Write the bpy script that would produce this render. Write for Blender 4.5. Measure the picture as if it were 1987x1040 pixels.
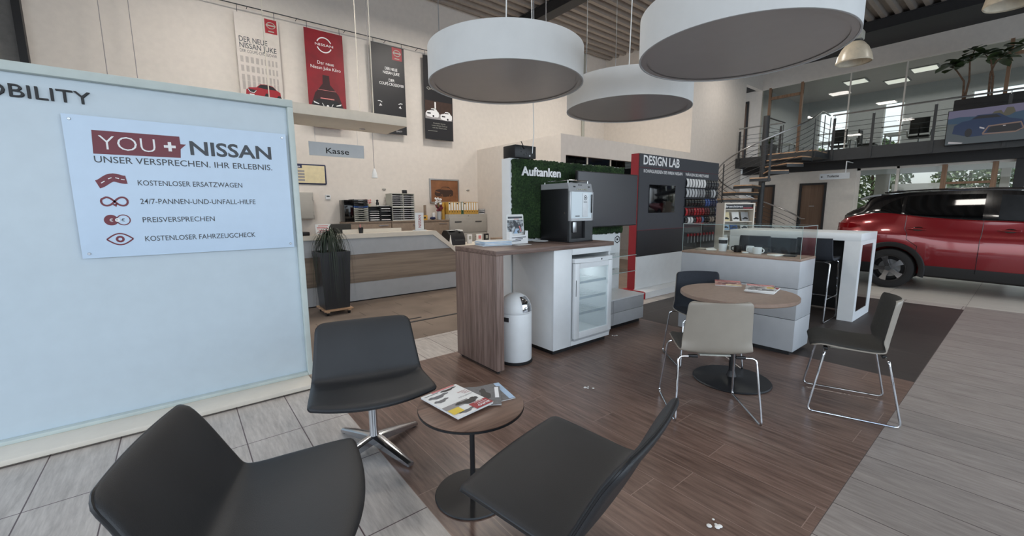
import bpy, bmesh, math, random
from mathutils import Vector, Matrix

random.seed(7)
PI = math.pi
for _o in list(bpy.data.objects):
    bpy.data.objects.remove(_o)
SC = bpy.context.scene
COL = SC.collection

# ------------------------------------------------------------------ camera
cam_d = bpy.data.cameras.new('camera')
cam_d.sensor_fit = 'HORIZONTAL'
cam_d.sensor_width = 36.0
cam_d.lens = 804.49 / 1987 * 36.0
cam_d.clip_start = 0.05
cam_d.clip_end = 200
cam = bpy.data.objects.new('camera', cam_d)
COL.objects.link(cam)
_yaw, _pit, _roll = 0.896380437, 0.142482169, -0.00653638852
_f = Vector((math.cos(_yaw) * math.cos(_pit), math.sin(_yaw) * math.cos(_pit), -math.sin(_pit)))
_r = _f.cross(Vector((0, 0, 1))).normalized()
_u = _r.cross(_f)
_r2 = _r * math.cos(_roll) + _u * math.sin(_roll)
_u2 = _u * math.cos(_roll) - _r * math.sin(_roll)
cam.matrix_world = Matrix(((_r2.x, _u2.x, -_f.x, 0), (_r2.y, _u2.y, -_f.y, 0), (_r2.z, _u2.z, -_f.z, 1.42), (0, 0, 0, 1)))
SC.camera = cam

# ------------------------------------------------------------------ view, sky, daylight
SC.view_settings.view_transform = 'Standard'
SC.view_settings.look = 'None'
SC.view_settings.exposure = -0.12
SC.view_settings.gamma = 1.0
SC.view_settings.use_curve_mapping = False

W = bpy.data.worlds.new('sky')
SC.world = W
W.use_nodes = True
_nt = W.node_tree
_nt.nodes.clear()
_out = _nt.nodes.new('ShaderNodeOutputWorld')
_bg = _nt.nodes.new('ShaderNodeBackground')
_tc = _nt.nodes.new('ShaderNodeTexCoord')
_sx = _nt.nodes.new('ShaderNodeSeparateXYZ')
_rp = _nt.nodes.new('ShaderNodeValToRGB')
_rp.color_ramp.elements[0].position = 0.0
_rp.color_ramp.elements[0].color = (0.30, 0.31, 0.30, 1)
_rp.color_ramp.elements[1].position = 0.5
_rp.color_ramp.elements[1].color = (0.42, 0.60, 0.88, 1)
_e = _rp.color_ramp.elements.new(0.22)
_e.color = (0.78, 0.86, 0.95, 1)
_nt.links.new(_tc.outputs['Generated'], _sx.inputs[0])
_nt.links.new(_sx.outputs['Z'], _rp.inputs[0])
_nt.links.new(_rp.outputs[0], _bg.inputs['Color'])
_bg.inputs['Strength'].default_value = 2.6
_nt.links.new(_bg.outputs[0], _out.inputs['Surface'])


def area(name, loc, target, sx, sy, power, rgb):
    d = bpy.data.lights.new(name, 'AREA')
    d.shape = 'RECTANGLE'
    d.size = sx
    d.size_y = sy
    d.energy = power
    d.color = rgb
    o = bpy.data.objects.new(name, d)
    COL.objects.link(o)
    o.location = loc
    o.rotation_euler = (Vector(target) - Vector(loc)).to_track_quat('-Z', 'Y').to_euler()
    return o


# daylight through the glazed front (y = -5.6) and the glazed side (x = -4.6), behind the viewer
area('daylight_front_window', (5.0, -5.4, 2.6), (5.0, 10, 1.6), 17.0, 3.8, 390, (0.74, 0.87, 1.0))
area('daylight_side_window', (-4.4, 1.2, 2.6), (10, 2.5, 1.4), 9.0, 3.6, 120, (0.85, 0.92, 1.0))
# warm high-bay light over the counter, plus unseen fill lamps added across the hall
for _x, _y, _p in ((1.0, 7.4, 95), (5.0, 7.4, 95), (9.3, 7.6, 62), (0.2, 3.6, 44), (4.6, 4.6, 52), (10.0, 4.4, 50), (13.4, 5.2, 32), (2.0, 0.2, 38), (6.4, 1.0, 32), (11.5, 0.2, 18)):
    area('highbay_fill', (_x, _y, 5.75), (_x, _y, 0), 0.6, 0.6, _p, (1.0, 0.94, 0.87))
# ceiling lights in the offices behind the glass
area('office_glow', (19.0, 2.0, 5.3), (19.0, 2.0, 3.0), 3.0, 8.0, 80, (1.0, 0.97, 0.92))
area('office_glow', (18.0, 0.5, 2.45), (18.0, 0.5, 0.0), 2.5, 5.0, 36, (1.0, 0.97, 0.92))


_sd = bpy.data.lights.new('sun', 'SUN')
_sd.energy = 3.0
_sd.angle = 0.01
_sd.color = (1.0, 0.95, 0.86)
_so = bpy.data.objects.new('sun', _sd)
COL.objects.link(_so)
_so.rotation_euler = Vector((-0.12, -0.62, -1.0)).to_track_quat('-Z', 'Y').to_euler()   # high, from behind the back wall: only reaches the outdoors


# ------------------------------------------------------------------ materials
def lin(c):
    return tuple(((v / 255) / 12.92 if v / 255 <= 0.04045 else ((v / 255 + 0.055) / 1.055) ** 2.4) for v in c)


class NT:
    """small node helper"""

    def __init__(self, name):
        self.m = bpy.data.materials.new(name)
        self.m.use_nodes = True
        self.t = self.m.node_tree
        self.b = self.t.nodes['Principled BSDF']
        self.o = self.t.nodes['Material Output']

    def n(self, typ, **kw):
        nd = self.t.nodes.new(typ)
        for k, v in kw.items():
            setattr(nd, k, v)
        return nd

    def l(self, a, b):
        self.t.links.new(a, b)

    def put(self, sock, v):
        if hasattr(v, 'is_output') or isinstance(v, bpy.types.NodeSocket):
            self.l(v, sock)
        else:
            sock.default_value = v

    def math(self, op, a, b=None, c=None):
        nd = self.n('ShaderNodeMath', operation=op)
        self.put(nd.inputs[0], a)
        if b is not None:
            self.put(nd.inputs[1], b)
        if c is not None:
            self.put(nd.inputs[2], c)
        return nd.outputs[0]

    def xyz(self, kind='Object'):
        tc = self.n('ShaderNodeTexCoord')
        s = self.n('ShaderNodeSeparateXYZ')
        self.l(tc.outputs[kind], s.inputs[0])
        return tc.outputs[kind], s.outputs[0], s.outputs[1], s.outputs[2]

    def noise(self, vec, scale, sx=1, sy=1, sz=1, detail=3, rough=0.55):
        mp = self.n('ShaderNodeMapping')
        self.l(vec, mp.inputs['Vector'])
        mp.inputs['Scale'].default_value = (sx, sy, sz)
        nd = self.n('ShaderNodeTexNoise')
        nd.inputs['Scale'].default_value = scale
        nd.inputs['Detail'].default_value = detail
        nd.inputs['Roughness'].default_value = rough
        self.l(mp.outputs[0], nd.inputs['Vector'])
        return nd.outputs['Fac']

    def ramp(self, fac, stops):
        nd = self.n('ShaderNodeValToRGB')
        el = nd.color_ramp.elements
        while len(el) < len(stops):
            el.new(0.5)
        for e, (p, c) in zip(el, stops):
            e.position = p
            e.color = (*lin(c), 1)
        self.l(fac, nd.inputs[0])
        return nd.outputs[0]

    def mix(self, fac, a, b, blend='MIX'):
        nd = self.n('ShaderNodeMix', data_type='RGBA', blend_type=blend)
        self.put(nd.inputs[0], fac)
        self.put(nd.inputs[6], a)
        self.put(nd.inputs[7], b)
        return nd.outputs[2]

    def bump(self, h, strength=0.2, dist=0.01):
        nd = self.n('ShaderNodeBump')
        nd.inputs['Strength'].default_value = strength
        nd.inputs['Distance'].default_value = dist
        self.l(h, nd.inputs['Height'])
        self.l(nd.outputs[0], self.b.inputs['Normal'])

    def col(self, c):
        self.l(c, self.b.inputs['Base Color'])

    def grid(self, x, y, px, ox, py, oy, w):
        """1 on the joint lines of a grid with pitch px, py"""
        fx = self.math('FRACT', self.math('DIVIDE', self.math('SUBTRACT', x, ox - w / 2), px))
        fy = self.math('FRACT', self.math('DIVIDE', self.math('SUBTRACT', y, oy - w / 2), py))
        return self.math('MAXIMUM', self.math('LESS_THAN', fx, w / px), self.math('LESS_THAN', fy, w / py))


def mat(name, rgb, rough=0.5, metal=0.0, spec=0.5, coat=0.0, var=0.06, vs=9.0, bump=0.0, bs=120.0, emit=None, es=0.0):
    n = NT(name)
    b = n.b
    b.inputs['Roughness'].default_value = rough
    b.inputs['Metallic'].default_value = metal
    b.inputs['Specular IOR Level'].default_value = spec
    b.inputs['Coat Weight'].default_value = coat
    if var > 0 or bump > 0:
        v, x, y, z = n.xyz()
    if var > 0:
        f = n.noise(v, vs)
        lo = tuple(c * (1 - var) for c in rgb)
        hi = tuple(min(255, c * (1 + var)) for c in rgb)
        n.col(n.ramp(f, ((0.3, lo), (0.7, hi))))
    else:
        b.inputs['Base Color'].default_value = (*lin(rgb), 1)
    if bump > 0:
        n.bump(n.noise(v, bs, detail=2), bump, 0.004)
    if emit:
        b.inputs['Emission Color'].default_value = (*lin(emit), 1)
        b.inputs['Emission Strength'].default_value = es
    return n.m


def glass_mat(name, tint=(235, 242, 240), refl=1.0, rough=0.02, opac=0.0):
    n = NT(name)
    n.t.nodes.remove(n.b)
    tr = n.n('ShaderNodeBsdfTransparent')
    tr.inputs['Color'].default_value = (*lin(tint), 1)
    gl = n.n('ShaderNodeBsdfGlossy')
    gl.inputs['Roughness'].default_value = rough
    gl.inputs['Color'].default_value = (refl, refl, refl, 1)
    fr = n.n('ShaderNodeFresnel')
    fr.inputs['IOR'].default_value = 1.45
    mx = n.n('ShaderNodeMixShader')
    ge = n.n('ShaderNodeNewGeometry')
    fac = n.math('MULTIPLY', fr.outputs[0], n.math('SUBTRACT', 1.0, ge.outputs['Backfacing']))
    if opac:
        fac = n.math('MAXIMUM', fac, opac)
    n.l(fac, mx.inputs[0])
    n.l(tr.outputs[0], mx.inputs[1])
    n.l(gl.outputs[0], mx.inputs[2])
    n.l(mx.outputs[0], n.o.inputs['Surface'])
    return n.m


M = {}


def tile_mat(name, dark, light, px, ox, py, oy, joint, rough, jw=0.006):
    n = NT(name)
    v, x, y, z = n.xyz()
    f = n.noise(v, 3.0, 9.0, 1.1, 1, 5, 0.7)
    f2 = n.noise(v, 30.0, 2.2, 0.25, 1, 3, 0.6)
    fm = n.math('ADD', n.math('MULTIPLY', f, 0.6), n.math('MULTIPLY', f2, 0.4))
    c = n.ramp(fm, ((0.34, dark), (0.62, light)))
    # tone differs a little from tile to tile
    ix = n.math('FLOOR', n.math('DIVIDE', n.math('SUBTRACT', x, ox), px))
    iy = n.math('FLOOR', n.math('DIVIDE', n.math('SUBTRACT', y, oy), py))
    wn = n.n('ShaderNodeTexWhiteNoise', noise_dimensions='2D')
    cb = n.n('ShaderNodeCombineXYZ')
    n.l(ix, cb.inputs[0])
    n.l(iy, cb.inputs[1])
    n.l(cb.outputs[0], wn.inputs['Vector'])
    tone = n.math('MULTIPLY_ADD', wn.outputs[0], 0.14, 0.93)
    hsv = n.n('ShaderNodeHueSaturation')
    n.l(c, hsv.inputs['Color'])
    n.l(tone, hsv.inputs['Value'])
    g = n.grid(x, y, px, ox, py, oy, jw)
    n.col(n.mix(g, hsv.outputs[0], (*lin(joint), 1)))
    n.b.inputs['Roughness'].default_value = rough
    n.b.inputs['Specular IOR Level'].default_value = 0.5
    n.bump(n.math('SUBTRACT', 1.0, g), 0.25, 0.002)
    return n.m


def plank_mat(name, dark, light, joint, pw, ox, pl, rough, jw=0.0035):
    n = NT(name)
    v, x, y, z = n.xyz()
    row = n.math('FLOOR', n.math('DIVIDE', n.math('SUBTRACT', x, ox), pw))
    wn = n.n('ShaderNodeTexWhiteNoise', noise_dimensions='1D')
    n.l(row, wn.inputs['W'])
    ysh = n.math('ADD', y, n.math('MULTIPLY', wn.outputs[0], pl))
    g = n.grid(x, ysh, pw, ox, pl, 0.0, jw)
    iy = n.math('FLOOR', n.math('DIVIDE', ysh, pl))
    wn2 = n.n('ShaderNodeTexWhiteNoise', noise_dimensions='2D')
    cb = n.n('ShaderNodeCombineXYZ')
    n.l(row, cb.inputs[0])
    n.l(iy, cb.inputs[1])
    n.l(cb.outputs[0], wn2.inputs['Vector'])
    off = n.n('ShaderNodeVectorMath', operation='ADD')
    n.l(v, off.inputs[0])
    n.l(wn2.outputs['Color'], off.inputs[1])
    f = n.noise(off.outputs[0], 4.0, 11.0, 0.9, 1, 5, 0.65)
    c = n.ramp(f, ((0.3, dark), (0.66, light)))
    hsv = n.n('ShaderNodeHueSaturation')
    n.l(c, hsv.inputs['Color'])
    n.l(n.math('MULTIPLY_ADD', wn2.outputs[0], 0.18, 0.91), hsv.inputs['Value'])
    n.col(n.mix(g, hsv.outputs[0], (*lin(joint), 1)))
    n.b.inputs['Roughness'].default_value = rough
    n.b.inputs['Specular IOR Level'].default_value = 0.5
    n.bump(n.math('SUBTRACT', 1.0, g), 0.2, 0.002)
    return n.m


def grain_mat(name, dark, light, axis, rough=0.45, fine=26.0):
    """straight wood grain along axis ('x','y','z')"""
    n = NT(name)
    v, x, y, z = n.xyz()
    s = {'x': (0.05, 1, 1), 'y': (1, 0.05, 1), 'z': (1, 1, 0.03)}[axis]
    f = n.noise(v, fine, *s, 4, 0.6)
    f2 = n.noise(v, fine * 4, *s, 2, 0.5)
    c = n.ramp(n.math('ADD', n.math('MULTIPLY', f, 0.65), n.math('MULTIPLY', f2, 0.35)), ((0.36, dark), (0.62, light)))
    n.col(c)
    n.b.inputs['Roughness'].default_value = rough
    return n.m


M['floor_tile'] = tile_mat('light_grey_floor_tile', (160, 152, 145), (196, 188, 180), 0.3066, 0.5112, 0.594, 2.864, (88, 72, 72), 0.42)
M['floor_tile_right'] = tile_mat('grey_brown_floor_tile', (130, 121, 115), (160, 151, 144), 0.3066, 0.5112, 2.376, 0.462, (84, 74, 72), 0.45)
M['floor_pale'] = tile_mat('pale_floor_tile', (186, 180, 170), (206, 200, 190), 0.92, 0.5112, 0.9, 0.462, (140, 132, 124), 0.35)
M['floor_wood'] = plank_mat('dark_brown_plank_tile', (86, 66, 57), (128, 104, 92), (146, 124, 112), 0.2066, 2.047, 1.2, 0.33)
M['floor_dark'] = tile_mat('anthracite_floor_tile', (48, 43, 41), (62, 56, 53), 0.9, 4.55, 0.9, 0.462, (80, 75, 72), 0.5)
M['wall'] = mat('cream_wall_plaster', (222, 214, 205), 0.85, var=0.015, bump=0.12, bs=90)
M['wall_white'] = mat('white_wall_plaster', (220, 214, 206), 0.85, var=0.015, bump=0.08, bs=90)
M['white'] = mat('white_lacquer', (226, 229, 230), 0.35, var=0.01)
M['white_matt'] = mat('matt_white_board', (214, 214, 210), 0.6, var=0.015)
M['offwhite'] = mat('cream_lacquer', (222, 214, 200), 0.45, var=0.015)
M['paper'] = mat('white_paper', (235, 234, 230), 0.7, var=0.02)
M['greypanel'] = mat('light_grey_laminate', (176, 179, 182), 0.35, var=0.015)
M['sign_grey'] = mat('pale_grey_sign', (206, 212, 217), 0.35, var=0.01)
M['frame_grey'] = mat('grey_green_frame', (196, 206, 202), 0.45, var=0.02)
M['board'] = mat('glossy_white_board', (196, 209, 217), 0.28, var=0.01)
M['poster'] = mat('poster_sheet', (194, 214, 234), 0.22, var=0.008)
M['bordeaux'] = mat('bordeaux_print', (112, 34, 48), 0.4, var=0.02)
M['darkgrey_print'] = mat('dark_grey_print', (62, 66, 72), 0.45, var=0.0)
M['white_print'] = mat('white_print', (238, 238, 238), 0.45, var=0.0)
M['black_print'] = mat('black_print', (22, 21, 25), 0.45, var=0.0)
M['banner_red'] = mat('crimson_banner', (132, 18, 32), 0.45, var=0.12, vs=2)
M['silver'] = mat('silver_plastic', (176, 178, 180), 0.32, 0.35, var=0.02)
M['red_print'] = mat('red_print', (158, 24, 38), 0.45, var=0.03)
M['grey_print'] = mat('grey_print', (150, 146, 146), 0.5, var=0.05)
M['midgrey_print'] = mat('mid_grey_print', (104, 104, 106), 0.5, var=0.1, vs=40)
M['yellow_print'] = mat('yellow_print', (226, 196, 66), 0.5, var=0.03)
M['blue_print'] = mat('blue_print', (38, 78, 140), 0.5, var=0.05)
M['paleblue_print'] = mat('pale_blue_print', (168, 194, 220), 0.5, var=0.05)
M['pink_print'] = mat('pink_print', (214, 130, 128), 0.5, var=0.1, vs=60)
M['leather'] = mat('black_leather', (40, 41, 43), 0.48, var=0.06, vs=5, bump=0.25, bs=420)
M['alu'] = mat('polished_aluminium', (196, 198, 202), 0.2, 1.0, var=0.02)
M['chrome'] = mat('polished_chrome', (205, 207, 210), 0.08, 1.0, var=0.0)
M['brushed'] = mat('brushed_aluminium', (176, 178, 180), 0.3, 1.0, var=0.04)
M['black_metal'] = mat('black_powder_coat', (26, 26, 28), 0.45, var=0.05)
M['black_gloss'] = mat('black_gloss', (9, 9, 11), 0.08, var=0.0)
M['black_plastic'] = mat('black_plastic', (24, 24, 26), 0.4, var=0.05)
M['rubber'] = mat('black_rubber', (20, 20, 21), 0.75, var=0.08)
M['steel_dark'] = mat('anthracite_steel', (52, 54, 56), 0.45, var=0.05)
M['ceil'] = mat('trapezoid_sheet', (146, 137, 129), 0.6, var=0.03)
M['fascia'] = mat('dark_fascia', (38, 38, 40), 0.6, var=0.05)
M['walnut_table'] = grain_mat('walnut_laminate', (88, 66, 55), (128, 100, 84), 'x', 0.4, 16)
M['bar_wood'] = grain_mat('striped_bar_laminate', (94, 76, 68), (144, 122, 112), 'z', 0.5, 34)
M['bar_top'] = grain_mat('striped_bar_top', (92, 74, 66), (130, 108, 98), 'x', 0.5, 30)
M['counter_wood'] = grain_mat('greyed_oak_laminate', (118, 104, 92), (152, 136, 120), 'x', 0.45, 7)
M['table_top'] = mat('beige_brown_laminate', (150, 126, 110), 0.45, var=0.04, vs=30)
M['cab_wood'] = mat('beige_oak_laminate', (142, 124, 107), 0.5, var=0.05, vs=20)
M['tread'] = grain_mat('oak_tread', (170, 132, 100), (206, 170, 136), 'x', 0.5, 8)
M['door_wood'] = grain_mat('brown_door_veneer', (92, 70, 55), (114, 90, 72), 'z', 0.5, 5)
M['frame_wood'] = grain_mat('light_timber_frame', (122, 92, 70), (150, 118, 92), 'z', 0.5, 8)
M['shell_taupe'] = mat('taupe_plastic_shell', (152, 144, 132), 0.42, var=0.015)
M['fabric_dark'] = mat('dark_grey_upholstery', (54, 53, 50), 0.85, var=0.06, vs=60, bump=0.25, bs=500)
M['fabric_navy'] = mat('charcoal_upholstery', (34, 38, 46), 0.8, var=0.06, vs=60, bump=0.25, bs=500)
M['shade'] = mat('white_lamp_fabric', (208, 209, 208), 0.75, var=0.01, bump=0.08, bs=300)
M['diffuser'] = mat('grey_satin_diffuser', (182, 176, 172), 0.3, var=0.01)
M['moss'] = None
M['glass'] = glass_mat('clear_glass', (248, 250, 249))
M['glass_edge'] = mat('glass_edge', (170, 190, 186), 0.15, var=0.0)
M['glass_green'] = glass_mat('office_glass', (232, 234, 231), 1.0)
M['glass_dark'] = glass_mat('smoked_glass', (70, 72, 78), 1.0)
M['leaf'] = mat('dark_green_leaf', (58, 72, 44), 0.5, var=0.25, vs=6)
M['leaf_dark'] = mat('deep_green_leaf', (38, 50, 34), 0.5, var=0.25, vs=6)
M['stem'] = mat('brown_stem', (96, 74, 58), 0.8, var=0.2, vs=20)
M['soil'] = mat('potting_soil', (56, 44, 36), 0.95, var=0.3, vs=60, bump=0.6, bs=60)
M['car_red'] = mat('metallic_red_paint', (128, 12, 22), 0.2, 0.35, 0.6, coat=1.0, var=0.0)
M['car_black'] = mat('black_paint', (10, 10, 12), 0.15, 0.0, 0.6, coat=1.0, var=0.0)
M['car_glass'] = mat('privacy_glass', (6, 7, 8), 0.04, var=0.0)
M['cladding'] = mat('unpainted_cladding', (18, 18, 19), 0.6, var=0.04)
M['tail_red'] = mat('tail_lamp_red', (120, 10, 16), 0.1, var=0.0)
M['cream_print'] = mat('cream_print', (226, 212, 172), 0.6, var=0.03)
M['navy_print'] = mat('navy_print', (30, 40, 78), 0.5, var=0.0)
M['sepia'] = mat('sepia_print', (134, 88, 56), 0.5, var=0.12, vs=4)
M['sepia_dark'] = mat('dark_sepia_print', (58, 38, 28), 0.5, var=0.1)
M['gold'] = mat('ochre_card', (204, 160, 74), 0.6, var=0.04)
M['binder_green'] = mat('green_binder', (40, 88, 60), 0.5, var=0.04)
M['grey_tray'] = mat('grey_plastic_tray', (172, 172, 162), 0.5, var=0.02)
M['filing'] = mat('grey_metal_cabinet', (172, 168, 160), 0.45, var=0.015)
M['carpet'] = None


def carpet():
    n = NT('taupe_carpet_tiles')
    v, x, y, z = n.xyz()
    f = n.noise(v, 160, detail=2)
    f2 = n.noise(v, 1.6, detail=2)
    c = n.ramp(n.math('ADD', n.math('MULTIPLY', f, 0.5), n.math('MULTIPLY', f2, 0.5)), ((0.35, (110, 96, 85)), (0.65, (146, 130, 116))))
    row = n.math('FLOOR', n.math('DIVIDE', y, 0.25))
    xs = n.math('ADD', x, n.math('MULTIPLY', n.math('FRACT', n.math('MULTIPLY', row, 0.37)), 1.0))
    g = n.grid(xs, y, 1.0, 0.0, 40.0, -20.0, 0.012)
    n.col(n.mix(n.math('MULTIPLY', g, 0.55), c, (*lin((70, 60, 53)), 1)))
    n.b.inputs['Roughness'].default_value = 0.95
    n.bump(f, 0.4, 0.004)
    return n.m


M['carpet'] = carpet()


def mottled(name, stops, scale):
    n = NT(name)
    v, x, y, z = n.xyz()
    n.col(n.ramp(n.noise(v, scale, 1, 1.6, 1, 3, 0.6), stops))
    n.b.inputs['Roughness'].default_value = 0.35
    return n.m


M['cover_red'] = mottled('red_photo_cover', ((0.36, (70, 44, 44)), (0.46, (160, 62, 60)), (0.54, (206, 160, 138)), (0.64, (222, 206, 188))), 22)
M['cover_grey'] = mottled('grey_photo_cover', ((0.36, (46, 46, 48)), (0.47, (128, 124, 122)), (0.54, (226, 222, 218)), (0.70, (236, 234, 230))), 26)
M['cover_photo'] = mottled('black_and_white_photo', ((0.34, (40, 40, 42)), (0.48, (104, 106, 108)), (0.56, (150, 156, 160)), (0.66, (214, 218, 220))), 30)


def moss():
    n = NT('green_moss')
    v, x, y, z = n.xyz()
    f = n.noise(v, 55, detail=4, rough=0.7)
    f2 = n.noise(v, 7, detail=2)
    n.col(n.ramp(n.math('ADD', n.math('MULTIPLY', f, 0.7), n.math('MULTIPLY', f2, 0.3)), ((0.36, (16, 28, 14)), (0.5, (34, 58, 28)), (0.66, (66, 92, 48)))))
    n.b.inputs['Roughness'].default_value = 0.95
    n.bump(f, 0.9, 0.02)
    return n.m


M['moss'] = moss()


# ------------------------------------------------------------------ mesh helpers
class MB:
    def __init__(self):
        self.v = []
        self.f = []

    def add(self, vs, fs):
        o = len(self.v)
        self.v += [tuple(p) for p in vs]
        self.f += [tuple(i + o for i in f) for f in fs]
        return self

    def from_bm(self, bm, T=None):
        bm.verts.index_update()
        vs = [(T @ v.co) if T else v.co.copy() for v in bm.verts]
        fs = [[v.index for v in f.verts] for f in bm.faces]
        self.add(vs, fs)
        bm.free()
        return self

    def box(self, x0, x1, y0, y1, z0, z1, bev=0.0, T=None, seg=2):
        bm = bmesh.new()
        bmesh.ops.create_cube(bm, size=1.0)
        for v in bm.verts:
            v.co = Vector(((x0 + x1) / 2 + v.co.x * (x1 - x0), (y0 + y1) / 2 + v.co.y * (y1 - y0), (z0 + z1) / 2 + v.co.z * (z1 - z0)))
        if bev > 0:
            bmesh.ops.bevel(bm, geom=list(bm.edges), offset=bev, segments=seg, affect='EDGES', profile=0.5)
        return self.from_bm(bm, T)

    def cyl(self, c, r0, r1, z0, z1, seg=24, T=None, cap=True):
        vs, fs = [], []
        for z, r in ((z0, r0), (z1, r1)):
            for i in range(seg):
                a = 2 * PI * i / seg
                p = Vector((c[0] + r * math.cos(a), c[1] + r * math.sin(a), z))
                vs.append(T @ p if T else p)
        for i in range(seg):
            j = (i + 1) % seg
            fs.append((i, j, seg + j, seg + i))
        if cap:
            fs.append(tuple(range(seg - 1, -1, -1)))
            fs.append(tuple(range(seg, 2 * seg)))
        return self.add(vs, fs)

    def lathe(self, c, prof, seg=32, T=None, cap=True):
        vs, fs = [], []
        for r, z in prof:
            for i in range(seg):
                a = 2 * PI * i / seg
                p = Vector((c[0] + r * math.cos(a), c[1] + r * math.sin(a), z))
                vs.append(T @ p if T else p)
        n = len(prof)
        for k in range(n - 1):
            for i in range(seg):
                j = (i + 1) % seg
                fs.append((k * seg + i, k * seg + j, (k + 1) * seg + j, (k + 1) * seg + i))
        if cap:
            fs.append(tuple(range(seg - 1, -1, -1)))
            fs.append(tuple((n - 1) * seg + i for i in range(seg)))
        return self.add(vs, fs)

    def tube(self, pts, r, seg=8, closed=False):
        pts = [Vector(p) for p in pts]
        n = len(pts)
        rs = r if isinstance(r, (list, tuple)) else [r] * n
        vs, fs = [], []
        prev = None
        for i, p in enumerate(pts):
            if closed:
                t = (pts[(i + 1) % n] - pts[i - 1]).normalized()
            else:
                t = (pts[min(i + 1, n - 1)] - pts[max(i - 1, 0)]).normalized()
            if prev is None:
                a = Vector((0, 0, 1)) if abs(t.z) < 0.9 else Vector((1, 0, 0))
                u = t.cross(a).normalized()
            else:
                u = (prev - t * prev.dot(t)).normalized()
            prev = u
            w = t.cross(u)
            for k in range(seg):
                a = 2 * PI * k / seg
                vs.append(p + (u * math.cos(a) + w * math.sin(a)) * rs[i])
        m = n if closed else n - 1
        for i in range(m):
            for k in range(seg):
                k2 = (k + 1) % seg
                i2 = (i + 1) % n
                fs.append((i * seg + k, i * seg + k2, i2 * seg + k2, i2 * seg + k))
        if not closed:
            fs.append(tuple(range(seg - 1, -1, -1)))
            fs.append(tuple((n - 1) * seg + k for k in range(seg)))
        return self.add(vs, fs)

    def prism(self, poly, fn, d0, d1):
        """poly: list of 2D points; fn(u, v, d) -> 3D point"""
        n = len(poly)
        vs = [fn(u, v, d0) for u, v in poly] + [fn(u, v, d1) for u, v in poly]
        fs = [tuple(range(n - 1, -1, -1)), tuple(range(n, 2 * n))]
        for i in range(n):
            j = (i + 1) % n
            fs.append((i, j, n + j, n + i))
        return self.add(vs, fs)

    def grid(self, rows):
        """rows of points -> quad surface"""
        n, m = len(rows), len(rows[0])
        vs = [p for r in rows for p in r]
        fs = []
        for i in range(n - 1):
            for j in range(m - 1):
                fs.append((i * m + j, i * m + j + 1, (i + 1) * m + j + 1, (i + 1) * m + j))
        return self.add(vs, fs)

    def slab(self, rows_a, rows_b):
        """closed solid between two point grids of the same size"""
        n, m = len(rows_a), len(rows_a[0])
        o = len(self.v)
        self.grid(rows_a)
        b = len(self.v)
        self.add([p for r in rows_b for p in r], [])
        for i in range(n - 1):
            for j in range(m - 1):
                self.f.append((b + i * m + j, b + (i + 1) * m + j, b + (i + 1) * m + j + 1, b + i * m + j + 1))
        rim = [(0, j) for j in range(m)] + [(i, m - 1) for i in range(1, n)] + [(n - 1, j) for j in range(m - 2, -1, -1)] + [(i, 0) for i in range(n - 2, 0, -1)]
        k = len(rim)
        for q in range(k):
            (i0, j0), (i1, j1) = rim[q], rim[(q + 1) % k]
            self.f.append((o + i1 * m + j1, o + i0 * m + j0, b + i0 * m + j0, b + i1 * m + j1))
        return self

    def sphere(self, c, r, seg=16, rings=10, sc=(1, 1, 1), T=None):
        bm = bmesh.new()
        bmesh.ops.create_uvsphere(bm, u_segments=seg, v_segments=rings, radius=r)
        for v in bm.verts:
            v.co = Vector((c[0] + v.co.x * sc[0], c[1] + v.co.y * sc[1], c[2] + v.co.z * sc[2]))
        return self.from_bm(bm, T)


WM = {}


def wm(o):
    return WM.get(o.name, Matrix.Identity(4)) if o else Matrix.Identity(4)


def obj(name, mb, m, parent=None, smooth=True, ang=35, local=False, fix=True):
    """link mb as ONE mesh object; coordinates are world unless local"""
    vs = mb.v
    if parent is not None:
        P = wm(parent)
        if not local:
            Pi = P.inverted()
            vs = [Pi @ Vector(v) for v in vs]
        off = None
    else:
        xs = [v[0] for v in vs]
        ys = [v[1] for v in vs]
        zs = [v[2] for v in vs]
        off = Vector(((min(xs) + max(xs)) / 2, (min(ys) + max(ys)) / 2, min(zs)))
        vs = [Vector(v) - off for v in vs]
    me = bpy.data.meshes.new(name)
    me.from_pydata([tuple(v) for v in vs], [], mb.f)
    if fix:
        bm = bmesh.new()
        bm.from_mesh(me)
        bmesh.ops.recalc_face_normals(bm, faces=bm.faces)
        bm.to_mesh(me)
        bm.free()
    me.materials.append(m)
    if smooth:
        for p in me.polygons:
            p.use_smooth = True
        me.set_sharp_from_angle(angle=math.radians(ang))
    me.update()
    o = bpy.data.objects.new(name, me)
    COL.objects.link(o)
    if parent is not None:
        o.parent = parent
        WM[o.name] = P
    else:
        o.location = off
        WM[o.name] = Matrix.Translation(off)
    return o


def tag(o, label, cat, group=None, kind=None):
    o['label'] = label
    o['category'] = cat
    if group:
        o['group'] = group
    if kind:
        o['kind'] = kind
    return o


def thing(name, label, cat, loc=(0, 0, 0), rz=0.0, group=None):
    o = bpy.data.objects.new(name, None)
    o.empty_display_size = 0.1
    COL.objects.link(o)
    o.location = loc
    o.rotation_euler = (0, 0, rz)
    WM[o.name] = Matrix.Translation(Vector(loc)) @ Matrix.Rotation(rz, 4, 'Z')
    return tag(o, label, cat, group)


def struct(name, mb, m, parent=None, smooth=False):
    o = obj(name, mb, m, parent, smooth)
    if parent is None:
        o['kind'] = 'structure'
    return o


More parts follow.
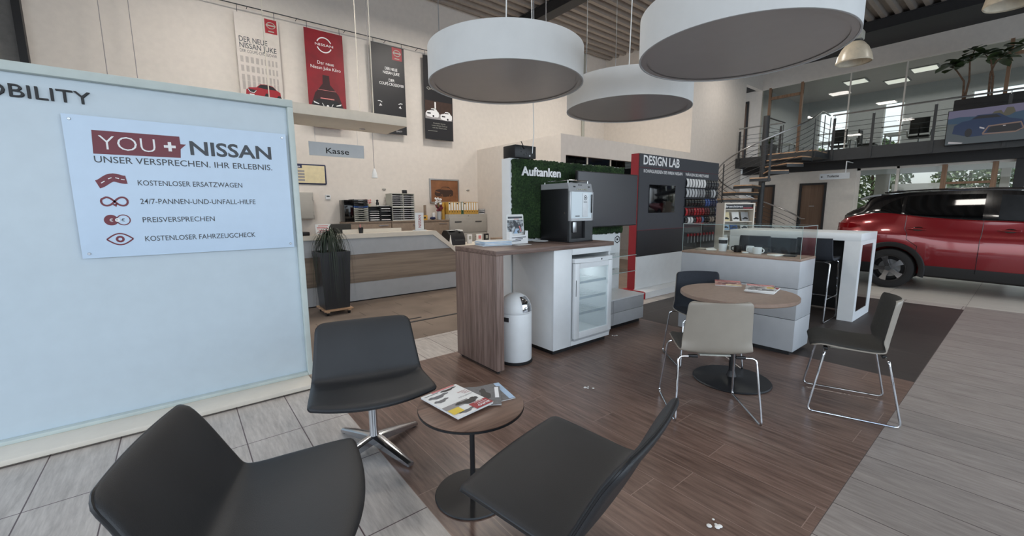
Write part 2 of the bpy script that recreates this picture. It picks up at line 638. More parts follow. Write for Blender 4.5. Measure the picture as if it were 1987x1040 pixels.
def dup(root, loc, rz, label, group=None):
    r = root.copy()
    COL.objects.link(r)
    r.location = loc
    r.rotation_euler = (0, 0, rz)
    r['label'] = label
    if group:
        r['group'] = group
    WM[r.name] = Matrix.Translation(Vector(loc)) @ Matrix.Rotation(rz, 4, 'Z')
    for ch in list(root.children):
        c = ch.copy()
        COL.objects.link(c)
        c.parent = r
        WM[c.name] = WM[r.name]
        for g in list(ch.children):
            d = g.copy()
            COL.objects.link(d)
            d.parent = c
    return r


def text_mb(s, height, width=None, bold=0.0, depth=0.0015, align='LEFT', space=1.0, line=1.0):
    """flat lettering: (u to the right, v up, d towards the reader); height is the cap height"""
    cu = bpy.data.curves.new('lettering_curve', 'FONT')
    cu.body = s
    cu.size = 1.0
    cu.align_x = align
    cu.offset = bold
    cu.extrude = 0.0
    cu.space_character = space
    cu.space_line = line
    cu.resolution_u = 3
    to = bpy.data.objects.new('lettering_tmp', cu)
    COL.objects.link(to)
    dg = bpy.context.evaluated_depsgraph_get()
    me = bpy.data.meshes.new_from_object(to.evaluated_get(dg))
    vs = [(v.co.x, v.co.y) for v in me.vertices]
    fs = [tuple(p.vertices) for p in me.polygons]
    bpy.data.objects.remove(to)
    bpy.data.curves.remove(cu)
    bpy.data.meshes.remove(me)
    sc = height / 0.70
    x0 = min(v[0] for v in vs)
    x1 = max(v[0] for v in vs)
    sx = sc if width is None else width / (x1 - x0)
    if align == 'LEFT':
        vs = [((x - x0) * sx, y * sc) for x, y in vs]
    else:
        mid = (x0 + x1) / 2
        vs = [((x - mid) * sx, y * sc) for x, y in vs]
    return vs, fs


def put_flat(mb, vf, fn):
    """place flat (vs, fs) through fn(u, v) -> 3D"""
    vs, fs = vf
    mb.add([fn(u, v) for u, v in vs], fs)
    return mb


def poly_flat(mb, pts, fn):
    mb.add([fn(u, v) for u, v in pts], [tuple(range(len(pts)))])
    return mb


def ring_pts(cx, cy, r, n=28, a0=0.0, a1=2 * PI, ry=None):
    ry = r if ry is None else ry
    return [(cx + r * math.cos(a0 + (a1 - a0) * i / n), cy + ry * math.sin(a0 + (a1 - a0) * i / n)) for i in range(n + 1)]


def band(mb, path, w, fn):
    """flat stroke of width w along a 2D path"""
    L, Rr = [], []
    n = len(path)
    for i, (x, y) in enumerate(path):
        ax, ay = path[max(i - 1, 0)]
        bx, by = path[min(i + 1, n - 1)]
        dx, dy = bx - ax, by - ay
        q = math.hypot(dx, dy) or 1
        nx, ny = -dy / q * w / 2, dx / q * w / 2
        L.append((x + nx, y + ny))
        Rr.append((x - nx, y - ny))
    vs = [fn(*p) for p in L] + [fn(*p) for p in Rr]
    fs = [(i, i + 1, n + i + 1, n + i) for i in range(n - 1)]
    mb.add(vs, fs)
    return mb


def yface(y):
    """front plane facing -y: u along x, v up"""
    return lambda u, v: (u, y, v)


def bez(p0, p1, p2, p3, n):
    out = []
    for i in range(n + 1):
        t = i / n
        a, b, c, d = (1 - t) ** 3, 3 * t * (1 - t) ** 2, 3 * t * t * (1 - t), t ** 3
        out.append(tuple(a * p0[k] + b * p1[k] + c * p2[k] + d * p3[k] for k in range(len(p0))))
    return out


def fillet(pts, r, n=5):
    """round the inner corners of a 3D polyline"""
    P = [Vector(p) for p in pts]
    out = [P[0]]
    for i in range(1, len(P) - 1):
        a = (P[i - 1] - P[i])
        b = (P[i + 1] - P[i])
        q = min(r, a.length * 0.45, b.length * 0.45)
        s = P[i] + a.normalized() * q
        e = P[i] + b.normalized() * q
        for k in range(n + 1):
            t = k / n
            out.append(s * (1 - t) ** 2 + P[i] * 2 * t * (1 - t) + e * t * t)
    out.append(P[-1])
    return out
# ================================================================== setting
def sbox(name, x0, x1, y0, y1, z0, z1, m, parent=None):
    return struct(name, MB().box(x0, x1, y0, y1, z0, z1), m, parent)


def floor_piece(name, poly_boxes, m):
    mb = MB()
    for x0, x1, y0, y1, z0, z1 in poly_boxes:
        mb.box(x0, x1, y0, y1, z0, z1)
    # keep world coordinates as object coordinates so that the joint grid lines up
    me = bpy.data.meshes.new(name)
    me.from_pydata(mb.v, [], mb.f)
    me.materials.append(m)
    o = bpy.data.objects.new(name, me)
    COL.objects.link(o)
    o['kind'] = 'structure'
    return o


XW0, XW1, YW0, YW1 = 0.806, 4.553, 0.462, 3.48       # brown plank field
XD1 = 8.34                                           # end of the dark field
floor_piece('floor', [(-4.6, XW0, YW0, 4.12, -0.1, 0), (XW0, 9.6, YW1, 4.12, -0.1, 0), (XD1, 8.62, YW0, YW1, -0.1, 0)], M['floor_tile'])
floor_piece('floor_right', [(-4.6, 8.62, -5.6, YW0, -0.1, 0)], M['floor_tile_right'])
floor_piece('floor_wood', [(XW0, XW1, YW0, YW1, -0.1, 0)], M['floor_wood'])
floor_piece('floor_dark', [(XW1, XD1, YW0, YW1, -0.1, 0)], M['floor_dark'])
floor_piece('floor_carpet', [(-4.6, 9.6, 4.12, 9.85, -0.1, 0)], M['carpet'])
floor_piece('floor_pale', [(9.6, 15.9, YW1, 9.85, -0.1, 0), (8.62, 15.9, -5.6, YW1, -0.1, 0), (15.9, 20.8, -5.6, 6.6, -0.1, 0)], M['floor_pale'])
sbox('trim_1', 1.2, 5.2, 4.775, 4.815, 0.0, 0.004, M['fascia'])
sbox('trim_2', 1.6, 2.40, 4.925, 4.955, 0.0, 0.004, M['fascia'])

# back wall, the low room standing against it, and the wall beside the gallery
sbox('wall_back', -1.6, 12.3, 9.85, 10.05, 0, 6.6, M['wall'])
sbox('wall_back_grey', -4.8, -1.6, 9.9, 10.05, 0, 6.6, mat('grey_shutter', (128, 124, 120), 0.7))
sbox('trim_3', -1.62, -1.53, 9.72, 9.85, 0, 6.6, M['black_metal'])
mb = MB()
mb.box(6.66, 6.82, 6.6, 9.85, 0, 3.03)
mb.box(6.82, 11.9, 6.6, 6.75, 2.59, 3.03)
mb.box(11.9, 12.1, 6.6, 9.85, 0, 3.03)
struct('wall_lowroom', mb, M['wall'])
sbox('ceiling_lowroom', 6.82, 11.9, 6.75, 9.85, 2.9, 3.0, M['wall_white'])
sbox('wall_east_upper', 12.1, 12.3, 6.8, 9.85, 3.03, 6.6, M['wall'])
sbox('wall_gallery_side', 12.1, 15.6, 6.6, 6.8, 0, 6.6, M['wall'])
mb = MB()
for x in (7.607, 8.463, 9.35, 10.25):
    mb.box(x - 0.02, x + 0.02, 6.66, 6.70, 2.2, 2.59)
mb.box(6.82, 11.9, 6.66, 6.70, 2.18, 2.22)
struct('window_1', mb, M['offwhite'])
sbox('window_2', 6.82, 11.9, 6.675, 6.685, 2.22, 2.59, M['glass_dark'])

# far wall under the gallery with doors
mb = MB()
mb.box(15.9, 16.1, 3.43, 4.13, 0, 2.6)
mb.box(15.9, 16.1, 4.86, 5.58, 0, 2.6)
mb.box(15.9, 16.1, 6.31, 9.0, 0, 2.6)
mb.box(15.9, 16.1, 4.13, 4.86, 2.13, 2.6)
mb.box(15.9, 16.1, 5.58, 6.31, 2.13, 2.6)
struct('wall_far', mb, M['wall_white'])


def wood_door(name, y0, y1, z0, z1, x):
    fr = MB()
    w = 0.06
    fr.box(x - 0.03, x + 0.10, y0, y0 + w, z0, z1)
    fr.box(x - 0.03, x + 0.10, y1 - w, y1, z0, z1)
    fr.box(x - 0.03, x + 0.10, y0 + w, y1 - w, z1 - w, z1)
    o = struct(name, fr, M['fascia'])
    struct('door_leaf', MB().box(x + 0.02, x + 0.06, y0 + w, y1 - w, z0, z1 - w), M['door_wood'], o)
    h = MB().tube(fillet([(x + 0.02, y1 - w - 0.06, z0 + 1.03), (x - 0.04, y1 - w - 0.06, z0 + 1.03), (x - 0.04, y1 - w - 0.17, z0 + 1.03)], 0.02), 0.009)
    obj('door_handle', h, M['brushed'], o)
    obj('door_sign', MB().box(x + 0.012, x + 0.019, (y0 + y1) / 2 - 0.07, (y0 + y1) / 2 + 0.07, z0 + 1.42, z0 + 1.45), M['brushed'], o)
    return o


wood_door('door_1', 4.13, 4.86, 0.0, 2.16, 15.9)
wood_door('door_2', 5.58, 6.31, 0.0, 2.16, 15.9)

# ground-floor glazing of the office under the gallery
mb = MB()
for y, w in ((3.40, 0.05), (2.52, 0.03)):
    mb.box(15.93, 16.0, y - w, y + w, 0, 2.53)
mb.box(15.93, 16.0, 0.40, 3.43, 2.47, 2.56)
mb.box(15.93, 16.0, 0.40, 3.43, 0.0, 0.12)
struct('window_3', mb, M['wall_white'])
mb = MB()
for y in (1.60, 0.72):
    mb.box(15.9, 16.02, y - 0.05, y + 0.05, 0, 2.5)
mb.box(15.91, 16.01, 0.77, 1.55, 1.98, 2.04)
mb.box(15.91, 16.01, 0.77, 1.55, 0.0, 0.10)
struct('door_3', mb, M['frame_wood'])
sbox('window_4', 15.96, 15.97, 0.42, 3.40, 0.1, 2.5, M['glass_green'])
sbox('trim_4', 15.82, 16.1, 0.22, 0.40, 0, 2.75, M['fascia'])
mb = MB()
mb.box(15.93, 16.0, -5.4, 0.22, 2.47, 2.56)
for y in (-0.9, -2.1, -3.4, -4.7):
    mb.box(15.93, 16.0, y - 0.04, y + 0.04, 0, 2.53)
struct('window_5', mb, M['wall_white'])
sbox('window_6', 15.96, 15.97, -5.4, 0.2, 0.05, 2.5, M['glass_green'])

# gallery slab, dark fascia, office above
sbox('floor_gallery', 15.13, 21.0, -5.6, 6.55, 2.80, 2.98, M['white_matt'])
sbox('floor_gallery_recess', 15.75, 19.0, 6.55, 9.4, 2.80, 2.98, M['white_matt'])
sbox('trim_5', 15.08, 15.13, -5.6, 6.56, 2.74, 3.06, M['steel_dark'])
sbox('trim_6', 15.13, 16.6, 6.55, 6.6, 2.74, 3.06, M['steel_dark'])
sbox('trim_7', 15.74, 15.90, -5.6, 6.6, 2.53, 2.80, M['fascia'])
sbox('ceiling_office_low', 15.9, 20.8, -5.6, 6.6, 2.60, 2.72, M['white_matt'])
mb = MB()
mb.box(16.9, 17.05, -5.6, 6.6, 5.60, 6.5)
struct('wall_gallery_header', mb, M['wall'])
sbox('wall_header_return', 15.6, 17.05, 6.6, 6.75, 5.57, 6.5, M['wall'])
mb = MB()
mb.box(16.9, 17.05, 6.6, 7.02, 2.98, 5.6)
mb.box(16.9, 17.05, 7.72, 9.4, 2.98, 5.6)
mb.box(16.9, 17.05, 7.02, 7.72, 5.28, 5.6)
struct('wall_gallery_recess', mb, M['wall'])
sbox('ceiling_recess', 15.6, 17.05, 6.75, 9.4, 5.6, 5.7, M['fascia'])
wood_door('door_4', 7.02, 7.72, 2.98, 5.28, 16.9)
mb = MB()
for y in (6.34, 5.36, 0.80, -0.15):
    mb.box(16.9, 17.0, y - 0.036, y + 0.036, 2.98, 5.6)
mb.box(16.9, 17.0, 5.41, 6.29, 5.19, 5.28)
mb.box(16.9, 17.0, -0.1, 0.75, 5.19, 5.28)
struct('door_5', mb, M['frame_wood'])
mb = MB()
for y in (4.05, 2.75, -1.5, -2.9, -4.3):
    mb.box(16.93, 16.97, y - 0.018, y + 0.018, 2.98, 5.6)
mb.box(16.92, 16.98, -5.5, 6.6, 5.57, 5.6)
struct('window_7', mb, M['wall_white'])
sbox('window_8', 16.945, 16.955, -5.5, 6.6, 2.98, 5.58, M['glass_green'])

# rooms behind the glass
sbox('ceiling_office_high', 17.05, 21.2, -5.6, 6.6, 5.66, 5.78, M['diffuser'])
mb = MB()
mb.box(17.05, 21.2, 6.6, 6.75, 2.98, 5.7)
mb.box(17.05, 21.2, -5.75, -5.6, 0, 5.7)
struct('wall_office_side', mb, M['greypanel'])
mb = MB()
mb.box(20.8, 21.0, -5.6, 6.6, 2.6, 3.15)
mb.box(20.8, 21.0, -5.6, 6.6, 5.15, 5.7)
for a, b in ((5.9, 6.6), (3.9, 4.9), (1.7, 3.3), (-0.9, -0.1), (-5.6, -3.0)):
    mb.box(20.8, 21.0, a, b, 3.15, 5.15)
struct('wall_office_outer', mb, M['greypanel'])
mb = MB()
mb.box(20.8, 21.0, -5.6, 6.6, 0, 0.5)
for a, b in ((5.2, 6.6), (3.5, 3.9), (0.6, 0.8), (-2.6, -2.4), (-5.6, -5.2)):
    mb.box(20.8, 21.0, a, b, 0.5, 2.6)
struct('wall_office_outer_low', mb, M['wall_white'])
sbox('wall_office_north', 16.1, 20.8, 6.6, 6.75, 0, 2.6, M['wall_white'])
mb = MB()
for a, b in ((4.9, 5.9), (3.3, 3.9), (-0.1, 1.7), (-3.0, -0.9)):
    mb.box(20.86, 20.92, a, a + 0.05, 3.15, 5.15)
    mb.box(20.86, 20.92, b - 0.05, b, 3.15, 5.15)
    mb.box(20.86, 20.92, a, b, 4.3, 4.35)
struct('window_9', mb, M['white'])

# ceiling: trapezoidal sheet, ribs along x
P_ = 0.285
rows = []
y = -5.8
prof = []
while y < 10.05:
    prof += [(y, 6.43), (y + 0.10, 6.43), (y + 0.135, 6.53), (y + 0.25, 6.53)]
    y += P_
for x in (-4.8, 2, 9, 16, 21.2):
    rows.append([(x, a, b) for a, b in prof])
struct('ceiling', MB().grid(rows), M['ceil'])
sbox('ceiling_roof', -4.8, 21.2, -5.8, 10.05, 6.62, 6.7, M['ceil'])
for nm, xa, xb in (('beam_1', 7.54, 7.86), ('beam_2', 12.1, 12.42), ('beam_3', 2.2, 2.5), ('beam_4', 15.3, 16.9)):
    mb = MB()
    yt = 9.85 if xa < 12 else 6.6
    w = 0.13
    mb.box(xa, xb, -5.6, yt, 6.15, 6.18)
    mb.box(xa, xb, -5.6, yt, 6.40, 6.43)
    mb.box(xa + 0.02, xb - 0.02, -5.6, yt, 6.18, 6.40)
    struct(nm, mb, M['fascia'])

# glazed front behind the viewer
mb = MB()
for x in [-4.6 + 2.42 * i for i in range(11)]:
    mb.box(x - 0.06, x + 0.06, -5.8, -5.6, 0, 4.6)
mb.box(-4.8, 21.2, -5.8, -5.6, 4.6, 6.6)
mb.box(-4.8, 21.2, -5.8, -5.6, 0, 0.12)
struct('wall_front', mb, M['steel_dark'])
mb = MB()
for y in (-5.6, -3.2, -0.8, 1.6, 4.0, 6.4):
    mb.box(-4.8, -4.6, y - 0.06, y + 0.06, 0, 4.6)
mb.box(-4.8, -4.6, -5.6, 9.9, 4.6, 6.6)
mb.box(-4.8, -4.6, 6.4, 9.9, 0, 4.6)
mb.box(-4.8, -4.6, -5.6, 6.4, 0, 0.12)
struct('wall_left', mb, M['steel_dark'])

# ground outside and greenery behind the building
sbox('ground', -40, 60, -40, 40, -0.4, -0.12, mat('asphalt', (120, 120, 118), 0.9))


def tree(name, loc, h, w, seed, m, label, group):
    rnd = random.Random(seed)
    t = thing(name, label, 'tree', loc, 0, group)
    tr = MB().tube([(loc[0], loc[1], loc[2]), (loc[0] + 0.1, loc[1], loc[2] + h * 0.35), (loc[0], loc[1] + 0.1, loc[2] + h * 0.7)], [0.12, 0.09, 0.05])
    obj('trunk', tr, M['stem'], t)
    cr = MB()
    for i in range(2200):
        a, b = rnd.uniform(0, 2 * PI), rnd.uniform(-0.75, 1)
        rr = w * (0.55 + 0.45 * rnd.random()) * math.sqrt(max(0.05, 1 - b * b))
        c = Vector((loc[0] + rr * math.cos(a), loc[1] + rr * math.sin(a), loc[2] + h * 0.62 + b * h * 0.42))
        s = rnd.uniform(0.06, 0.15)
        n1 = Vector((rnd.uniform(-1, 1), rnd.uniform(-1, 1), rnd.uniform(-1, 1))).normalized()
        n2 = n1.orthogonal().normalized()
        n3 = n1.cross(n2)
        cr.add([c + n2 * s, c + n3 * s * 0.6 + n1 * 0.05, c - n2 * s, c - n3 * s * 0.6 + n1 * 0.05], [(0, 1, 2, 3)])
    obj('foliage', cr, m, t, smooth=False, fix=False)
    return t


gt = mat('tree_foliage', (122, 132, 88), 0.7, var=0.3, vs=2)
for i, (x, y, h, w) in enumerate(((26, 4.9, 4.4, 1.35), (27, 1.8, 4.2, 1.35), (25.5, -1.2, 3.6, 1.3), (28, 8.2, 4.6, 1.5), (27, -4.4, 4.0, 1.4))):
    tree('tree', (x, y, -0.12), h, w, 31 + i, gt, ['leafy green tree outside, seen through the left pane of the office glazing', 'leafy green tree outside, seen through the timber-framed glass door', 'smallest leafy green tree outside, seen above the red car', 'tallest leafy tree outside behind the white toilet wall', 'green tree outside behind the dark pillar at the right edge'][i], 'trees outside the office windows')
# ================================================================== mobility display wall (left)
t = thing('display_wall', 'tall white framed display wall on a white plinth, big pale blue board', 'display wall', (-0.9, 3.7, 0))
YP = 3.70
obj('plinth', MB().box(-3.0, 0.735, 3.446, 3.95, 0.012, 0.045, 0.004), M['offwhite'], t)
fr = MB()
fr.box(-3.0, 0.775, 3.67, 3.86, 2.205, 2.258, 0.003)
fr.box(0.735, 0.775, 3.67, 3.86, 0.045, 2.204, 0.003)
fr.box(-3.0, 0.734, 3.67, 3.86, 0.045, 0.070, 0.003)
obj('frame', fr, M['frame_grey'], t)
pn = obj('panel', MB().box(-2.98, 0.734, YP + 0.012, 3.84, 0.071, 2.204), M['board'], t)
mb = MB()
s = text_mb('MOBILITY', 0.073, bold=0.0, align='LEFT')
w_ = max(v[0] for v in s[0])
x0 = -0.348 - (w_ * 1.18)
put_flat(mb, ([(u * 1.18, v) for u, v in s[0]], s[1]), lambda u, v: (x0 + u, YP + 0.011, 2.068 + v))
put_flat(mb, ([(u * 1.18, v) for u, v in s[0]], s[1]), lambda u, v: (x0 + u, YP - 0.004, 2.068 + v))
obj('lettering', mb, M['black_print'], t, smooth=False)

# poster sheet screwed to the display wall
YQ = 3.688
t = obj('poster', MB().box(-0.487, 0.711, YQ, YQ + 0.005, 1.126, 2.000), M['poster'], None)
tag(t, 'pale blue promise poster with four red icons, screwed to the white display wall', 'poster')
YQ -= 0.0012
F = yface(YQ)
F2 = yface(YQ - 0.0008)
mb = MB()
bx = [(-0.371, 1.774), (0.055, 1.777), (0.060, 1.835), (0.092, 1.868), (0.062, 1.868), (0.060, 1.918), (-0.365, 1.917)]
poly_flat(mb, bx, F)
# road icon
up = [(-0.372 + 0.137 * i / 16, 1.588 + 0.030 * math.sin((i / 16 - 0.25) * 2 * PI) * 0.45 + 0.034 * i / 16) for i in range(17)]
band(mb, [(u, v + 0.012) for u, v in up], 0.052, F)
# infinity arrow
inf = []
for i in range(61):
    a = 2 * PI * i / 60
    d = 1 + math.sin(a) ** 2
    inf.append((-0.305 + 0.062 * math.cos(a) / d, 1.481 + 0.075 * math.sin(a) * math.cos(a) / d))
band(mb, inf[:33] + inf[36:], 0.011, F)
poly_flat(mb, [(-0.318, 1.462), (-0.292, 1.470), (-0.300, 1.446)], F)
# coins
poly_flat(mb, ring_pts(-0.333, 1.363, 0.034), F)
band(mb, ring_pts(-0.275, 1.363, 0.032), 0.006, F)
# eye
lid = [(-0.366 + 0.126 * i / 20, 1.240 + 0.036 * math.sin(PI * i / 20)) for i in range(21)]
lid2 = [(u, 2 * 1.240 - v) for u, v in lid]
band(mb, lid, 0.008, F)
band(mb, lid2, 0.008, F)
band(mb, ring_pts(-0.303, 1.240, 0.0155), 0.012, F)
obj('icon_print', mb, M['bordeaux'], t, smooth=False)
mb = MB()
st = text_mb('YOU', 0.088, 0.268, bold=-0.012)
put_flat(mb, st, lambda u, v: F2(-0.339 + u, 1.803 + v))
obj('title_lettering', mb, M['white_print'], t, smooth=False)
mb = MB()
poly_flat(mb, [(-0.027, 1.838), (0.035, 1.839), (0.035, 1.856), (-0.027, 1.855)], F2)
poly_flat(mb, [(-0.005, 1.816), (0.013, 1.816), (0.013, 1.877), (-0.005, 1.877)], yface(YQ - 0.0012))
obj('plus_print', mb, M['white_print'], t, smooth=False)
mb = MB()
for k in (2, 6, 10, 13):
    band(mb, [(up[k][0], up[k][1] + 0.012), (up[min(k + 2, 16)][0], up[min(k + 2, 16)][1] + 0.012)], 0.005, F2)
obj('dash_print', mb, M['white_print'], t, smooth=False)
mb = MB()
put_flat(mb, text_mb('€', 0.020), lambda u, v: F2(-0.341 + u, 1.353 + v))
poly_flat(mb, ring_pts(-0.303, 1.363, 0.012), yface(YQ - 0.0010))
obj('coin_lettering', mb, M['white_print'], t, smooth=False)
mb = MB()
put_flat(mb, text_mb('NISSAN', 0.090, 0.492, bold=0.024), lambda u, v: F(0.111 + u, 1.804 + v))
obj('title_lettering', mb, M['darkgrey_print'], t, smooth=False)
mb = MB()
put_flat(mb, text_mb('UNSER VERSPRECHEN. IHR ERLEBNIS.', 0.040, 0.972, bold=0.005), lambda u, v: F(-0.371 + u, 1.722 + v))
obj('subtitle_lettering', mb, M['darkgrey_print'], t, smooth=False)
mb = MB()
for s_, z_, w_ in (('KOSTENLOSER ERSATZWAGEN', 1.586, 0.578), ('24/7-PANNEN-UND-UNFALL-HILFE', 1.466, 0.652), ('PREISVERSPRECHEN', 1.345, 0.390), ('KOSTENLOSER FAHRZEUGCHECK', 1.220, 0.632)):
    put_flat(mb, text_mb(s_, 0.034, w_, bold=0.004), lambda u, v: F(-0.182 + u, z_ + v))
    obj('line_lettering', mb, M['darkgrey_print'], t, smooth=False)
    mb = MB()
put_flat(mb, text_mb('€', 0.020), lambda u, v: F(-0.285 + u, 1.353 + v))
put_flat(mb, text_mb('=', 0.014), lambda u, v: yface(YQ - 0.0016)(-0.310 + u, 1.358 + v))
obj('coin_lettering', mb, M['darkgrey_print'], t, smooth=False)
for x, z in ((-0.455, 1.972), (0.685, 1.970), (-0.455, 1.155), (0.685, 1.155)):
    m = Matrix.Translation((x, YQ, z)) @ Matrix.Rotation(PI / 2, 4, 'X')
    obj('screw', MB().cyl((0, 0), 0.009, 0.007, -0.001, 0.004, 14, m), M['brushed'], t)

# ================================================================== lounge chairs
def lounge_chair(name, label, cx, cy, th, base_rz, group):
    t = thing(name, label, 'lounge chair', (cx, cy, 0), th, group)
    # profile in (forward d, height z, half width w, side lift s); front -> back top
    P = [(0.291, 0.408, 0.324, 0.012), (0.275, 0.420, 0.324, 0.012), (0.20, 0.417, 0.324, 0.012), (0.10, 0.409, 0.323, 0.010), (0.0, 0.400, 0.322, 0.008), (-0.07, 0.394, 0.321, 0.006), (-0.115, 0.394, 0.320, 0.005),
         (-0.150, 0.405, 0.318, 0.004), (-0.175, 0.432, 0.314, 0.004), (-0.200, 0.480, 0.308, 0.004), (-0.235, 0.555, 0.299, 0.004), (-0.275, 0.635, 0.290, 0.004), (-0.318, 0.705, 0.282, 0.004), (-0.327, 0.718, 0.279, 0.004)]
    N = 18
    # resample the profile finely by length
    Q = []
    for i in range(len(P) - 1):
        p0, p1, p2, p3 = P[max(i - 1, 0)], P[i], P[i + 1], P[min(i + 2, len(P) - 1)]
        for k in range(4):
            f = k / 4
            Q.append([0.5 * (2 * p1[c] + (p2[c] - p0[c]) * f + (2 * p0[c] - 5 * p1[c] + 4 * p2[c] - p3[c]) * f * f + (3 * p1[c] - p0[c] - 3 * p2[c] + p3[c]) * f ** 3) for c in range(4)])
    Q.append(list(P[-1]))
    S = [0.0]
    for i in range(1, len(Q)):
        S.append(S[-1] + math.hypot(Q[i][0] - Q[i - 1][0], Q[i][1] - Q[i - 1][1]))
    LT = S[-1]
    RC = 0.05

    def surf(off):
        rows = []
        for i, (d, z, w, s) in enumerate(Q):
            a = Q[max(i - 1, 0)]
            b = Q[min(i + 1, len(Q) - 1)]
            td, tz = b[0] - a[0], b[1] - a[1]
            q = math.hypot(td, tz)
            nd, nz = tz / q, -td / q           # towards the sitter: up over the seat, forward over the back
            fr_ = S[i] / LT
            e0 = LT - S[i]
            inset = RC - math.sqrt(max(0.0, RC * RC - (RC - e0) ** 2)) if e0 < RC else 0.0
            if S[i] < 0.025:
                inset = 0.025 - math.sqrt(max(0.0, 0.025 ** 2 - (0.025 - S[i]) ** 2))
            edge = min(1.0, 0.35 + 0.65 * math.sqrt(min(1.0, min(S[i], e0) / 0.03)))
            back = max(0.0, min(1.0, (fr_ - 0.50) / 0.12))
            row = []
            for j in range(N + 1):
                k = math.sin(PI / 2 * (-1 + 2 * j / N))
                e = abs(k)
                dd = d
                if fr_ < 0.3:
                    dd += (0.045 * (1 - e * e) - 0.02) * (1 - fr_ / 0.3)
                rim_ = min(1.0, 0.35 + 0.65 * math.sqrt(max(0.0, 1 - e) / 0.06)) if e > 0.94 else 1.0
                o_ = off * edge * rim_
                conc = 0.016 * e * e * back
                dish = (-0.010 * (1 - e * e) + s * e * e) * (1 - back)
                row.append((dd + nd * o_ + conc, k * (w - inset), z + nz * o_ + dish))
            rows.append(row)
        return rows
    mb = MB().slab(surf(0.016), surf(-0.016))
    sh = obj('shell', mb, M['leather'], t, ang=60, local=True)
    # piping around the edge of the shell
    a = surf(0.004)
    rim = [a[0][j] for j in range(N + 1)] + [a[i][N] for i in range(1, len(Q))] + [a[-1][j] for j in range(N - 1, -1, -1)] + [a[i][0] for i in range(len(Q) - 2, 0, -1)]
    rim = [p for i, p in enumerate(rim) if i == 0 or (Vector(p) - Vector(rim[i - 1])).length > 0.004]
    obj('piping', MB().tube(rim, 0.0045, 6, closed=True), M['black_plastic'], sh, local=True)
    obj('seat_plate', MB().box(-0.10, 0.10, -0.10, 0.10, 0.365, 0.379, 0.004), M['black_metal'], t, local=True)
    obj('pedestal', MB().lathe((0, 0), [(0.034, 0.05), (0.031, 0.08), (0.024, 0.10), (0.024, 0.366)], 20), M['chrome'], t, local=True)
    for k in range(4):
        ang = base_rz - th + k * PI / 2
        R = Matrix.Rotation(ang, 4, 'Z')
        rows = []
        for x, hw, z0, z1 in ((0.0, 0.030, 0.045, 0.092), (0.06, 0.030, 0.040, 0.085), (0.20, 0.025, 0.022, 0.056), (0.315, 0.020, 0.008, 0.030), (0.325, 0.018, 0.008, 0.026)):
            rows.append([R @ Vector(p) for p in ((x, -hw, z0), (x, -hw, z1 - 0.006), (x, -hw * 0.4, z1), (x, hw * 0.4, z1), (x, hw, z1 - 0.006), (x, hw, z0), (x, -hw, z0))])
        m_ = MB().grid(rows)
        n_ = len(m_.v)
        m_.f.append(tuple(range(n_ - 7, n_ - 1)))
        lg = obj('leg', m_, M['alu'], t, local=True, ang=25)
        obj('glide', MB().cyl((R @ Vector((0.30, 0, 0)))[:2], 0.014, 0.014, 0.0, 0.0085, 12), M['rubber'], lg, local=True)
    return t


gl = 'black lounge chairs around the small side table'
lounge_chair('lounge_chair', 'black leather lounge chair facing the viewer, whole chrome star base in view', 0.796, 2.328, math.radians(-104.7), math.radians(106), gl)
lounge_chair('lounge_chair', 'black leather lounge chair with its high back turned to the display wall', 0.142, 1.536, math.radians(-20.1), math.radians(20), gl)
lounge_chair('lounge_chair', 'black leather lounge chair whose seat reaches over the side table foot', 1.07, 0.992, math.radians(104.4), math.radians(60), gl)

# ================================================================== side table
CX, CY = 1.035, 1.62
t = thing('side_table', 'small round walnut side table with black stem and disc foot', 'side table', (CX, CY, 0))
obj('foot', MB().lathe((CX, CY), [(0.188, 0.0), (0.19, 0.004), (0.186, 0.010), (0.06, 0.016), (0.022, 0.020)], 48), M['black_metal'], t)
obj('stem', MB().cyl((CX, CY), 0.0125, 0.0125, 0.018, 0.466, 20), M['black_metal'], t)
obj('tabletop', MB().lathe((CX, CY), [(0.238, 0.464), (0.254, 0.470), (0.256, 0.476), (0.252, 0.478)], 64), M['walnut_table'], t)
obj('edge_band', MB().lathe((CX, CY), [(0.2555, 0.4625), (0.2575, 0.4625), (0.2575, 0.4725), (0.2555, 0.4725)], 64, cap=False), M['black_plastic'], t)


def mag_T(cx, cy, z, rz):
    return Matrix.Translation((cx, cy, z)) @ Matrix.Rotation(rz, 4, 'Z')


def magazine(name, label, cx, cy, z, rz, w, h, th, base, prints, group):
    """prints: list of (part name, material, function(mb, place))"""
    T = mag_T(cx, cy, z, rz)
    t = thing(name, label, 'magazine', (cx, cy, z), rz, group)
    pg = MB()
    pg.box(-w / 2, w / 2, -h / 2, h / 2, 0, th, 0.0015, T)
    obj('pages', pg, M['paper'], t)
    obj('cover', MB().box(-w / 2 - 0.001, w / 2 + 0.001, -h / 2 - 0.001, h / 2 + 0.001, th, th + 0.0008, 0, T), M[base], t)
    for k, (pn_, pm, fn) in enumerate(prints):
        mb = MB()
        zz = th + 0.0012 + 0.0004 * k
        fn(mb, lambda u, v, zz=zz: tuple(T @ Vector((u, v, zz))))
        obj(pn_, mb, M[pm], t, smooth=False, fix=False)
    return t


def rect(mb, F, u0, u1, v0, v1):
    poly_flat(mb, [(u0, v0), (u1, v0), (u1, v1), (u0, v1)], F)


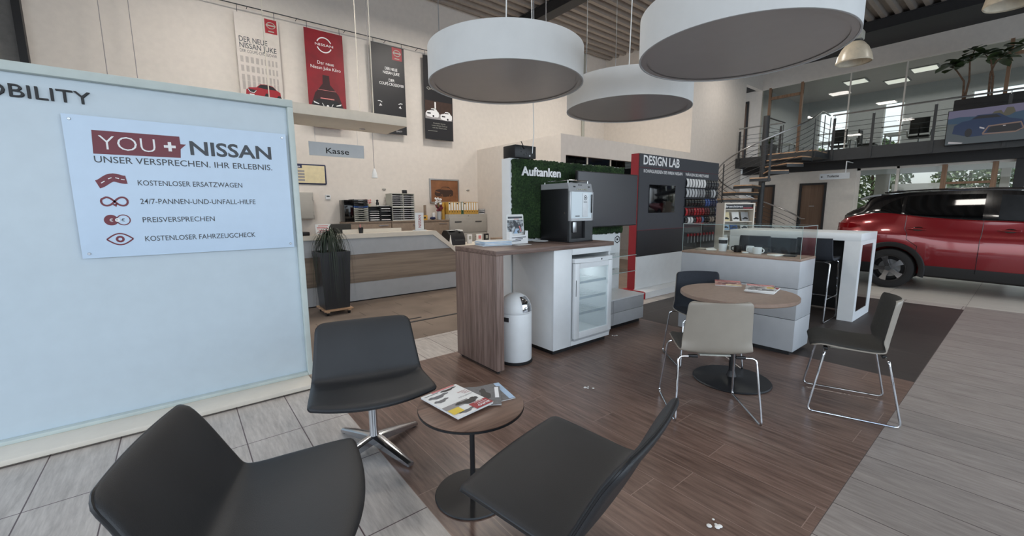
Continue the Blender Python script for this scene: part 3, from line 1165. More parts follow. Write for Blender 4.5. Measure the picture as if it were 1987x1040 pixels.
def car_sil(u0, v0, L, Hh, flip=False):
    """side silhouette of a car as a polygon"""
    p = [(0, .18), (.02, .42), (.10, .52), (.28, .60), (.40, .95), (.52, 1.0), (.72, .97), (.86, .66), (.98, .58), (1, .2), (.93, .16), (.88, .02), (.78, .0), (.72, .12), (.70, .15), (.32, .15), (.28, .04), (.20, .0), (.12, .06), (.08, .16)]
    return [(u0 + (1 - a if flip else a) * L, v0 + b * Hh) for a, b in p]


gm = 'car magazines on the side table'


def m1_black(mb, F):
    poly_flat(mb, car_sil(-0.02, -0.105, 0.12, 0.036), F)
    poly_flat(mb, car_sil(0.015, -0.055, 0.085, 0.032), F)
    poly_flat(mb, car_sil(-0.09, 0.035, 0.13, 0.045, True), F)
    poly_flat(mb, car_sil(-0.02, 0.108, 0.10, 0.028), F)
    put_flat(mb, text_mb('KAUFBERATUNG', 0.009, 0.085), lambda u, v: F(-0.100 + u, -0.010 + v))


def m1_red(mb, F):
    rect(mb, F, -0.108, -0.005, 0.085, 0.146)
    put_flat(mb, text_mb('Nissan\nX-Trail\ne-POWER', 0.010, 0.055), lambda u, v: F(-0.100 + u, -0.030 + v))


def m1_white(mb, F):
    put_flat(mb, text_mb('auto', 0.021, 0.072, bold=0.02), lambda u, v: F(-0.100 + u, 0.121 + v))
    put_flat(mb, text_mb('motor', 0.010, 0.06, bold=0.01), lambda u, v: F(-0.095 + u, 0.106 + v))
    put_flat(mb, text_mb('sport', 0.010, 0.055, bold=0.01), lambda u, v: F(-0.085 + u, 0.091 + v))


magazine('magazine', 'car magazine with dark cover, lowest of the pile on the side table', 1.125, 1.655, 0.478, math.radians(-102), 0.205, 0.275, 0.004, 'midgrey_print', [
    ('band_print', 'paleblue_print', lambda mb, F: rect(mb, F, -0.1, 0.1, 0.105, 0.136)),
    ('photo_print', 'black_print', lambda mb, F: [rect(mb, F, -0.09, -0.02, -0.13, -0.09), poly_flat(mb, car_sil(-0.05, -0.06, 0.13, 0.06), F)]),
    ('stripe_print', 'blue_print', lambda mb, F: rect(mb, F, 0.06, 0.1, -0.136, -0.03))], gm)
magazine('magazine', 'car magazine with grey photo cover, middle of the pile on the side table', 1.075, 1.665, 0.4845, math.radians(-124), 0.205, 0.275, 0.004, 'midgrey_print', [
    ('photo_print', 'black_print', lambda mb, F: [rect(mb, F, -0.1, 0.1, -0.136, -0.09), poly_flat(mb, car_sil(-0.08, 0.03, 0.15, 0.06), F)]),
    ('red_car_print', 'bordeaux', lambda mb, F: poly_flat(mb, car_sil(-0.03, -0.03, 0.11, 0.05), F)),
    ('headline_print', 'white_print', lambda mb, F: rect(mb, F, -0.09, 0.03, 0.11, 0.13))], gm)
magazine('magazine', 'white car magazine with a red title box, topmost on the side table', 0.978, 1.662, 0.491, math.radians(187), 0.215, 0.292, 0.009, 'paper', [
    ('car_print', 'midgrey_print', m1_black),
    ('photo_print', 'black_print', lambda mb, F: [poly_flat(mb, car_sil(-0.09, -0.128, 0.10, 0.022), F), rect(mb, F, 0.02, 0.10, -0.128, -0.124)]),
    ('band_print', 'grey_print', lambda mb, F: rect(mb, F, -0.04, 0.108, 0.026, 0.066)),
    ('suv_print', 'black_print', lambda mb, F: poly_flat(mb, car_sil(-0.085, 0.032, 0.13, 0.045, True), F)),
    ('title_print', 'red_print', m1_red),
    ('bar_print', 'pink_print', lambda mb, F: rect(mb, F, -0.09, 0.05, -0.146, -0.134)),
    ('yellow_print', 'yellow_print', lambda mb, F: rect(mb, F, 0.045, 0.106, 0.068, 0.118)),
    ('white_lettering', 'white_print', m1_white)], gm)

# bits of fluff and paper lying on the brown floor
for i, (x, y, lb) in enumerate(((1.012, 2.45, 'white scrap of fluff on the floor beside the chrome chair base'), (2.431, 2.068, 'white crumbs on the brown floor in front of the bar cabinet'), (1.758, 0.742, 'white crumpled scrap on the brown floor at the bottom edge'), (3.70, 2.78, 'pale crumb on the brown floor beside the fridge corner'))):
    rnd = random.Random(i)
    mb = MB()
    for k in range(5):
        mb.sphere((x + rnd.uniform(-0.03, 0.03), y + rnd.uniform(-0.03, 0.03), 0.005), rnd.uniform(0.006, 0.015), 7, 5, (1, 1, 0.35))
    tag(obj('floor_scrap', mb, M['paper'], None), lb, 'scrap', 'scraps on the floor')

# ================================================================== round table and sled-base chairs
CX, CY = 3.47, 1.43
t = thing('bistro_table', 'round beige-brown table with black column and disc base', 'table', (CX, CY, 0))
obj('base_plate', MB().lathe((CX, CY), [(0.292, 0.0), (0.295, 0.006), (0.288, 0.014), (0.10, 0.020), (0.040, 0.034), (0.025, 0.08)], 56), M['black_metal'], t)
obj('column', MB().cyl((CX, CY), 0.024, 0.024, 0.05, 0.70, 24), M['black_metal'], t)
obj('top_plate', MB().box(CX - 0.15, CX + 0.15, CY - 0.15, CY + 0.15, 0.698, 0.706, 0.002), M['black_metal'], t)
obj('tabletop', MB().lathe((CX, CY), [(0.418, 0.706), (0.425, 0.712), (0.425, 0.735), (0.422, 0.738)], 72), M['table_top'], t)
gm = 'magazines on the round table'
magazine('magazine', 'red and beige magazine on the far half of the round table', 3.81, 1.655, 0.7385, math.radians(-64), 0.21, 0.285, 0.006, 'cover_red', [
    ('photo_print', 'cream_print', lambda mb, F: rect(mb, F, -0.02, 0.1, -0.14, -0.07)),
    ('title_print', 'pink_print', lambda mb, F: rect(mb, F, -0.1, 0.1, 0.06, 0.14)),
    ('car_print', 'bordeaux', lambda mb, F: [poly_flat(mb, car_sil(-0.08, -0.05, 0.15, 0.07), F), rect(mb, F, -0.09, 0.02, 0.085, 0.11)])], gm)
magazine('magazine', 'red and white magazine lower in the pile near the table edge', 3.71, 1.335, 0.7385, math.radians(-80), 0.21, 0.285, 0.010, 'paper', [
    ('title_print', 'red_print', lambda mb, F: rect(mb, F, -0.1, 0.1, 0.05, 0.14))], gm)
magazine('magazine', 'white magazine with car photos, topmost near the table edge', 3.695, 1.345, 0.7505, math.radians(-69), 0.21, 0.285, 0.012, 'cover_grey', [
    ('title_print', 'pink_print', lambda mb, F: [rect(mb, F, -0.1, 0.1, 0.085, 0.138), rect(mb, F, -0.09, 0.06, 0.05, 0.065)]),
    ('car_print', 'midgrey_print', lambda mb, F: [poly_flat(mb, car_sil(-0.09, -0.05, 0.12, 0.06), F), rect(mb, F, 0.01, 0.09, -0.13, -0.08), rect(mb, F, -0.09, -0.02, -0.12, -0.09)]),
    ('photo_print', 'yellow_print', lambda mb, F: rect(mb, F, 0.045, 0.095, -0.03, 0.03))], gm)


def sled_chair(name, label, cx, cy, th, shell_m, pad_m, group, back_pad=True):
    t = thing(name, label, 'chair', (cx, cy, 0), th, group)
    P = [(0.232, 0.452, 0.205, 0), (0.224, 0.462, 0.215, 0), (0.16, 0.463, 0.222, 0), (0.05, 0.455, 0.226, 0), (-0.06, 0.450, 0.228, 0), (-0.125, 0.452, 0.228, 0), (-0.165, 0.465, 0.226, .2), (-0.188, 0.495, 0.223, .6), (-0.200, 0.55, 0.219, 1), (-0.212, 0.63, 0.212, 1), (-0.225, 0.72, 0.205, 1), (-0.238, 0.80, 0.199, 1), (-0.241, 0.815, 0.197, 1)]
    N = 18
    Q = []
    for i in range(len(P) - 1):
        p0, p1, p2, p3 = P[max(i - 1, 0)], P[i], P[i + 1], P[min(i + 2, len(P) - 1)]
        for k in range(4):
            f = k / 4
            Q.append([0.5 * (2 * p1[c] + (p2[c] - p0[c]) * f + (2 * p0[c] - 5 * p1[c] + 4 * p2[c] - p3[c]) * f * f + (3 * p1[c] - p0[c] - 3 * p2[c] + p3[c]) * f ** 3) for c in range(4)])
    Q.append(list(P[-1]))
    S = [0.0]
    for i in range(1, len(Q)):
        S.append(S[-1] + math.hypot(Q[i][0] - Q[i - 1][0], Q[i][1] - Q[i - 1][1]))

    def surf(off, shr=1.0, edge_taper=0.0):
        rows = []
        for i, (d, z, w, cv) in enumerate(Q):
            a, b = Q[max(i - 1, 0)], Q[min(i + 1, len(Q) - 1)]
            td, tz = b[0] - a[0], b[1] - a[1]
            q = math.hypot(td, tz)
            nd, nz = tz / q, -td / q
            e0 = min(S[i], S[-1] - S[i])
            rc = 0.030 if S[i] > 0.2 else 0.045
            inset = rc - math.sqrt(max(0.0, rc * rc - (rc - e0) ** 2)) if e0 < rc else 0.0
            cv = max(0.0, min(1.0, cv))
            row = []
            for j in range(N + 1):
                k = math.sin(PI / 2 * (-1 + 2 * j / N))
                e = abs(k)
                cur = 0.055 * e ** 2.4 * cv                       # back wraps forward at its sides
                dish = 0.020 * e ** 3 * (1 - cv) * min(1.0, S[i] / 0.05)
                o_ = off
                if edge_taper:
                    o_ = edge_taper + (off - edge_taper) * math.sqrt(min(1.0, e0 / 0.03)) * (math.sqrt(max(0.0, 1 - e) / 0.08) if e > 0.92 else 1.0)
                row.append((d + nd * o_ + cur, k * (w - inset) * shr, z + nz * o_ + dish))
            rows.append(row)
        return rows
    sh = obj('shell', MB().slab(surf(0.0045), surf(-0.0045)), M[shell_m], t, local=True, ang=60)
    obj('seat_pad', MB().slab(surf(0.022, 0.975, 0.006), surf(0.0047, 0.98)), M[pad_m], t, local=True, ang=60)
    # sled frame: one bent rod per side
    for s in (1, -1):
        w = 0.268 * s
        rod = fillet([(0.15, 0.13 * s, 0.440), (0.160, 0.235 * s, 0.440), (0.231, w, 0.012), (-0.263, w, 0.012), (-0.170, 0.245 * s, 0.436), (-0.160, 0.13 * s, 0.436)], 0.035)
        obj('leg_frame', MB().tube(rod, 0.0068, 10), M['chrome'], t, local=True)
    for d0, d1, z1 in ((0.138, 0.162, 0.451), (-0.172, -0.148, 0.446)):
        for k in (1, -1):
            obj('bracket', MB().box(d0, d1, 0.15 * k - 0.03, 0.15 * k + 0.03, z1 - 0.018, z1, 0.003), M['black_metal'], t, local=True)
    obj('seat_plate', MB().box(-0.14, 0.12, -0.10, 0.10, 0.432, 0.443, 0.004), M['grey_tray'], t, local=True)
    return t


gs = 'sled-base chairs at the round table'
sled_chair('sled_chair', 'grey upholstered sled-base chair with taupe shell, standing half on the dark floor', 3.65, 0.721, math.radians(109), 'shell_taupe', 'fabric_dark', gs)
sled_chair('sled_chair', 'sled-base chair showing the viewer its plain taupe back at the round table', 2.823, 1.328, math.radians(43.7), 'shell_taupe', 'fabric_dark', gs)
sled_chair('sled_chair', 'dark blue-black sled-base chair facing the viewer behind the round table', 3.682, 1.798, math.radians(228.6), 'shell_taupe', 'fabric_navy', gs)
# ================================================================== bar with fridge
t = thing('bar_counter', 'striped brown laminate bar counter with a full-height side panel over the dustbin', 'counter', (2.8, 3.07, 0))
obj('worktop', MB().box(2.02, 3.565, 2.735, 3.385, 1.031, 1.072, 0.002), M['bar_top'], t)
obj('side_panel', MB().box(2.02, 2.095, 2.735, 3.385, 0.028, 1.0305, 0.002), M['bar_wood'], t)
obj('plinth_rail', MB().box(2.035, 2.08, 2.76, 3.36, 0.012, 0.0275), M['black_metal'], t)
for y in (2.775, 3.345):
    obj('foot', MB().cyl((2.058, y), 0.014, 0.014, 0.0, 0.0118, 14), M['black_metal'], t)

t = thing('bar_cabinet', 'white bar cabinet under the counter, open niche holding the glass-door fridge', 'cabinet', (3.13, 3.07, 0))
cb = MB()
cb.box(2.709, 2.728, 2.78, 3.37, 0.05, 1.03)
cb.box(3.536, 3.555, 2.78, 3.37, 0.05, 1.03)
cb.box(2.728, 3.536, 3.35, 3.37, 0.05, 1.03)
cb.box(2.728, 3.536, 2.78, 3.35, 0.05, 0.07)
cb.box(2.728, 3.536, 2.78, 3.35, 1.01, 1.03)
cb.box(2.945, 2.96, 2.78, 3.35, 0.071, 1.009)
obj('body', cb, M['white'], t)
obj('front_panel', MB().box(2.709, 2.952, 2.760, 2.7795, 0.05, 1.03, 0.0015), M['white'], t)
obj('top_rail', MB().box(2.956, 3.555, 2.760, 2.7795, 0.968, 1.03, 0.0015), M['white'], t)
obj('bottom_rail', MB().box(2.956, 3.555, 2.760, 2.7795, 0.05, 0.098, 0.0015), M['white'], t)
obj('plinth', MB().box(2.74, 3.53, 2.80, 3.36, 0.0, 0.05), M['black_plastic'], t)

t = thing('fridge', 'small white glass-door fridge with empty wire shelves in the bar cabinet', 'fridge', (3.25, 3.0, 0.10))
fb = MB()
fb.box(2.972, 2.995, 2.765, 3.30, 0.10, 0.90)
fb.box(3.505, 3.528, 2.765, 3.30, 0.10, 0.90)
fb.box(2.995, 3.505, 3.27, 3.30, 0.10, 0.90)
fb.box(2.995, 3.505, 2.765, 3.27, 0.10, 0.13)
fb.box(2.995, 3.505, 2.765, 3.27, 0.875, 0.90)
obj('body', fb, M['white'], t)
pts = [(2.965 + 0.57 * i / 12, 2.728 - 0.028 * math.sin(PI * i / 12)) for i in range(13)]
tp = pts + [(3.535, 2.775), (2.965, 2.775)]
obj('control_panel', MB().prism(tp, lambda u, v, d: (u, v, d), 0.888, 0.930), M['white'], t)
d = MB()
d.box(2.965, 3.03, 2.722, 2.760, 0.125, 0.884, 0.004)
d.box(3.478, 3.535, 2.722, 2.760, 0.125, 0.884, 0.004)
d.box(3.03, 3.478, 2.722, 2.760, 0.125, 0.185, 0.002)
tp = [(3.03, 0.832)] + [(3.03 + 0.448 * i / 10, 0.832 + 0.0 * i) for i in range(1, 11)] + [(3.478, 0.884), (3.03, 0.884)]
d.prism(tp, lambda u, v, dd: (u, dd, v), 2.722, 2.760)
dr = obj('door', d, M['white'], t)
obj('glazing', MB().box(3.031, 3.477, 2.738, 2.744, 0.186, 0.831), glass_mat('fridge_glass', (240, 245, 247), 1.0, 0.05, 0.12), dr)
obj('handle', MB().box(2.975, 2.981, 2.7195, 2.7225, 0.56, 0.72), M['steel_dark'], dr)
obj('lock', MB().cyl((0, 0), 0.008, 0.008, -0.004, 0.004, 14, Matrix.Translation((3.33, 2.703, 0.908)) @ Matrix.Rotation(PI / 2, 4, 'X')), M['steel_dark'], t)
obj('lower_grille', MB().box(2.975, 3.53, 2.735, 2.758, 0.100, 0.122), M['greypanel'], t)
for z in (0.36, 0.52, 0.68):
    s = MB()
    for k in range(9):
        yy = 2.79 + 0.055 * k
        s.tube([(2.998, yy, z), (3.502, yy, z)], 0.002, 5)
    s.box(2.997, 3.503, 2.772, 2.779, z - 0.014, z + 0.012)
    s.box(2.997, 3.503, 3.24, 3.246, z - 0.004, z + 0.004)
    obj('wire_shelf', s, M['white'], t)
obj('thermostat', MB().box(3.36, 3.45, 3.262, 3.269, 0.78, 0.86), M['greypanel'], t)

_fl = area('fridge_fill_lamp', (3.25, 3.0, 0.866), (3.25, 2.98, 0.0), 0.30, 0.12, 1.6, (0.92, 0.97, 1.0))  # unseen lamp added to brighten the inside of the fridge

# dustbin under the counter
CX, CY = 2.375, 2.925
t = thing('dustbin', 'white round dustbin with chrome push flap under the bar counter', 'bin', (CX, CY, 0))
obj('base_ring', MB().lathe((CX, CY), [(0.158, 0.0), (0.160, 0.008), (0.158, 0.022), (0.150, 0.026)], 40), M['rubber'], t)
obj('body', MB().lathe((CX, CY), [(0.150, 0.024), (0.152, 0.03), (0.152, 0.468), (0.150, 0.472)], 48), M['white'], t)
obj('dome', MB().lathe((CX, CY), [(0.150, 0.474), (0.152, 0.478), (0.1515, 0.495), (0.146, 0.535), (0.130, 0.578), (0.100, 0.615), (0.058, 0.640), (0.018, 0.649), (0.002, 0.650)], 48), M['white'], t)


def on_dome(az, k, r=1.0):
    """k 0..1 from dome foot to top"""
    pr = [(0.152, 0.478), (0.1515, 0.495), (0.146, 0.535), (0.130, 0.578), (0.100, 0.615), (0.058, 0.640)]
    x = k * (len(pr) - 1)
    i = min(int(x), len(pr) - 2)
    f = x - i
    rr = pr[i][0] * (1 - f) + pr[i + 1][0] * f
    zz = pr[i][1] * (1 - f) + pr[i + 1][1] * f
    return Vector((CX + (rr + r) * math.cos(az), CY + (rr + r) * math.sin(az), zz + r * 0.4))


rows = [[on_dome(math.radians(-103 + 46 * j / 8), 0.12 + 0.74 * i / 8, 0.004) for j in range(9)] for i in range(9)]
rows2 = [[on_dome(math.radians(-103 + 46 * j / 8), 0.12 + 0.74 * i / 8, 0.0005) for j in range(9)] for i in range(9)]
obj('push_flap', MB().slab(rows, rows2), M['chrome'], t)
R = [[(CX + rr * math.cos(math.radians(a)), CY + rr * math.sin(math.radians(a)), z) for a in range(-184, -151, 4)] for rr, z in ((0.1545, 0.405), (0.1545, 0.445))]
R2 = [[(CX + 0.1522 * math.cos(math.radians(a)), CY + 0.1522 * math.sin(math.radians(a)), z) for a in range(-184, -151, 4)] for z in (0.405, 0.445)]
obj('handle', MB().slab(R, R2), M['steel_dark'], t)

# things on the bar
t = thing('coffee_machine', 'black and silver coffee machine with bright front panel on the bar', 'coffee machine', (3.26, 3.14, 1.072))
x0, x1, y0, y1 = 3.08, 3.435, 2.916, 3.345
obj('body', MB().box(x0, x1, y0 + 0.03, y1, 1.086, 1.615, 0.004), M['black_plastic'], t)
obj('base', MB().box(x0 - 0.004, x1 + 0.004, y0 - 0.002, y1, 1.0735, 1.0855, 0.003), M['black_plastic'], t)
obj('top_cover', MB().prism([(y0 + 0.012, 1.585), (y0 + 0.035, 1.672), (y1, 1.672), (y1, 1.6155), (y0 + 0.0295, 1.6155), (y0 + 0.0295, 1.585)], lambda u, v, d: (d, u, v), x0, x1), M['silver'], t)
mb = MB()
mb.box(x0, x0 + 0.022, y0, y0 + 0.029, 1.29, 1.585, 0.004)
mb.box(x1 - 0.022, x1, y0, y0 + 0.029, 1.29, 1.585, 0.004)
mb.box(x0 + 0.022, x1 - 0.022, y0, y0 + 0.029, 1.29, 1.315)
obj('front_frame', mb, M['silver'], t)
pn = obj('front_panel', MB().box(x0 + 0.023, x1 - 0.023, y0 + 0.004, y0 + 0.028, 1.316, 1.584), mat('pale_front_panel', (212, 224, 230), 0.2, var=0.0), t)
obj('metal_strip', MB().box(x0 + 0.19, x0 + 0.272, y0 + 0.001, y0 + 0.0035, 1.33, 1.57), M['brushed'], pn)
mb = MB()
put_flat(mb, text_mb('DING´S', 0.010, 0.055), lambda u, v: (x0 + 0.205 + u, y0, 1.475 + v)) if False else None
band(mb, ring_pts(x0 + 0.231, 1.525, 0.022, 24), 0.006, yface(y0 + 0.0004))
rect(mb, yface(y0 + 0.0004), x0 + 0.222, x0 + 0.240, 1.518, 1.532)
rect(mb, yface(y0 + 0.0004), x0 + 0.205, x0 + 0.257, 1.478, 1.485)
rect(mb, yface(y0 + 0.0032), x0 + 0.085, x0 + 0.15, 1.335, 1.343)
obj('panel_print', mb, M['steel_dark'], pn, smooth=False)
obj('bar_handle', MB().box(x1 - 0.038, x1 - 0.026, y0 - 0.012, y0 - 0.0005, 1.37, 1.56, 0.004), M['black_plastic'], t)
mb = MB()
mb.box(x0, x0 + 0.03, y0 + 0.004, y0 + 0.029, 1.086, 1.289)
mb.box(x1 - 0.12, x1, y0 + 0.004, y0 + 0.029, 1.086, 1.289)
mb.box(x0 + 0.03, x1 - 0.12, y0 + 0.004, y0 + 0.029, 1.086, 1.11)
obj('dispensing_bay', mb, M['steel_dark'], t)
obj('spout', MB().box(x0 + 0.06, x0 + 0.12, y0 + 0.012, y0 + 0.0295, 1.17, 1.28, 0.004), M['brushed'], t)
sl = (y0 + 0.022)


def slope(u, v):
    return (u, y0 + 0.0115 + 0.0225 * (v - 1.588) / 0.084, v)


obj('display', MB().box(x0 + 0.15, x0 + 0.20, y0 + 0.024, y0 + 0.034, 1.648, 1.660), M['black_gloss'], t)
for k in range(6):
    u = x0 + 0.115 + 0.027 * k
    obj('button', MB().box(u, u + 0.018, y0 + 0.010, y0 + 0.022, 1.602, 1.616, 0.002), M['grey_tray'], t)
for u in (x0 + 0.075, x1 - 0.06):
    obj('coin_slot', MB().box(u, u + 0.022, y0 + 0.018, y0 + 0.028, 1.630, 1.643), M['black_plastic'], t)
obj('key_lock', MB().cyl((0, 0), 0.010, 0.010, -0.004, 0.003, 14, Matrix.Translation((x0, y0 + 0.07, 1.37)) @ Matrix.Rotation(-PI / 2, 4, 'Y')), M['chrome'], t)
gr = MB().tube(fillet([(x0 + 0.03, y1 - 0.03, 1.672), (x0 + 0.03, y1 - 0.03, 1.70), (x0 + 0.03, y0 + 0.06, 1.70), (x1 - 0.03, y0 + 0.06, 1.70), (x1 - 0.03, y1 - 0.03, 1.70), (x1 - 0.03, y1 - 0.03, 1.672)], 0.015), 0.004, 8)
gr.tube([(x0 + 0.03, y0 + 0.06, 1.672), (x0 + 0.03, y0 + 0.06, 1.70)], 0.004, 8)
gr.tube([(x1 - 0.03, y0 + 0.06, 1.672), (x1 - 0.03, y0 + 0.06, 1.70)], 0.004, 8)
obj('cup_rail', gr, M['chrome'], t)

t = thing('leaflet_holder', 'white cardboard leaflet holder with a mechanic photo, standing on the bar', 'leaflet holder', (2.66, 3.18, 1.072))
T = Matrix.Translation((2.625, 3.215, 1.072)) @ Matrix.Rotation(math.radians(6), 4, 'Z')


def LF(u, v, d=0.0):
    return tuple(T @ Vector((u, d + 0.16 * v * 0.35, v)))


mb = MB().prism([(-0.12, 0.0), (0.12, 0.0), (0.12, 0.275), (0.11, 0.29), (-0.11, 0.29), (-0.12, 0.275)], lambda u, v, d: LF(u, v, d), 0.0, 0.004)
bk = obj('back_card', mb, M['paper'], t)
mb = MB()
poly_flat(mb, [(-0.112, 0.10), (0.112, 0.10), (0.112, 0.235), (-0.112, 0.235)], lambda u, v: LF(u, v, -0.0012))
obj('photo_print', mb, M['cover_photo'], bk, smooth=False)
mb = MB()
poly_flat(mb, [(-0.03, 0.10), (0.0, 0.145), (0.05, 0.15), (0.045, 0.135), (0.02, 0.125), (0.03, 0.10)], lambda u, v: LF(u, v, -0.0020))
obj('photo_print', mb, M['paleblue_print'], bk, smooth=False)
mb = MB()
poly_flat(mb, [(-0.03, 0.225), (0.0, 0.228), (0.035, 0.195), (0.06, 0.165), (0.0, 0.155), (-0.02, 0.18)], lambda u, v: LF(u, v, -0.0024))
poly_flat(mb, [(-0.10, 0.25), (0.10, 0.25), (0.10, 0.268), (-0.10, 0.268)], lambda u, v: LF(u, v, -0.0020))
obj('headline_print', mb, M['darkgrey_print'], bk, smooth=False)
mb = MB()
poly_flat(mb, [(0.045, 0.175), (0.06, 0.175), (0.085, 0.115), (0.07, 0.115)], lambda u, v: LF(u, v, -0.0026))
poly_flat(mb, [(-0.02, 0.240), (0.05, 0.240), (0.05, 0.246), (-0.02, 0.246)], lambda u, v: LF(u, v, -0.0022))
obj('accent_print', mb, M['pink_print'], bk, smooth=False)
mb = MB().prism([(-0.13, 0.0), (0.13, 0.0), (0.13, 0.125), (0.105, 0.125), (0.085, 0.085), (-0.085, 0.085), (-0.105, 0.125), (-0.13, 0.125)], lambda u, v, d: tuple(T @ Vector((u, d, v))), -0.040, -0.036)
for s in (-0.13, 0.126):
    mb.prism([(-0.0355, 0.0), (0.0, 0.0), (0.0, 0.125), (-0.0355, 0.125)], lambda u, v, d: tuple(T @ Vector((d, u, v))), s, s + 0.004)
pk = obj('pocket', mb, M['white_print'], t)
mb = MB()
for v, a, b in ((0.060, -0.10, 0.10), (0.044, -0.05, 0.055), (0.028, -0.10, 0.03)):
    poly_flat(mb, [(a, v), (b, v), (b, v + 0.007), (a, v + 0.007)], lambda u, v_: tuple(T @ Vector((u, -0.0412, v_))))
obj('text_print', mb, M['darkgrey_print'], pk, smooth=False)

for k in range(7):
    rnd = random.Random(40 + k)
    z = 1.0725 + 0.0066 * k
    T2 = Matrix.Translation((2.345 + rnd.uniform(-0.006, 0.006), 3.215 + rnd.uniform(-0.006, 0.006), z)) @ Matrix.Rotation(math.radians(-8 + rnd.uniform(-4, 4)), 4, 'Z')
    lb = ['brochure at the bottom of the stack on the bar corner', 'second brochure from the bottom of the bar corner stack', 'third brochure from the bottom of the bar corner stack', 'brochure in the middle of the bar corner stack', 'third brochure from the top of the bar corner stack', 'second brochure from the top of the bar corner stack', 'pale brochure on top of the stack on the bar corner'][k]
    o = obj('brochure', MB().box(-0.148, 0.148, -0.105, 0.105, 0, 0.006, 0.001, T2), M['paper' if k % 2 == 0 else 'paleblue_print'], None)
    tag(o, lb, 'brochure', 'brochures stacked on the bar')
o = obj('paper_sheet', MB().box(2.50, 2.66, 3.02, 3.115, 1.0725, 1.0735), M['paper'], None)
tag(o, 'thin white sheet lying in front of the leaflet holder', 'paper')
o = obj('saucer', MB().lathe((2.93, 3.19), [(0.03, 1.0725), (0.05, 1.075), (0.085, 1.084), (0.083, 1.086), (0.05, 1.078), (0.001, 1.077)], 32), M['white'], None)
tag(o, 'flat white dish on the bar between leaflet holder and coffee machine', 'dish')

# ================================================================== moss wall "Auftanken"
t = thing('partition_screen', 'free-standing white partition with green moss panel behind the bar', 'partition', (3.62, 3.47, 0))
obj('board', MB().box(2.70, 4.56, 3.40, 3.54, 0.0, 1.932, 0.003), M['white'], t)
rnd = random.Random(3)
nu, nv = 110, 50
A, B = [], []
for j in range(nv + 1):
    ra, rb = [], []
    for i in range(nu + 1):
        e = min(i, nu - i, j, nv - j)
        x = 2.715 + 1.845 * i / nu
        z = 1.10 + 0.828 * j / nv
        k = rnd.uniform(0, 1)
        if e == 0:
            x += rnd.uniform(-0.008, 0.012) if i in (0, nu) else 0
            z += rnd.uniform(-0.014, 0.010) if j in (0, nv) else 0
        ra.append((x, 3.372 - 0.024 * k * (1 if e > 0 else 0.3), z))
        rb.append((x, 3.3985, z))
    A.append(ra)
    B.append(rb)
ms = obj('moss_panel', MB().slab(A, B), M['moss'], t, smooth=True, ang=180)
mb = MB()
tx = text_mb('Auftanken', 0.088, 0.567, bold=0.026)
for yy in (3.335, 3.343):
    put_flat(mb, tx, lambda u, v: (2.803 + u, yy, 1.760 + v))
obj('lettering', mb, M['white_print'], t, smooth=False)
mb = MB()
F = yface(3.3985)
hx = [(4.497 + 0.052 * math.cos(PI / 6 + k * PI / 3), 1.008 + 0.045 * math.sin(PI / 6 + k * PI / 3)) for k in range(7)]
band(mb, hx, 0.014, F)
rect(mb, F, 4.478, 4.516, 0.995, 1.022)
obj('wifi_logo', mb, M['black_print'], t, smooth=False)

t = thing('wall_tv', 'large dark switched-off TV on an arm in front of the moss panel', 'TV', (4.05, 3.22, 1.5))
obj('housing', MB().box(3.50, 4.625, 3.205, 3.24, 1.195, 1.832, 0.004), M['black_plastic'], t)
obj('screen', MB().box(3.510, 4.615, 3.2025, 3.2045, 1.207, 1.822), mat('tv_glass', (62, 62, 66), 0.22, var=0.0), t)
obj('wall_bracket', MB().box(3.85, 4.05, 3.2405, 3.355, 1.42, 1.62), M['black_metal'], t)

for i, z in enumerate((0.832, 0.628)):
    s = thing('glass_shelf', ['upper clear glass shelf on the white partition beside the fridge', 'lower clear glass shelf on the white partition beside the fridge'][i], 'shelf', (4.1, 3.3, z), 0, 'glass shelves on the partition')
    obj('pane', MB().box(3.70, 4.50, 3.10, 3.398, z - 0.004, z + 0.004), M['glass_green'], s)
    obj('front_edge', MB().box(3.70, 4.50, 3.098, 3.0998, z - 0.004, z + 0.004), M['glass_edge'], s)
    for x in (3.85, 4.40):
        obj('bracket', MB().box(x - 0.03, x + 0.03, 3.375, 3.3985, z - 0.0115, z - 0.0045), M['steel_dark'], s)

t = thing('low_cabinet', 'low grey drawer cabinet with white top in front of the partition', 'cabinet', (4.0, 3.17, 0))
obj('plinth', MB().box(3.62, 4.45, 2.99, 3.39, 0.0, 0.05), M['black_plastic'], t)
obj('body', MB().box(3.60, 4.47, 2.965, 3.395, 0.05, 0.345), M['steel_dark'], t)
obj('top', MB().box(3.595, 4.475, 2.945, 3.397, 0.3455, 0.362, 0.002), M['white'], t)
for a, b in ((3.602, 3.868), (3.872, 4.468)):
    for z0, z1 in ((0.052, 0.196), (0.200, 0.344)):
        obj('drawer', MB().box(a, b, 2.948, 2.9645, z0, z1, 0.001), M['greypanel'], t)

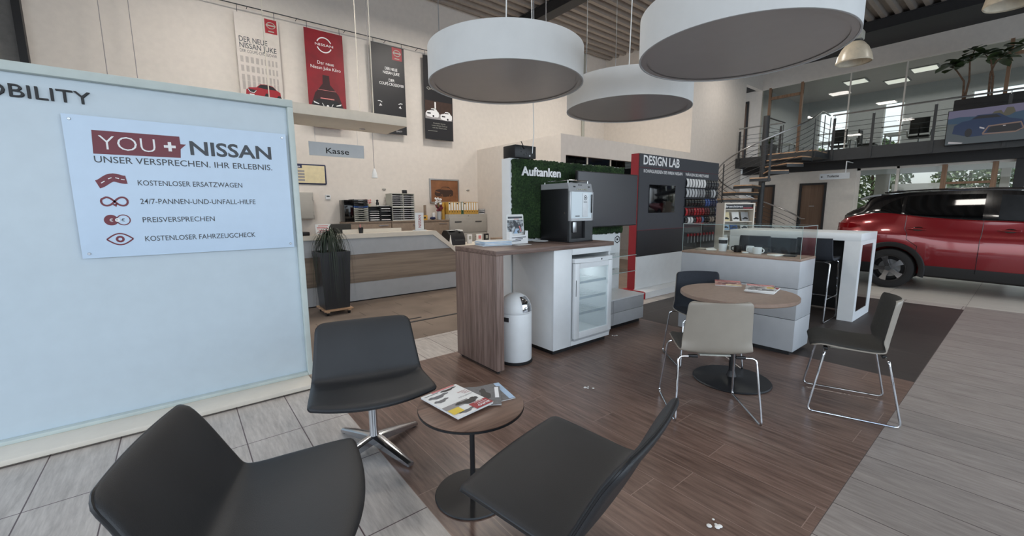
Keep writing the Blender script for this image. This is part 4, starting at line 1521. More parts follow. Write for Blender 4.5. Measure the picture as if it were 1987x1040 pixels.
t = thing('projector', 'black box-shaped device with antenna on top of the moss partition', 'device', (2.85, 3.47, 1.932))
obj('housing', MB().box(2.745, 3.03, 3.37, 3.57, 1.94, 2.066, 0.006), M['black_plastic'], t)
for x in (2.78, 2.99):
    obj('foot', MB().cyl((x, 3.47), 0.012, 0.012, 1.9325, 1.9398, 10), M['rubber'], t)
for k, (x, z) in enumerate(((2.83, 2.03), (2.83, 2.0), (2.87, 1.975), (2.90, 1.99), (2.94, 1.965))):
    obj('socket', MB().cyl((0, 0), 0.008, 0.008, -0.003, 0.003, 10, Matrix.Translation((x, 3.368, z)) @ Matrix.Rotation(PI / 2, 4, 'X')), M['steel_dark' if k < 4 else 'white_print'], t)
obj('antenna', MB().tube([(2.865, 3.36, 2.03), (2.815, 3.36, 2.10)], 0.005, 8), M['black_plastic'], t)
o = obj('power_cable', MB().tube([(2.97, 3.362, 1.99), (2.99, 3.36, 2.2), (3.0, 3.40, 3.0), (3.02, 3.45, 6.43)], 0.005, 6), M['white'], None)
tag(o, 'thin white cable hanging from the ceiling to the black device', 'cable')

# ================================================================== design lab wall
t = thing('configurator_wall', 'tall anthracite DESIGN LAB wall with red side and white base', 'display wall', (6.9, 3.85, 0))
YL = 3.871
obj('core', MB().box(5.625, 8.19, 3.89, 4.03, 0.112, 2.25), mat('red_lacquer', (150, 44, 52), 0.4, var=0.02), t)
ft = obj('foot', MB().prism([(3.667, 0.0), (4.20, 0.0), (4.20, 0.075), (4.031, 0.111), (3.70, 0.111), (3.667, 0.10)], lambda u, v, d: (d, u, v), 5.57, 8.19), M['red_print'], t)
obj('white_plinth', MB().prism([(3.660, 0.004), (3.6665, 0.004), (3.6665, 0.1005), (3.70, 0.1125), (3.888, 0.1125), (3.888, 0.118), (3.698, 0.118), (3.660, 0.106)], lambda u, v, d: (d, u, v), 5.60, 8.19), M['white'], t)
obj('header_panel', MB().box(5.628, 8.188, YL, 3.8895, 2.045, 2.248), mat('anthracite_laminate', (58, 60, 66), 0.5, var=0.02), t)
AN = bpy.data.materials['anthracite_laminate']
mb = MB()
mb.box(5.628, 8.188, YL, 3.8895, 1.068, 2.038)
obj('middle_panel', mb, AN, t)
obj('lower_panel', MB().box(5.628, 8.188, YL, 3.8895, 0.648, 1.060), mat('black_laminate', (36, 37, 41), 0.5, var=0.02), t)
obj('white_panel', MB().box(5.628, 8.188, YL, 3.8895, 0.12, 0.645), M['white'], t)
mb = MB()
mb.box(5.628, 8.188, YL + 0.004, 3.889, 1.0605, 1.0675)
mb.box(5.628, 8.188, YL + 0.004, 3.889, 2.0385, 2.0445)
obj('red_joint', mb, M['bordeaux'], t)
F = yface(YL - 0.001)
mb = MB()
put_flat(mb, text_mb('DESIGN LAB', 0.138, 1.05, bold=0.022), lambda u, v: F(5.72 + u, 2.090 + v))
put_flat(mb, text_mb('KONFIGURIEREN SIE IHREN NISSAN', 0.050, 1.14, bold=0.010), lambda u, v: F(5.735 + u, 1.965 + v))
put_flat(mb, text_mb('WÄHLEN SIE IHRE FARBE', 0.050, 0.83, bold=0.010), lambda u, v: F(6.98 + u, 1.965 + v))
obj('lettering', mb, M['white_print'], t, smooth=False)
sc = obj('screen', MB().box(5.90, 6.66, YL - 0.010, YL - 0.0005, 1.337, 1.783, 0.002), M['black_gloss'], t)
obj('sensor_bar', MB().box(6.2, 6.36, YL - 0.022, YL - 0.0105, 1.776, 1.788), M['black_plastic'], sc)
ROWZ = ((1.773, 1.923), (1.603, 1.754), (1.442, 1.576), (1.279, 1.415), (1.144, 1.252))
for z0, z1 in ROWZ:
    obj('swatch_ledge', MB().box(6.97, 8.18, YL - 0.045, YL - 0.0005, z0 - 0.012, z0 - 0.004), M['black_plastic'], t)
sw = {'w': (228, 228, 226), 's': (186, 188, 190), 'g': (140, 142, 144), 'd': (54, 56, 60), 'k': (20, 20, 23), 'b': (52, 80, 140), 'n': (24, 34, 70), 'r': (164, 24, 38), 'm': (98, 16, 28), 'l': (96, 124, 170), 'e': (150, 140, 128)}
nm_ = {'w': 'white', 's': 'silver', 'g': 'grey', 'd': 'dark grey', 'k': 'black', 'b': 'blue', 'n': 'navy', 'r': 'red', 'm': 'dark red', 'l': 'light blue', 'e': 'beige'}
SWM = {k: mat('swatch_' + nm_[k].replace(' ', '_'), c, 0.25, 0.0, coat=0.5, var=0.0) for k, c in sw.items()}
ORD = ['first', 'second', 'third', 'fourth', 'fifth', 'sixth', 'seventh', 'eighth', 'ninth', 'tenth', 'eleventh', 'twelfth']
RN = ['top', 'second', 'third', 'fourth', 'bottom']
swbase = {}
for r, (row, (z0, z1)) in enumerate(zip(('wwwwwwwddddd', 'ssssgggddgsd', 'kkkkkkdbbnnn', 'rmmrrrrmmdkn', 'dwwdrrlkkeek'), ROWZ)):
    for k, c in enumerate(row):
        x = 7.00 + 0.0985 * k
        h = z1 - z0
        key = (c, r)
        if key not in swbase:
            A, B = [], []
            for q in range(9):
                a = q / 8
                yy = -0.018 - 0.020 * math.sin(PI * a) + 0.006 * a
                A.append([(u, yy, a * h) for u in (0, 0.0365, 0.073)])
                B.append([(u, yy + 0.003, a * h) for u in (0, 0.0365, 0.073)])
            o = obj('colour_swatch', MB().slab(A, B), SWM[c], None, local=True)
            swbase[key] = (o, o.location.copy())
            first = True
        else:
            o = swbase[key][0].copy()
            COL.objects.link(o)
        o.location = (x + 0.0365, YL + swbase[key][1].y, z0 - 0.0035)
        tag(o, '%s paint swatch, %s from the screen in the %s swatch row' % (nm_[c], ORD[k], RN[r]), 'swatch', 'paint swatches on the design wall')
for k in range(9):
    x = 7.16 + 0.115 * k
    s = thing('touch_up_pen', '%s touch-up pen from the screen side, hanging below the swatches' % ORD[k], 'pen', (x, YL, 0.80), 0, 'touch-up pens under the swatches')
    obj('barrel', MB().cyl((x, YL - 0.012), 0.007, 0.007, 0.78, 0.90, 10), M['brushed'], s)
    obj('cap', MB().box(x - 0.022, x + 0.022, YL - 0.02, YL - 0.001, 0.9005, 0.945), M['red_print'], s)
    obj('hook', MB().tube([(x, YL - 0.0005, 0.955), (x, YL - 0.014, 0.955), (x, YL - 0.014, 0.9455)], 0.002, 6), M['brushed'], s)

# ================================================================== display cabinet with glass case
t = thing('display_cabinet', 'light grey three-drawer display cabinet beside the round table', 'cabinet', (4.66, 1.88, 0))
obj('plinth', MB().box(4.49, 4.83, 1.34, 2.43, 0.0, 0.045), M['black_plastic'], t)
for z0, z1 in ((0.046, 0.352), (0.357, 0.652), (0.657, 0.915)):
    obj('drawer', MB().box(4.45, 4.87, 1.30, 2.465, z0, z1, 0.002), M['greypanel'], t)
obj('inner_carcass', MB().box(4.46, 4.86, 1.31, 2.455, 0.0465, 0.914), M['black_plastic'], t)
obj('top_board', MB().box(4.45, 4.87, 1.30, 2.465, 0.9155, 0.937, 0.001), M['table_top'], t)
cs = thing('glass_case', 'clear glass showcase box standing on the grey display cabinet', 'showcase', (4.66, 1.88, 0.938))
gz0, gz1 = 0.9375, 1.236
obj('front_pane', MB().box(4.453, 4.459, 1.305, 2.46, gz0, gz1), M['glass'], cs)
obj('rear_pane', MB().box(4.858, 4.864, 1.305, 2.46, gz0, gz1), M['glass'], cs)
obj('end_pane', MB().box(4.46, 4.857, 1.305, 1.311, gz0, gz1), M['glass'], cs)
obj('end_pane', MB().box(4.46, 4.857, 2.454, 2.46, gz0, gz1), M['glass'], cs)
obj('top_pane', MB().box(4.453, 4.864, 1.305, 2.46, gz1 + 0.0005, gz1 + 0.006), M['glass'], cs)
eg = MB()
for x in (4.4525, 4.8645):
    for y in (1.3045, 2.4605):
        eg.box(x - 0.0016, x + 0.0016, y - 0.0016, y + 0.0016, gz0, gz1 + 0.006)
for x in (4.4525, 4.8645):
    eg.box(x - 0.0015, x + 0.0015, 1.305, 2.46, gz1 + 0.0005, gz1 + 0.006)
for y in (1.3045, 2.4605):
    eg.box(4.453, 4.864, y - 0.0015, y + 0.0015, gz1 + 0.0005, gz1 + 0.006)
obj('glass_edge', eg, M['glass_edge'], cs)
ZC = 0.9375
o = thing('tumbler', 'tall thermo cup, black over white, inside the glass case', 'cup', (4.69, 2.12, ZC))
obj('body', MB().lathe((4.69, 2.12), [(0.036, ZC), (0.038, ZC + 0.005), (0.042, ZC + 0.085)], 28), M['white'], o)
obj('sleeve', MB().lathe((4.69, 2.12), [(0.0425, ZC + 0.0852), (0.044, ZC + 0.125)], 28), M['black_gloss'], o)
obj('lid', MB().lathe((4.69, 2.12), [(0.046, ZC + 0.1252), (0.047, ZC + 0.145), (0.040, ZC + 0.150), (0.001, ZC + 0.151)], 28), M['white'], o)


def mug(nm, lb, x, y, m, hand, r=0.040, h=0.075):
    o = thing(nm, lb, 'mug', (x, y, ZC), 0, 'mugs in the glass case')
    obj('body', MB().lathe((x, y), [(r * 0.9, ZC), (r, ZC + 0.006), (r, ZC + h), (r * 0.92, ZC + h), (r * 0.90, ZC + 0.01), (0.001, ZC + 0.008)], 28), M[m], o)
    a = hand
    c, s = math.cos(a), math.sin(a)
    pts = [(x + c * q, y + s * q, ZC + z) for q, z in ((r - 0.002, h * 0.82), (r + 0.022, h * 0.80), (r + 0.028, h * 0.5), (r + 0.018, h * 0.26), (r - 0.002, h * 0.22))]
    obj('handle', MB().tube(fillet(pts, 0.012), 0.0055, 8), M[m], o)
    return o


mug('mug', 'black mug between the tall cup and the white mugs in the glass case', 4.70, 1.965, 'black_plastic', math.radians(100), 0.038, 0.072)
mug('mug', 'white mug with raised handle, middle of the mugs in the glass case', 4.74, 1.855, 'white', math.radians(170), 0.036, 0.070)
mug('mug', 'widest white mug in front, near the papers in the glass case', 4.665, 1.755, 'white', math.radians(-100), 0.042, 0.068)
mug('mug', 'dark grey mug behind the widest white mug in the glass case', 4.775, 1.735, 'fabric_dark', math.radians(-80), 0.038, 0.060)
o = obj('charging_puck', MB().lathe((4.655, 1.865), [(0.03, ZC), (0.032, ZC + 0.003), (0.030, ZC + 0.012), (0.001, ZC + 0.013)], 24), M['white'], None)
tag(o, 'small white puck in front of the mugs in the glass case', 'puck')
for i, (x, y, rz, m, lb) in enumerate(((4.74, 2.385, 10, 'shell_taupe', 'beige wallet lying flat at the moss-wall end of the glass case'), (4.73, 2.27, 35, 'paper', 'white notebook lying flat beside the tall cup in the glass case'), (4.63, 1.56, -25, 'paper', 'white booklet lying beside the widest white mug in the glass case'), (4.68, 1.46, 10, 'black_plastic', 'black folder at the round-table end of the glass case'))):
    o = obj('booklet', MB().box(-0.07, 0.07, -0.05, 0.05, 0, 0.012, 0.003, Matrix.Translation((x, y, ZC)) @ Matrix.Rotation(math.radians(rz), 4, 'Z')), M[m], None)
    tag(o, lb, 'booklet', 'booklets in the glass case')

# ================================================================== high table with stools
t = thing('high_table', 'white high table with slab legs, dark rear panel and smoked window', 'table', (6.8, 2.05, 0))
obj('tabletop', MB().box(6.40, 7.20, 1.267, 2.80, 1.0, 1.092, 0.002), M['white'], t)
lg = MB()
lg.box(6.40, 6.50, 1.267, 1.425, 0, 0.9995)
lg.box(7.05, 7.20, 1.267, 1.425, 0, 0.9995)
lg.box(6.50, 7.05, 1.267, 1.425, 0, 0.11)
lg.box(6.50, 7.05, 1.267, 1.425, 0.95, 0.9995)
lg.box(6.50, 7.05, 1.40, 1.425, 0.11, 0.95)
l1 = obj('leg', lg, M['white'], t)
obj('smoked_window', MB().box(6.50, 7.05, 1.272, 1.277, 0.11, 0.95), M['glass_dark'], l1)
obj('leg', MB().box(6.40, 7.20, 2.645, 2.80, 0, 0.9995), M['white'], t)
obj('rear_panel', MB().box(7.0, 7.03, 1.426, 2.644, 0.02, 0.9995), M['black_plastic'], t)


def bar_stool(lb, cx, cy, th):
    t = thing('bar_stool', lb, 'bar stool', (cx, cy, 0), th, 'bar stools at the white high table')
    P = [(0.19, 0.765, 0.19, 0), (0.17, 0.775, 0.20, 0), (0.05, 0.768, 0.205, 0), (-0.10, 0.765, 0.205, 0), (-0.155, 0.785, 0.20, .4), (-0.175, 0.83, 0.195, .8), (-0.19, 0.93, 0.19, 1), (-0.20, 1.02, 0.185, 1), (-0.202, 1.035, 0.18, 1)]

    def surf(off):
        rows = []
        for i, (d, z, w, cv) in enumerate(P):
            a, b = P[max(i - 1, 0)], P[min(i + 1, len(P) - 1)]
            q = math.hypot(b[0] - a[0], b[1] - a[1])
            nd, nz = (b[1] - a[1]) / q, -(b[0] - a[0]) / q
            rows.append([(d + nd * off + 0.03 * cv * abs(k) ** 2.2, k * w, z + nz * off + 0.012 * abs(k) ** 3 * (1 - cv)) for k in [-1 + j / 5 for j in range(11)]])
        return rows
    obj('shell', MB().slab(surf(0.018), surf(-0.012)), M['fabric_navy'], t, local=True, ang=60)
    for s in (1, -1):
        w = 0.19 * s
        rod = fillet([(0.13, 0.12 * s, 0.745), (0.15, w, 0.742), (0.25, w, 0.011), (-0.26, w, 0.011), (-0.20, w, 0.742), (-0.14, 0.12 * s, 0.745)], 0.03)
        obj('leg_frame', MB().tube(rod, 0.0085, 10), M['chrome'], t, local=True)
    obj('footrest', MB().tube([(0.215, 0.19, 0.27), (0.215, -0.19, 0.27)], 0.007, 8), M['chrome'], t, local=True)
    obj('side_rail', MB().tube([(-0.234, 0.19, 0.30), (0.213, 0.19, 0.30)], 0.006, 8), M['chrome'], t, local=True)
    obj('side_rail', MB().tube([(-0.234, -0.19, 0.30), (0.213, -0.19, 0.30)], 0.006, 8), M['chrome'], t, local=True)
    obj('mount', MB().box(-0.15, 0.14, -0.13, 0.13, 0.735, 0.754), M['black_metal'], t, local=True)


bar_stool('dark bar stool with chrome frame at the slab leg end of the high table', 6.28, 1.66, 0.0)
bar_stool('dark bar stool seen through the glass case, farther along the high table', 6.22, 2.33, math.radians(4))

# ================================================================== brochure rack
RC = (7.60, 3.19)
RA = math.radians(-40)         # width axis
t = thing('brochure_rack', 'white brochure rack headed Broschüren in front of the spiral stair', 'rack', (RC[0], RC[1], 0), RA)
W2 = 0.262
D2 = 0.30
bk = MB()
bk.box(-W2, -W2 + 0.022, 0.0, D2, 0.0, 1.49)
bk.box(W2 - 0.022, W2, 0.0, D2, 0.0, 1.49)
bk.box(-W2 + 0.022, W2 - 0.022, 0.0, D2, 1.468, 1.49)
bk.box(-W2 + 0.022, W2 - 0.022, D2 - 0.02, D2, 0.0, 1.467)
bk.box(-W2 + 0.022, W2 - 0.022, 0.02, D2 - 0.021, 0.0, 0.10)
obj('carcass', bk, M['offwhite'], t, local=True)
hd = obj('header_board', MB().box(-W2 + 0.0225, W2 - 0.0225, 0.03, 0.045, 1.395, 1.465), M['black_print'], t, local=True)
mb = MB()
put_flat(mb, text_mb('Broschüren', 0.034, 0.30, bold=0.012), lambda u, v: (-0.232 + u, 0.0288, 1.415 + v))
obj('lettering', mb, M['white_print'], hd, smooth=False, local=True)
obj('red_band', MB().box(0.075, W2 - 0.024, 0.0285, 0.0298, 1.395, 1.412), M['red_print'], hd, local=True)
SH = (1.385, 1.175, 1.02, 0.755, 0.50)
for i, z in enumerate(SH):
    obj('shelf', MB().box(-W2 + 0.0225, W2 - 0.0225, 0.02, D2 - 0.021, z - 0.012, z), M['offwhite'], t, local=True)
k = 0
TR = WM[t.name]
for r, z, us in ((0, 1.175, (-0.165, 0.005, 0.165)), (1, 1.02, (-0.165, -0.02, 0.16)), (2, 0.755, (-0.165, 0.0, 0.16)), (3, 0.50, (-0.15, 0.02))):
    for c, u in enumerate(us):
        h = (0.17, 0.13, 0.19, 0.17)[r]
        T3 = TR @ Matrix.Translation((u, 0.10, z)) @ Matrix.Rotation(math.radians(-22), 4, 'X')
        col = ('cream_print', 'paper', 'greypanel', 'paleblue_print', 'blue_print', 'paper', 'paper', 'offwhite', 'grey_print', 'paleblue_print', 'paper')[k]
        rn = ('top', 'second', 'third', 'lowest')[r]
        lb = '%s brochure in the %s compartment of the white rack, %s' % ({'cream_print': 'cream', 'paper': 'white', 'greypanel': 'grey', 'paleblue_print': 'pale blue', 'blue_print': 'blue', 'offwhite': 'off-white', 'grey_print': 'grey'}[col], rn, ('beside the swatch wall', 'in the middle', 'on the stair side')[c])
        o = thing('leaflet', lb, 'brochure', tuple(T3.translation), RA, 'brochures in the white rack')
        obj('sheet', MB().box(-0.062, 0.062, 0, 0.006, 0.004, h, 0, T3), M[col], o)
        mb = MB()
        poly_flat(mb, car_sil(-0.05, 0.03, 0.10, 0.045), lambda a, b: tuple(T3 @ Vector((a, -0.0012, b))))
        obj('car_print', mb, M['steel_dark'], o, smooth=False)
        k += 1
def suv_front34(x0, z0, L, Hh):
    """three-quarter view of a crossover, nose to the left: body polygon"""
    p = [(0, .25), (.02, .55), (.10, .68), (.30, .74), (.42, .97), (.60, 1.0), (.78, .94), (.90, .70), (.99, .60), (1, .28), (.96, .12), (.88, .05), (.70, .05), (.58, .0), (.40, .02), (.08, .08)]
    return [(x0 + a * L, z0 + b * Hh) for a, b in p]


# ================================================================== cash desk zone
t = thing('cash_desk', 'white and grey cash counter with wood band and slanted end', 'counter', (2.2, 6.8, 0))
Y0 = 6.43
XL = -0.6
fx = lambda u, v, d: (u, d, v)
obj('plinth', MB().box(XL, 5.4, Y0 + 0.03, Y0 + 0.5, 0.0, 0.02), M['black_plastic'], t)
obj('lower_panel', MB().box(XL, 5.4, Y0, Y0 + 0.03, 0.02, 0.298), M['greypanel'], t)
obj('wood_band', MB().prism([(XL, 0.30), (5.4, 0.30), (5.4, 0.655), (3.83, 0.655), (3.78, 0.735), (XL, 0.735)], fx, Y0 - 0.004, Y0 + 0.03), M['counter_wood'], t)
obj('upper_panel', MB().prism([(XL, 0.737), (3.742, 0.737), (3.40, 0.985), (XL, 0.985)], fx, Y0 + 0.006, Y0 + 0.03), M['greypanel'], t)
obj('edge_profile', MB().prism([(XL, 0.985), (3.40, 0.985), (3.742, 0.737), (3.83, 0.657), (5.4, 0.657), (5.4, 0.718), (3.86, 0.718), (3.46, 1.050), (XL, 1.050)], fx, Y0 - 0.012, Y0 + 0.34), M['offwhite'], t)
obj('desk_top', MB().box(XL, 5.6, Y0 + 0.345, 7.55, 0.69, 0.718), M['offwhite'], t)
obj('rear_panel', MB().box(XL, 5.4, 7.40, 7.43, 0.0, 0.689), M['greypanel'], t)
obj('shelf_edge', MB().box(2.0, 2.97, 6.74, 6.765, 1.0505, 1.107), M['offwhite'], t)

o = thing('pen_cup', 'black pen cup with an orange stub on the cash counter', 'cup', (2.235, 6.6, 1.05))
obj('cup', MB().lathe((2.235, 6.6), [(0.032, 1.0505), (0.038, 1.14), (0.035, 1.14), (0.030, 1.06), (0.001, 1.058)], 20), M['black_plastic'], o)
obj('pen', MB().cyl((2.23, 6.61), 0.010, 0.008, 1.06, 1.19, 8), M['pink_print'], o)
o = thing('table_sign', 'small white upright counter sign with red vertical NISSAN lettering', 'sign', (3.26, 6.62, 1.05))
obj('foot', MB().box(3.155, 3.355, 6.56, 6.70, 1.0505, 1.066, 0.003), M['white'], o)
obj('plate', MB().box(3.175, 3.335, 6.62, 6.632, 1.0665, 1.36, 0.002), M['white'], o)
mb = MB()
put_flat(mb, text_mb('NISSAN', 0.050, 0.215, bold=0.012), lambda u, v: (3.275 - v + 0.005, 6.6185, 1.105 + u))
obj('lettering', mb, M['red_print'], o, smooth=False)
o = thing('notice_card', 'white upright notice card on the cash counter behind the potted plant', 'card', (1.70, 6.66, 1.05))
T = Matrix.Translation((1.70, 6.66, 1.053)) @ Matrix.Rotation(math.radians(-12), 4, 'X')
obj('card', MB().box(-0.11, 0.11, 0, 0.005, 0, 0.155, 0, T), M['paper'], o)
mb = MB()
for v, a, b in ((0.125, -0.07, 0.07), (0.10, -0.09, 0.06), (0.08, -0.09, 0.08), (0.055, -0.07, 0.08), (0.03, -0.09, 0.04)):
    poly_flat(mb, [(a, v), (b, v), (b, v + 0.010), (a, v + 0.010)], lambda u, w: tuple(T @ Vector((u, -0.001, w))))
obj('text_print', mb, M['pink_print'], o, smooth=False)
o = obj('card_reader', MB().box(1.20, 1.47, 6.50, 6.66, 1.0505, 1.105, 0.012), M['black_plastic'], None)
tag(o, 'flat black device on the cash counter at the edge of the display wall', 'device')
o = thing('label_printer', 'black desktop printer on the lower desk at the slanted counter end', 'printer', (4.23, 7.15, 0.718))
pr = [(6.98, 0.7185), (7.30, 0.7185), (7.30, 0.94), (7.24, 1.0), (7.10, 1.0), (7.02, 0.93), (6.98, 0.84)]
obj('housing', MB().prism(pr, lambda u, v, d: (d, u, v), 4.06, 4.40), M['black_plastic'], o)
obj('paper_roll', MB().cyl((0, 0), 0.05, 0.05, -0.055, 0.055, 20, Matrix.Translation((4.36, 7.15, 0.972)) @ Matrix.Rotation(PI / 2, 4, 'Y')) if False else MB().box(4.30, 4.36, 6.99, 7.20, 0.985, 1.012, 0.004), M['paper'], o)
obj('tray', MB().box(4.10, 4.24, 7.06, 7.22, 1.0005, 1.008), M['paper'], o)
obj('button_strip', MB().box(4.16, 4.38, 6.974, 6.9795, 0.80, 0.83), M['steel_dark'], o)
o = obj('paper_cone', MB().lathe((4.02, 6.90), [(0.032, 0.7185), (0.030, 0.74), (0.003, 0.93)], 16), M['paper'], None)
tag(o, 'small white cone in front of the black desktop printer', 'cone')
for x, w, m, lb, nm in ((4.64, 0.10, 'white_print', 'small white and black box on the lower desk, next to the printer', 'small_box'), (4.88, 0.12, 'paper', 'white leaflet card with red corner on the lower desk', 'small_box'), (5.06, 0.10, 'black_plastic', 'small black framed card on the lower desk near the partition', 'small_box')):
    o = thing(nm, lb, 'box', (x, 7.2, 0.718), 0, 'small things on the lower desk')
    obj('body', MB().box(x - w / 2, x + w / 2, 7.17, 7.22, 0.7185, 0.90, 0.003), M[m], o)
    obj('label_print', MB().box(x - w * 0.3, x + w * 0.25, 7.167, 7.1695, 0.80, 0.87), M['grey_tray' if m != 'paper' else 'pink_print'], o)
o = obj('cardboard_tray', MB().box(5.24, 5.56, 7.0, 7.3, 0.7185, 0.80, 0.004), M['cab_wood'], None)
tag(o, 'flat brown cardboard tray on the lower desk beside the moss partition', 'tray')

# planter
t = thing('plant_dolly', 'slatted wooden plant dolly with black castors under the dark planter', 'dolly', (1.6, 5.98, 0))
for y in (5.80, 5.92, 6.04, 6.16):
    obj('slat', MB().box(1.41, 1.79, y - 0.04, y + 0.04, 0.062, 0.08, 0.002), M['tread'], t)
for x in (1.46, 1.74):
    obj('batten', MB().box(x - 0.02, x + 0.02, 5.77, 6.19, 0.044, 0.0615), M['tread'], t)
    for y in (5.81, 6.15):
        obj('castor', MB().cyl((0, 0), 0.022, 0.022, -0.015, 0.015, 16, Matrix.Translation((x, y, 0.022)) @ Matrix.Rotation(PI / 2, 4, 'Y')), M['rubber'], t)
t = thing('potted_plant', 'tall dark planter with drooping ponytail palm before the cash counter', 'plant', (1.6, 5.98, 0.08))


def frustum(mb, cx, cy, a, b, z0, z1):
    vs = [(cx + s * q, cy + r * q, z) for q, z in ((a, z0), (b, z1)) for s, r in ((-1, -1), (1, -1), (1, 1), (-1, 1))]
    mb.add(vs, [(0, 1, 5, 4), (1, 2, 6, 5), (2, 3, 7, 6), (3, 0, 4, 7), (3, 2, 1, 0), (4, 5, 6, 7)])
    return mb


mb = MB()
vs = []
for q, z in ((0.160, 0.0805), (0.198, 0.86), (0.178, 0.86), (0.175, 0.80)):
    vs += [(1.6 + s * q, 5.98 + r * q, z) for s, r in ((-1, -1), (1, -1), (1, 1), (-1, 1))]
fs = [(3, 2, 1, 0), (12, 13, 14, 15)]
for k in range(3):
    for i in range(4):
        j = (i + 1) % 4
        fs.append((k * 4 + i, k * 4 + j, k * 4 + 4 + j, k * 4 + 4 + i))
mb.add(vs, fs)
pt = obj('planter', mb, mat('graphite_planter', (44, 46, 50), 0.3, var=0.03), t, smooth=False)
obj('soil', MB().box(1.43, 1.77, 5.81, 6.15, 0.8005, 0.83), M['soil'], t)
obj('trunk', MB().tube([(1.6, 5.98, 0.82), (1.605, 5.975, 0.95), (1.60, 5.98, 1.06)], [0.05, 0.026, 0.022], 10), M['stem'], t)
rnd = random.Random(11)
lf = MB()
for k in range(190):
    a = rnd.uniform(0, 2 * PI)
    r0 = rnd.uniform(0.10, 0.30)
    up = rnd.uniform(0.04, 0.20) if rnd.random() < 0.85 else rnd.uniform(0.2, 0.28)
    dr = rnd.uniform(0.35, 1.15)
    z0 = 1.04 + rnd.uniform(-0.05, 0.04)
    c, s = math.cos(a), math.sin(a)
    p0 = (1.6, 5.98, z0)
    p1 = (1.6 + c * r0 * 0.5, 5.98 + s * r0 * 0.5, z0 + up)
    p2 = (1.6 + c * r0, 5.98 + s * r0, z0 + up * 0.5)
    p3 = (1.6 + c * r0 * 1.05 + rnd.uniform(-.03, .03), 5.98 + s * r0 * 1.05 + rnd.uniform(-.03, .03), z0 - dr * (0.5 + r0 * 1.4))
    pts = bez(p0, p1, p2, p3, 10)
    L = []
    tw = Vector((-s, c, 0))
    for i, p in enumerate(pts):
        w = 0.0055 * (1 - (i / 10) ** 2 * 0.85)
        L.append([Vector(p) - tw * w, Vector(p) + Vector((0, 0, -0.0015)), Vector(p) + tw * w])
    lf.grid(L)
obj('foliage', lf, M['leaf_dark'], t, fix=False)

# wall things behind the counter
YB = 9.85
t = thing('sideboard', 'beige oak sideboard, first from the plant, behind the cash counter', 'cabinet', (3.38, 9.62, 0))


def sideboard(nm, lb, x0, x1):
    t = thing('sideboard', lb, 'cabinet', ((x0 + x1) / 2, 9.62, 0), 0, 'sideboards behind the cash counter')
    obj('body', MB().box(x0, x1, 9.415, 9.84, 0.05, 1.12), M['cab_wood'], t)
    obj('plinth', MB().box(x0 + 0.02, x1 - 0.02, 9.43, 9.84, 0.0, 0.0495), M['black_plastic'], t)
    obj('top', MB().box(x0, x1, 9.40, 9.84, 1.1205, 1.147), M['cab_wood'], t)
    obj('flap_door', MB().box(x0 + 0.008, x1 - 0.008, 9.398, 9.4145, 0.56, 1.085, 0.002), M['cab_wood'], t)
    obj('flap_door', MB().box(x0 + 0.008, x1 - 0.008, 9.398, 9.4145, 0.06, 0.545, 0.002), M['cab_wood'], t)
    obj('handle', MB().box(x1 - 0.30, x1 - 0.08, 9.385, 9.3975, 1.045, 1.058), M['brushed'], t)


bpy.data.objects.remove(t)
sideboard('a', 'beige oak sideboard carrying the dark letter tray tower', 2.86, 3.905)
sideboard('b', 'beige oak sideboard under the grey pigeonhole cabinet', 3.912, 4.74)
sideboard('c', 'beige oak sideboard under the flower vase, next to the grey filing cabinet', 4.747, 5.455)
o = obj('black_case', MB().box(2.87, 3.06, 9.45, 9.80, 1.1475, 1.63, 0.006), M['black_gloss'], None)
tag(o, 'tall black case standing at the end of the sideboards', 'case')
for k in range(11):
    z = 1.1475 + 0.0455 * k
    m = 'black_plastic' if k > 7 else ('grey_tray' if k != 7 else 'blue_print')
    o = thing('letter_tray', '%s letter tray in the tower, %s from below' % ({'black_plastic': 'black', 'grey_tray': 'grey', 'blue_print': 'blue'}[m], ORD[k]), 'letter tray', (3.23, 9.60, z), 0, 'letter trays in the tower')
    b_ = MB()
    b_.box(3.075, 3.385, 9.44, 9.80, z, z + 0.006)
    b_.box(3.075, 3.083, 9.44, 9.80, z + 0.006, z + 0.044)
    b_.box(3.377, 3.385, 9.44, 9.80, z + 0.006, z + 0.044)
    b_.box(3.083, 3.377, 9.794, 9.80, z + 0.006, z + 0.044)
    b_.prism([(3.083, z + 0.006), (3.377, z + 0.006), (3.377, z + 0.026), (3.30, z + 0.024), (3.285, z + 0.010), (3.175, z + 0.010), (3.16, z + 0.024), (3.083, z + 0.026)], fx, 9.44, 9.446)
    obj('tray', b_, M[m], o)
    if k % 3 != 2:
        obj('paper', MB().box(3.095, 3.365, 9.46, 9.78, z + 0.0062, z + 0.016), M['paper'], o)


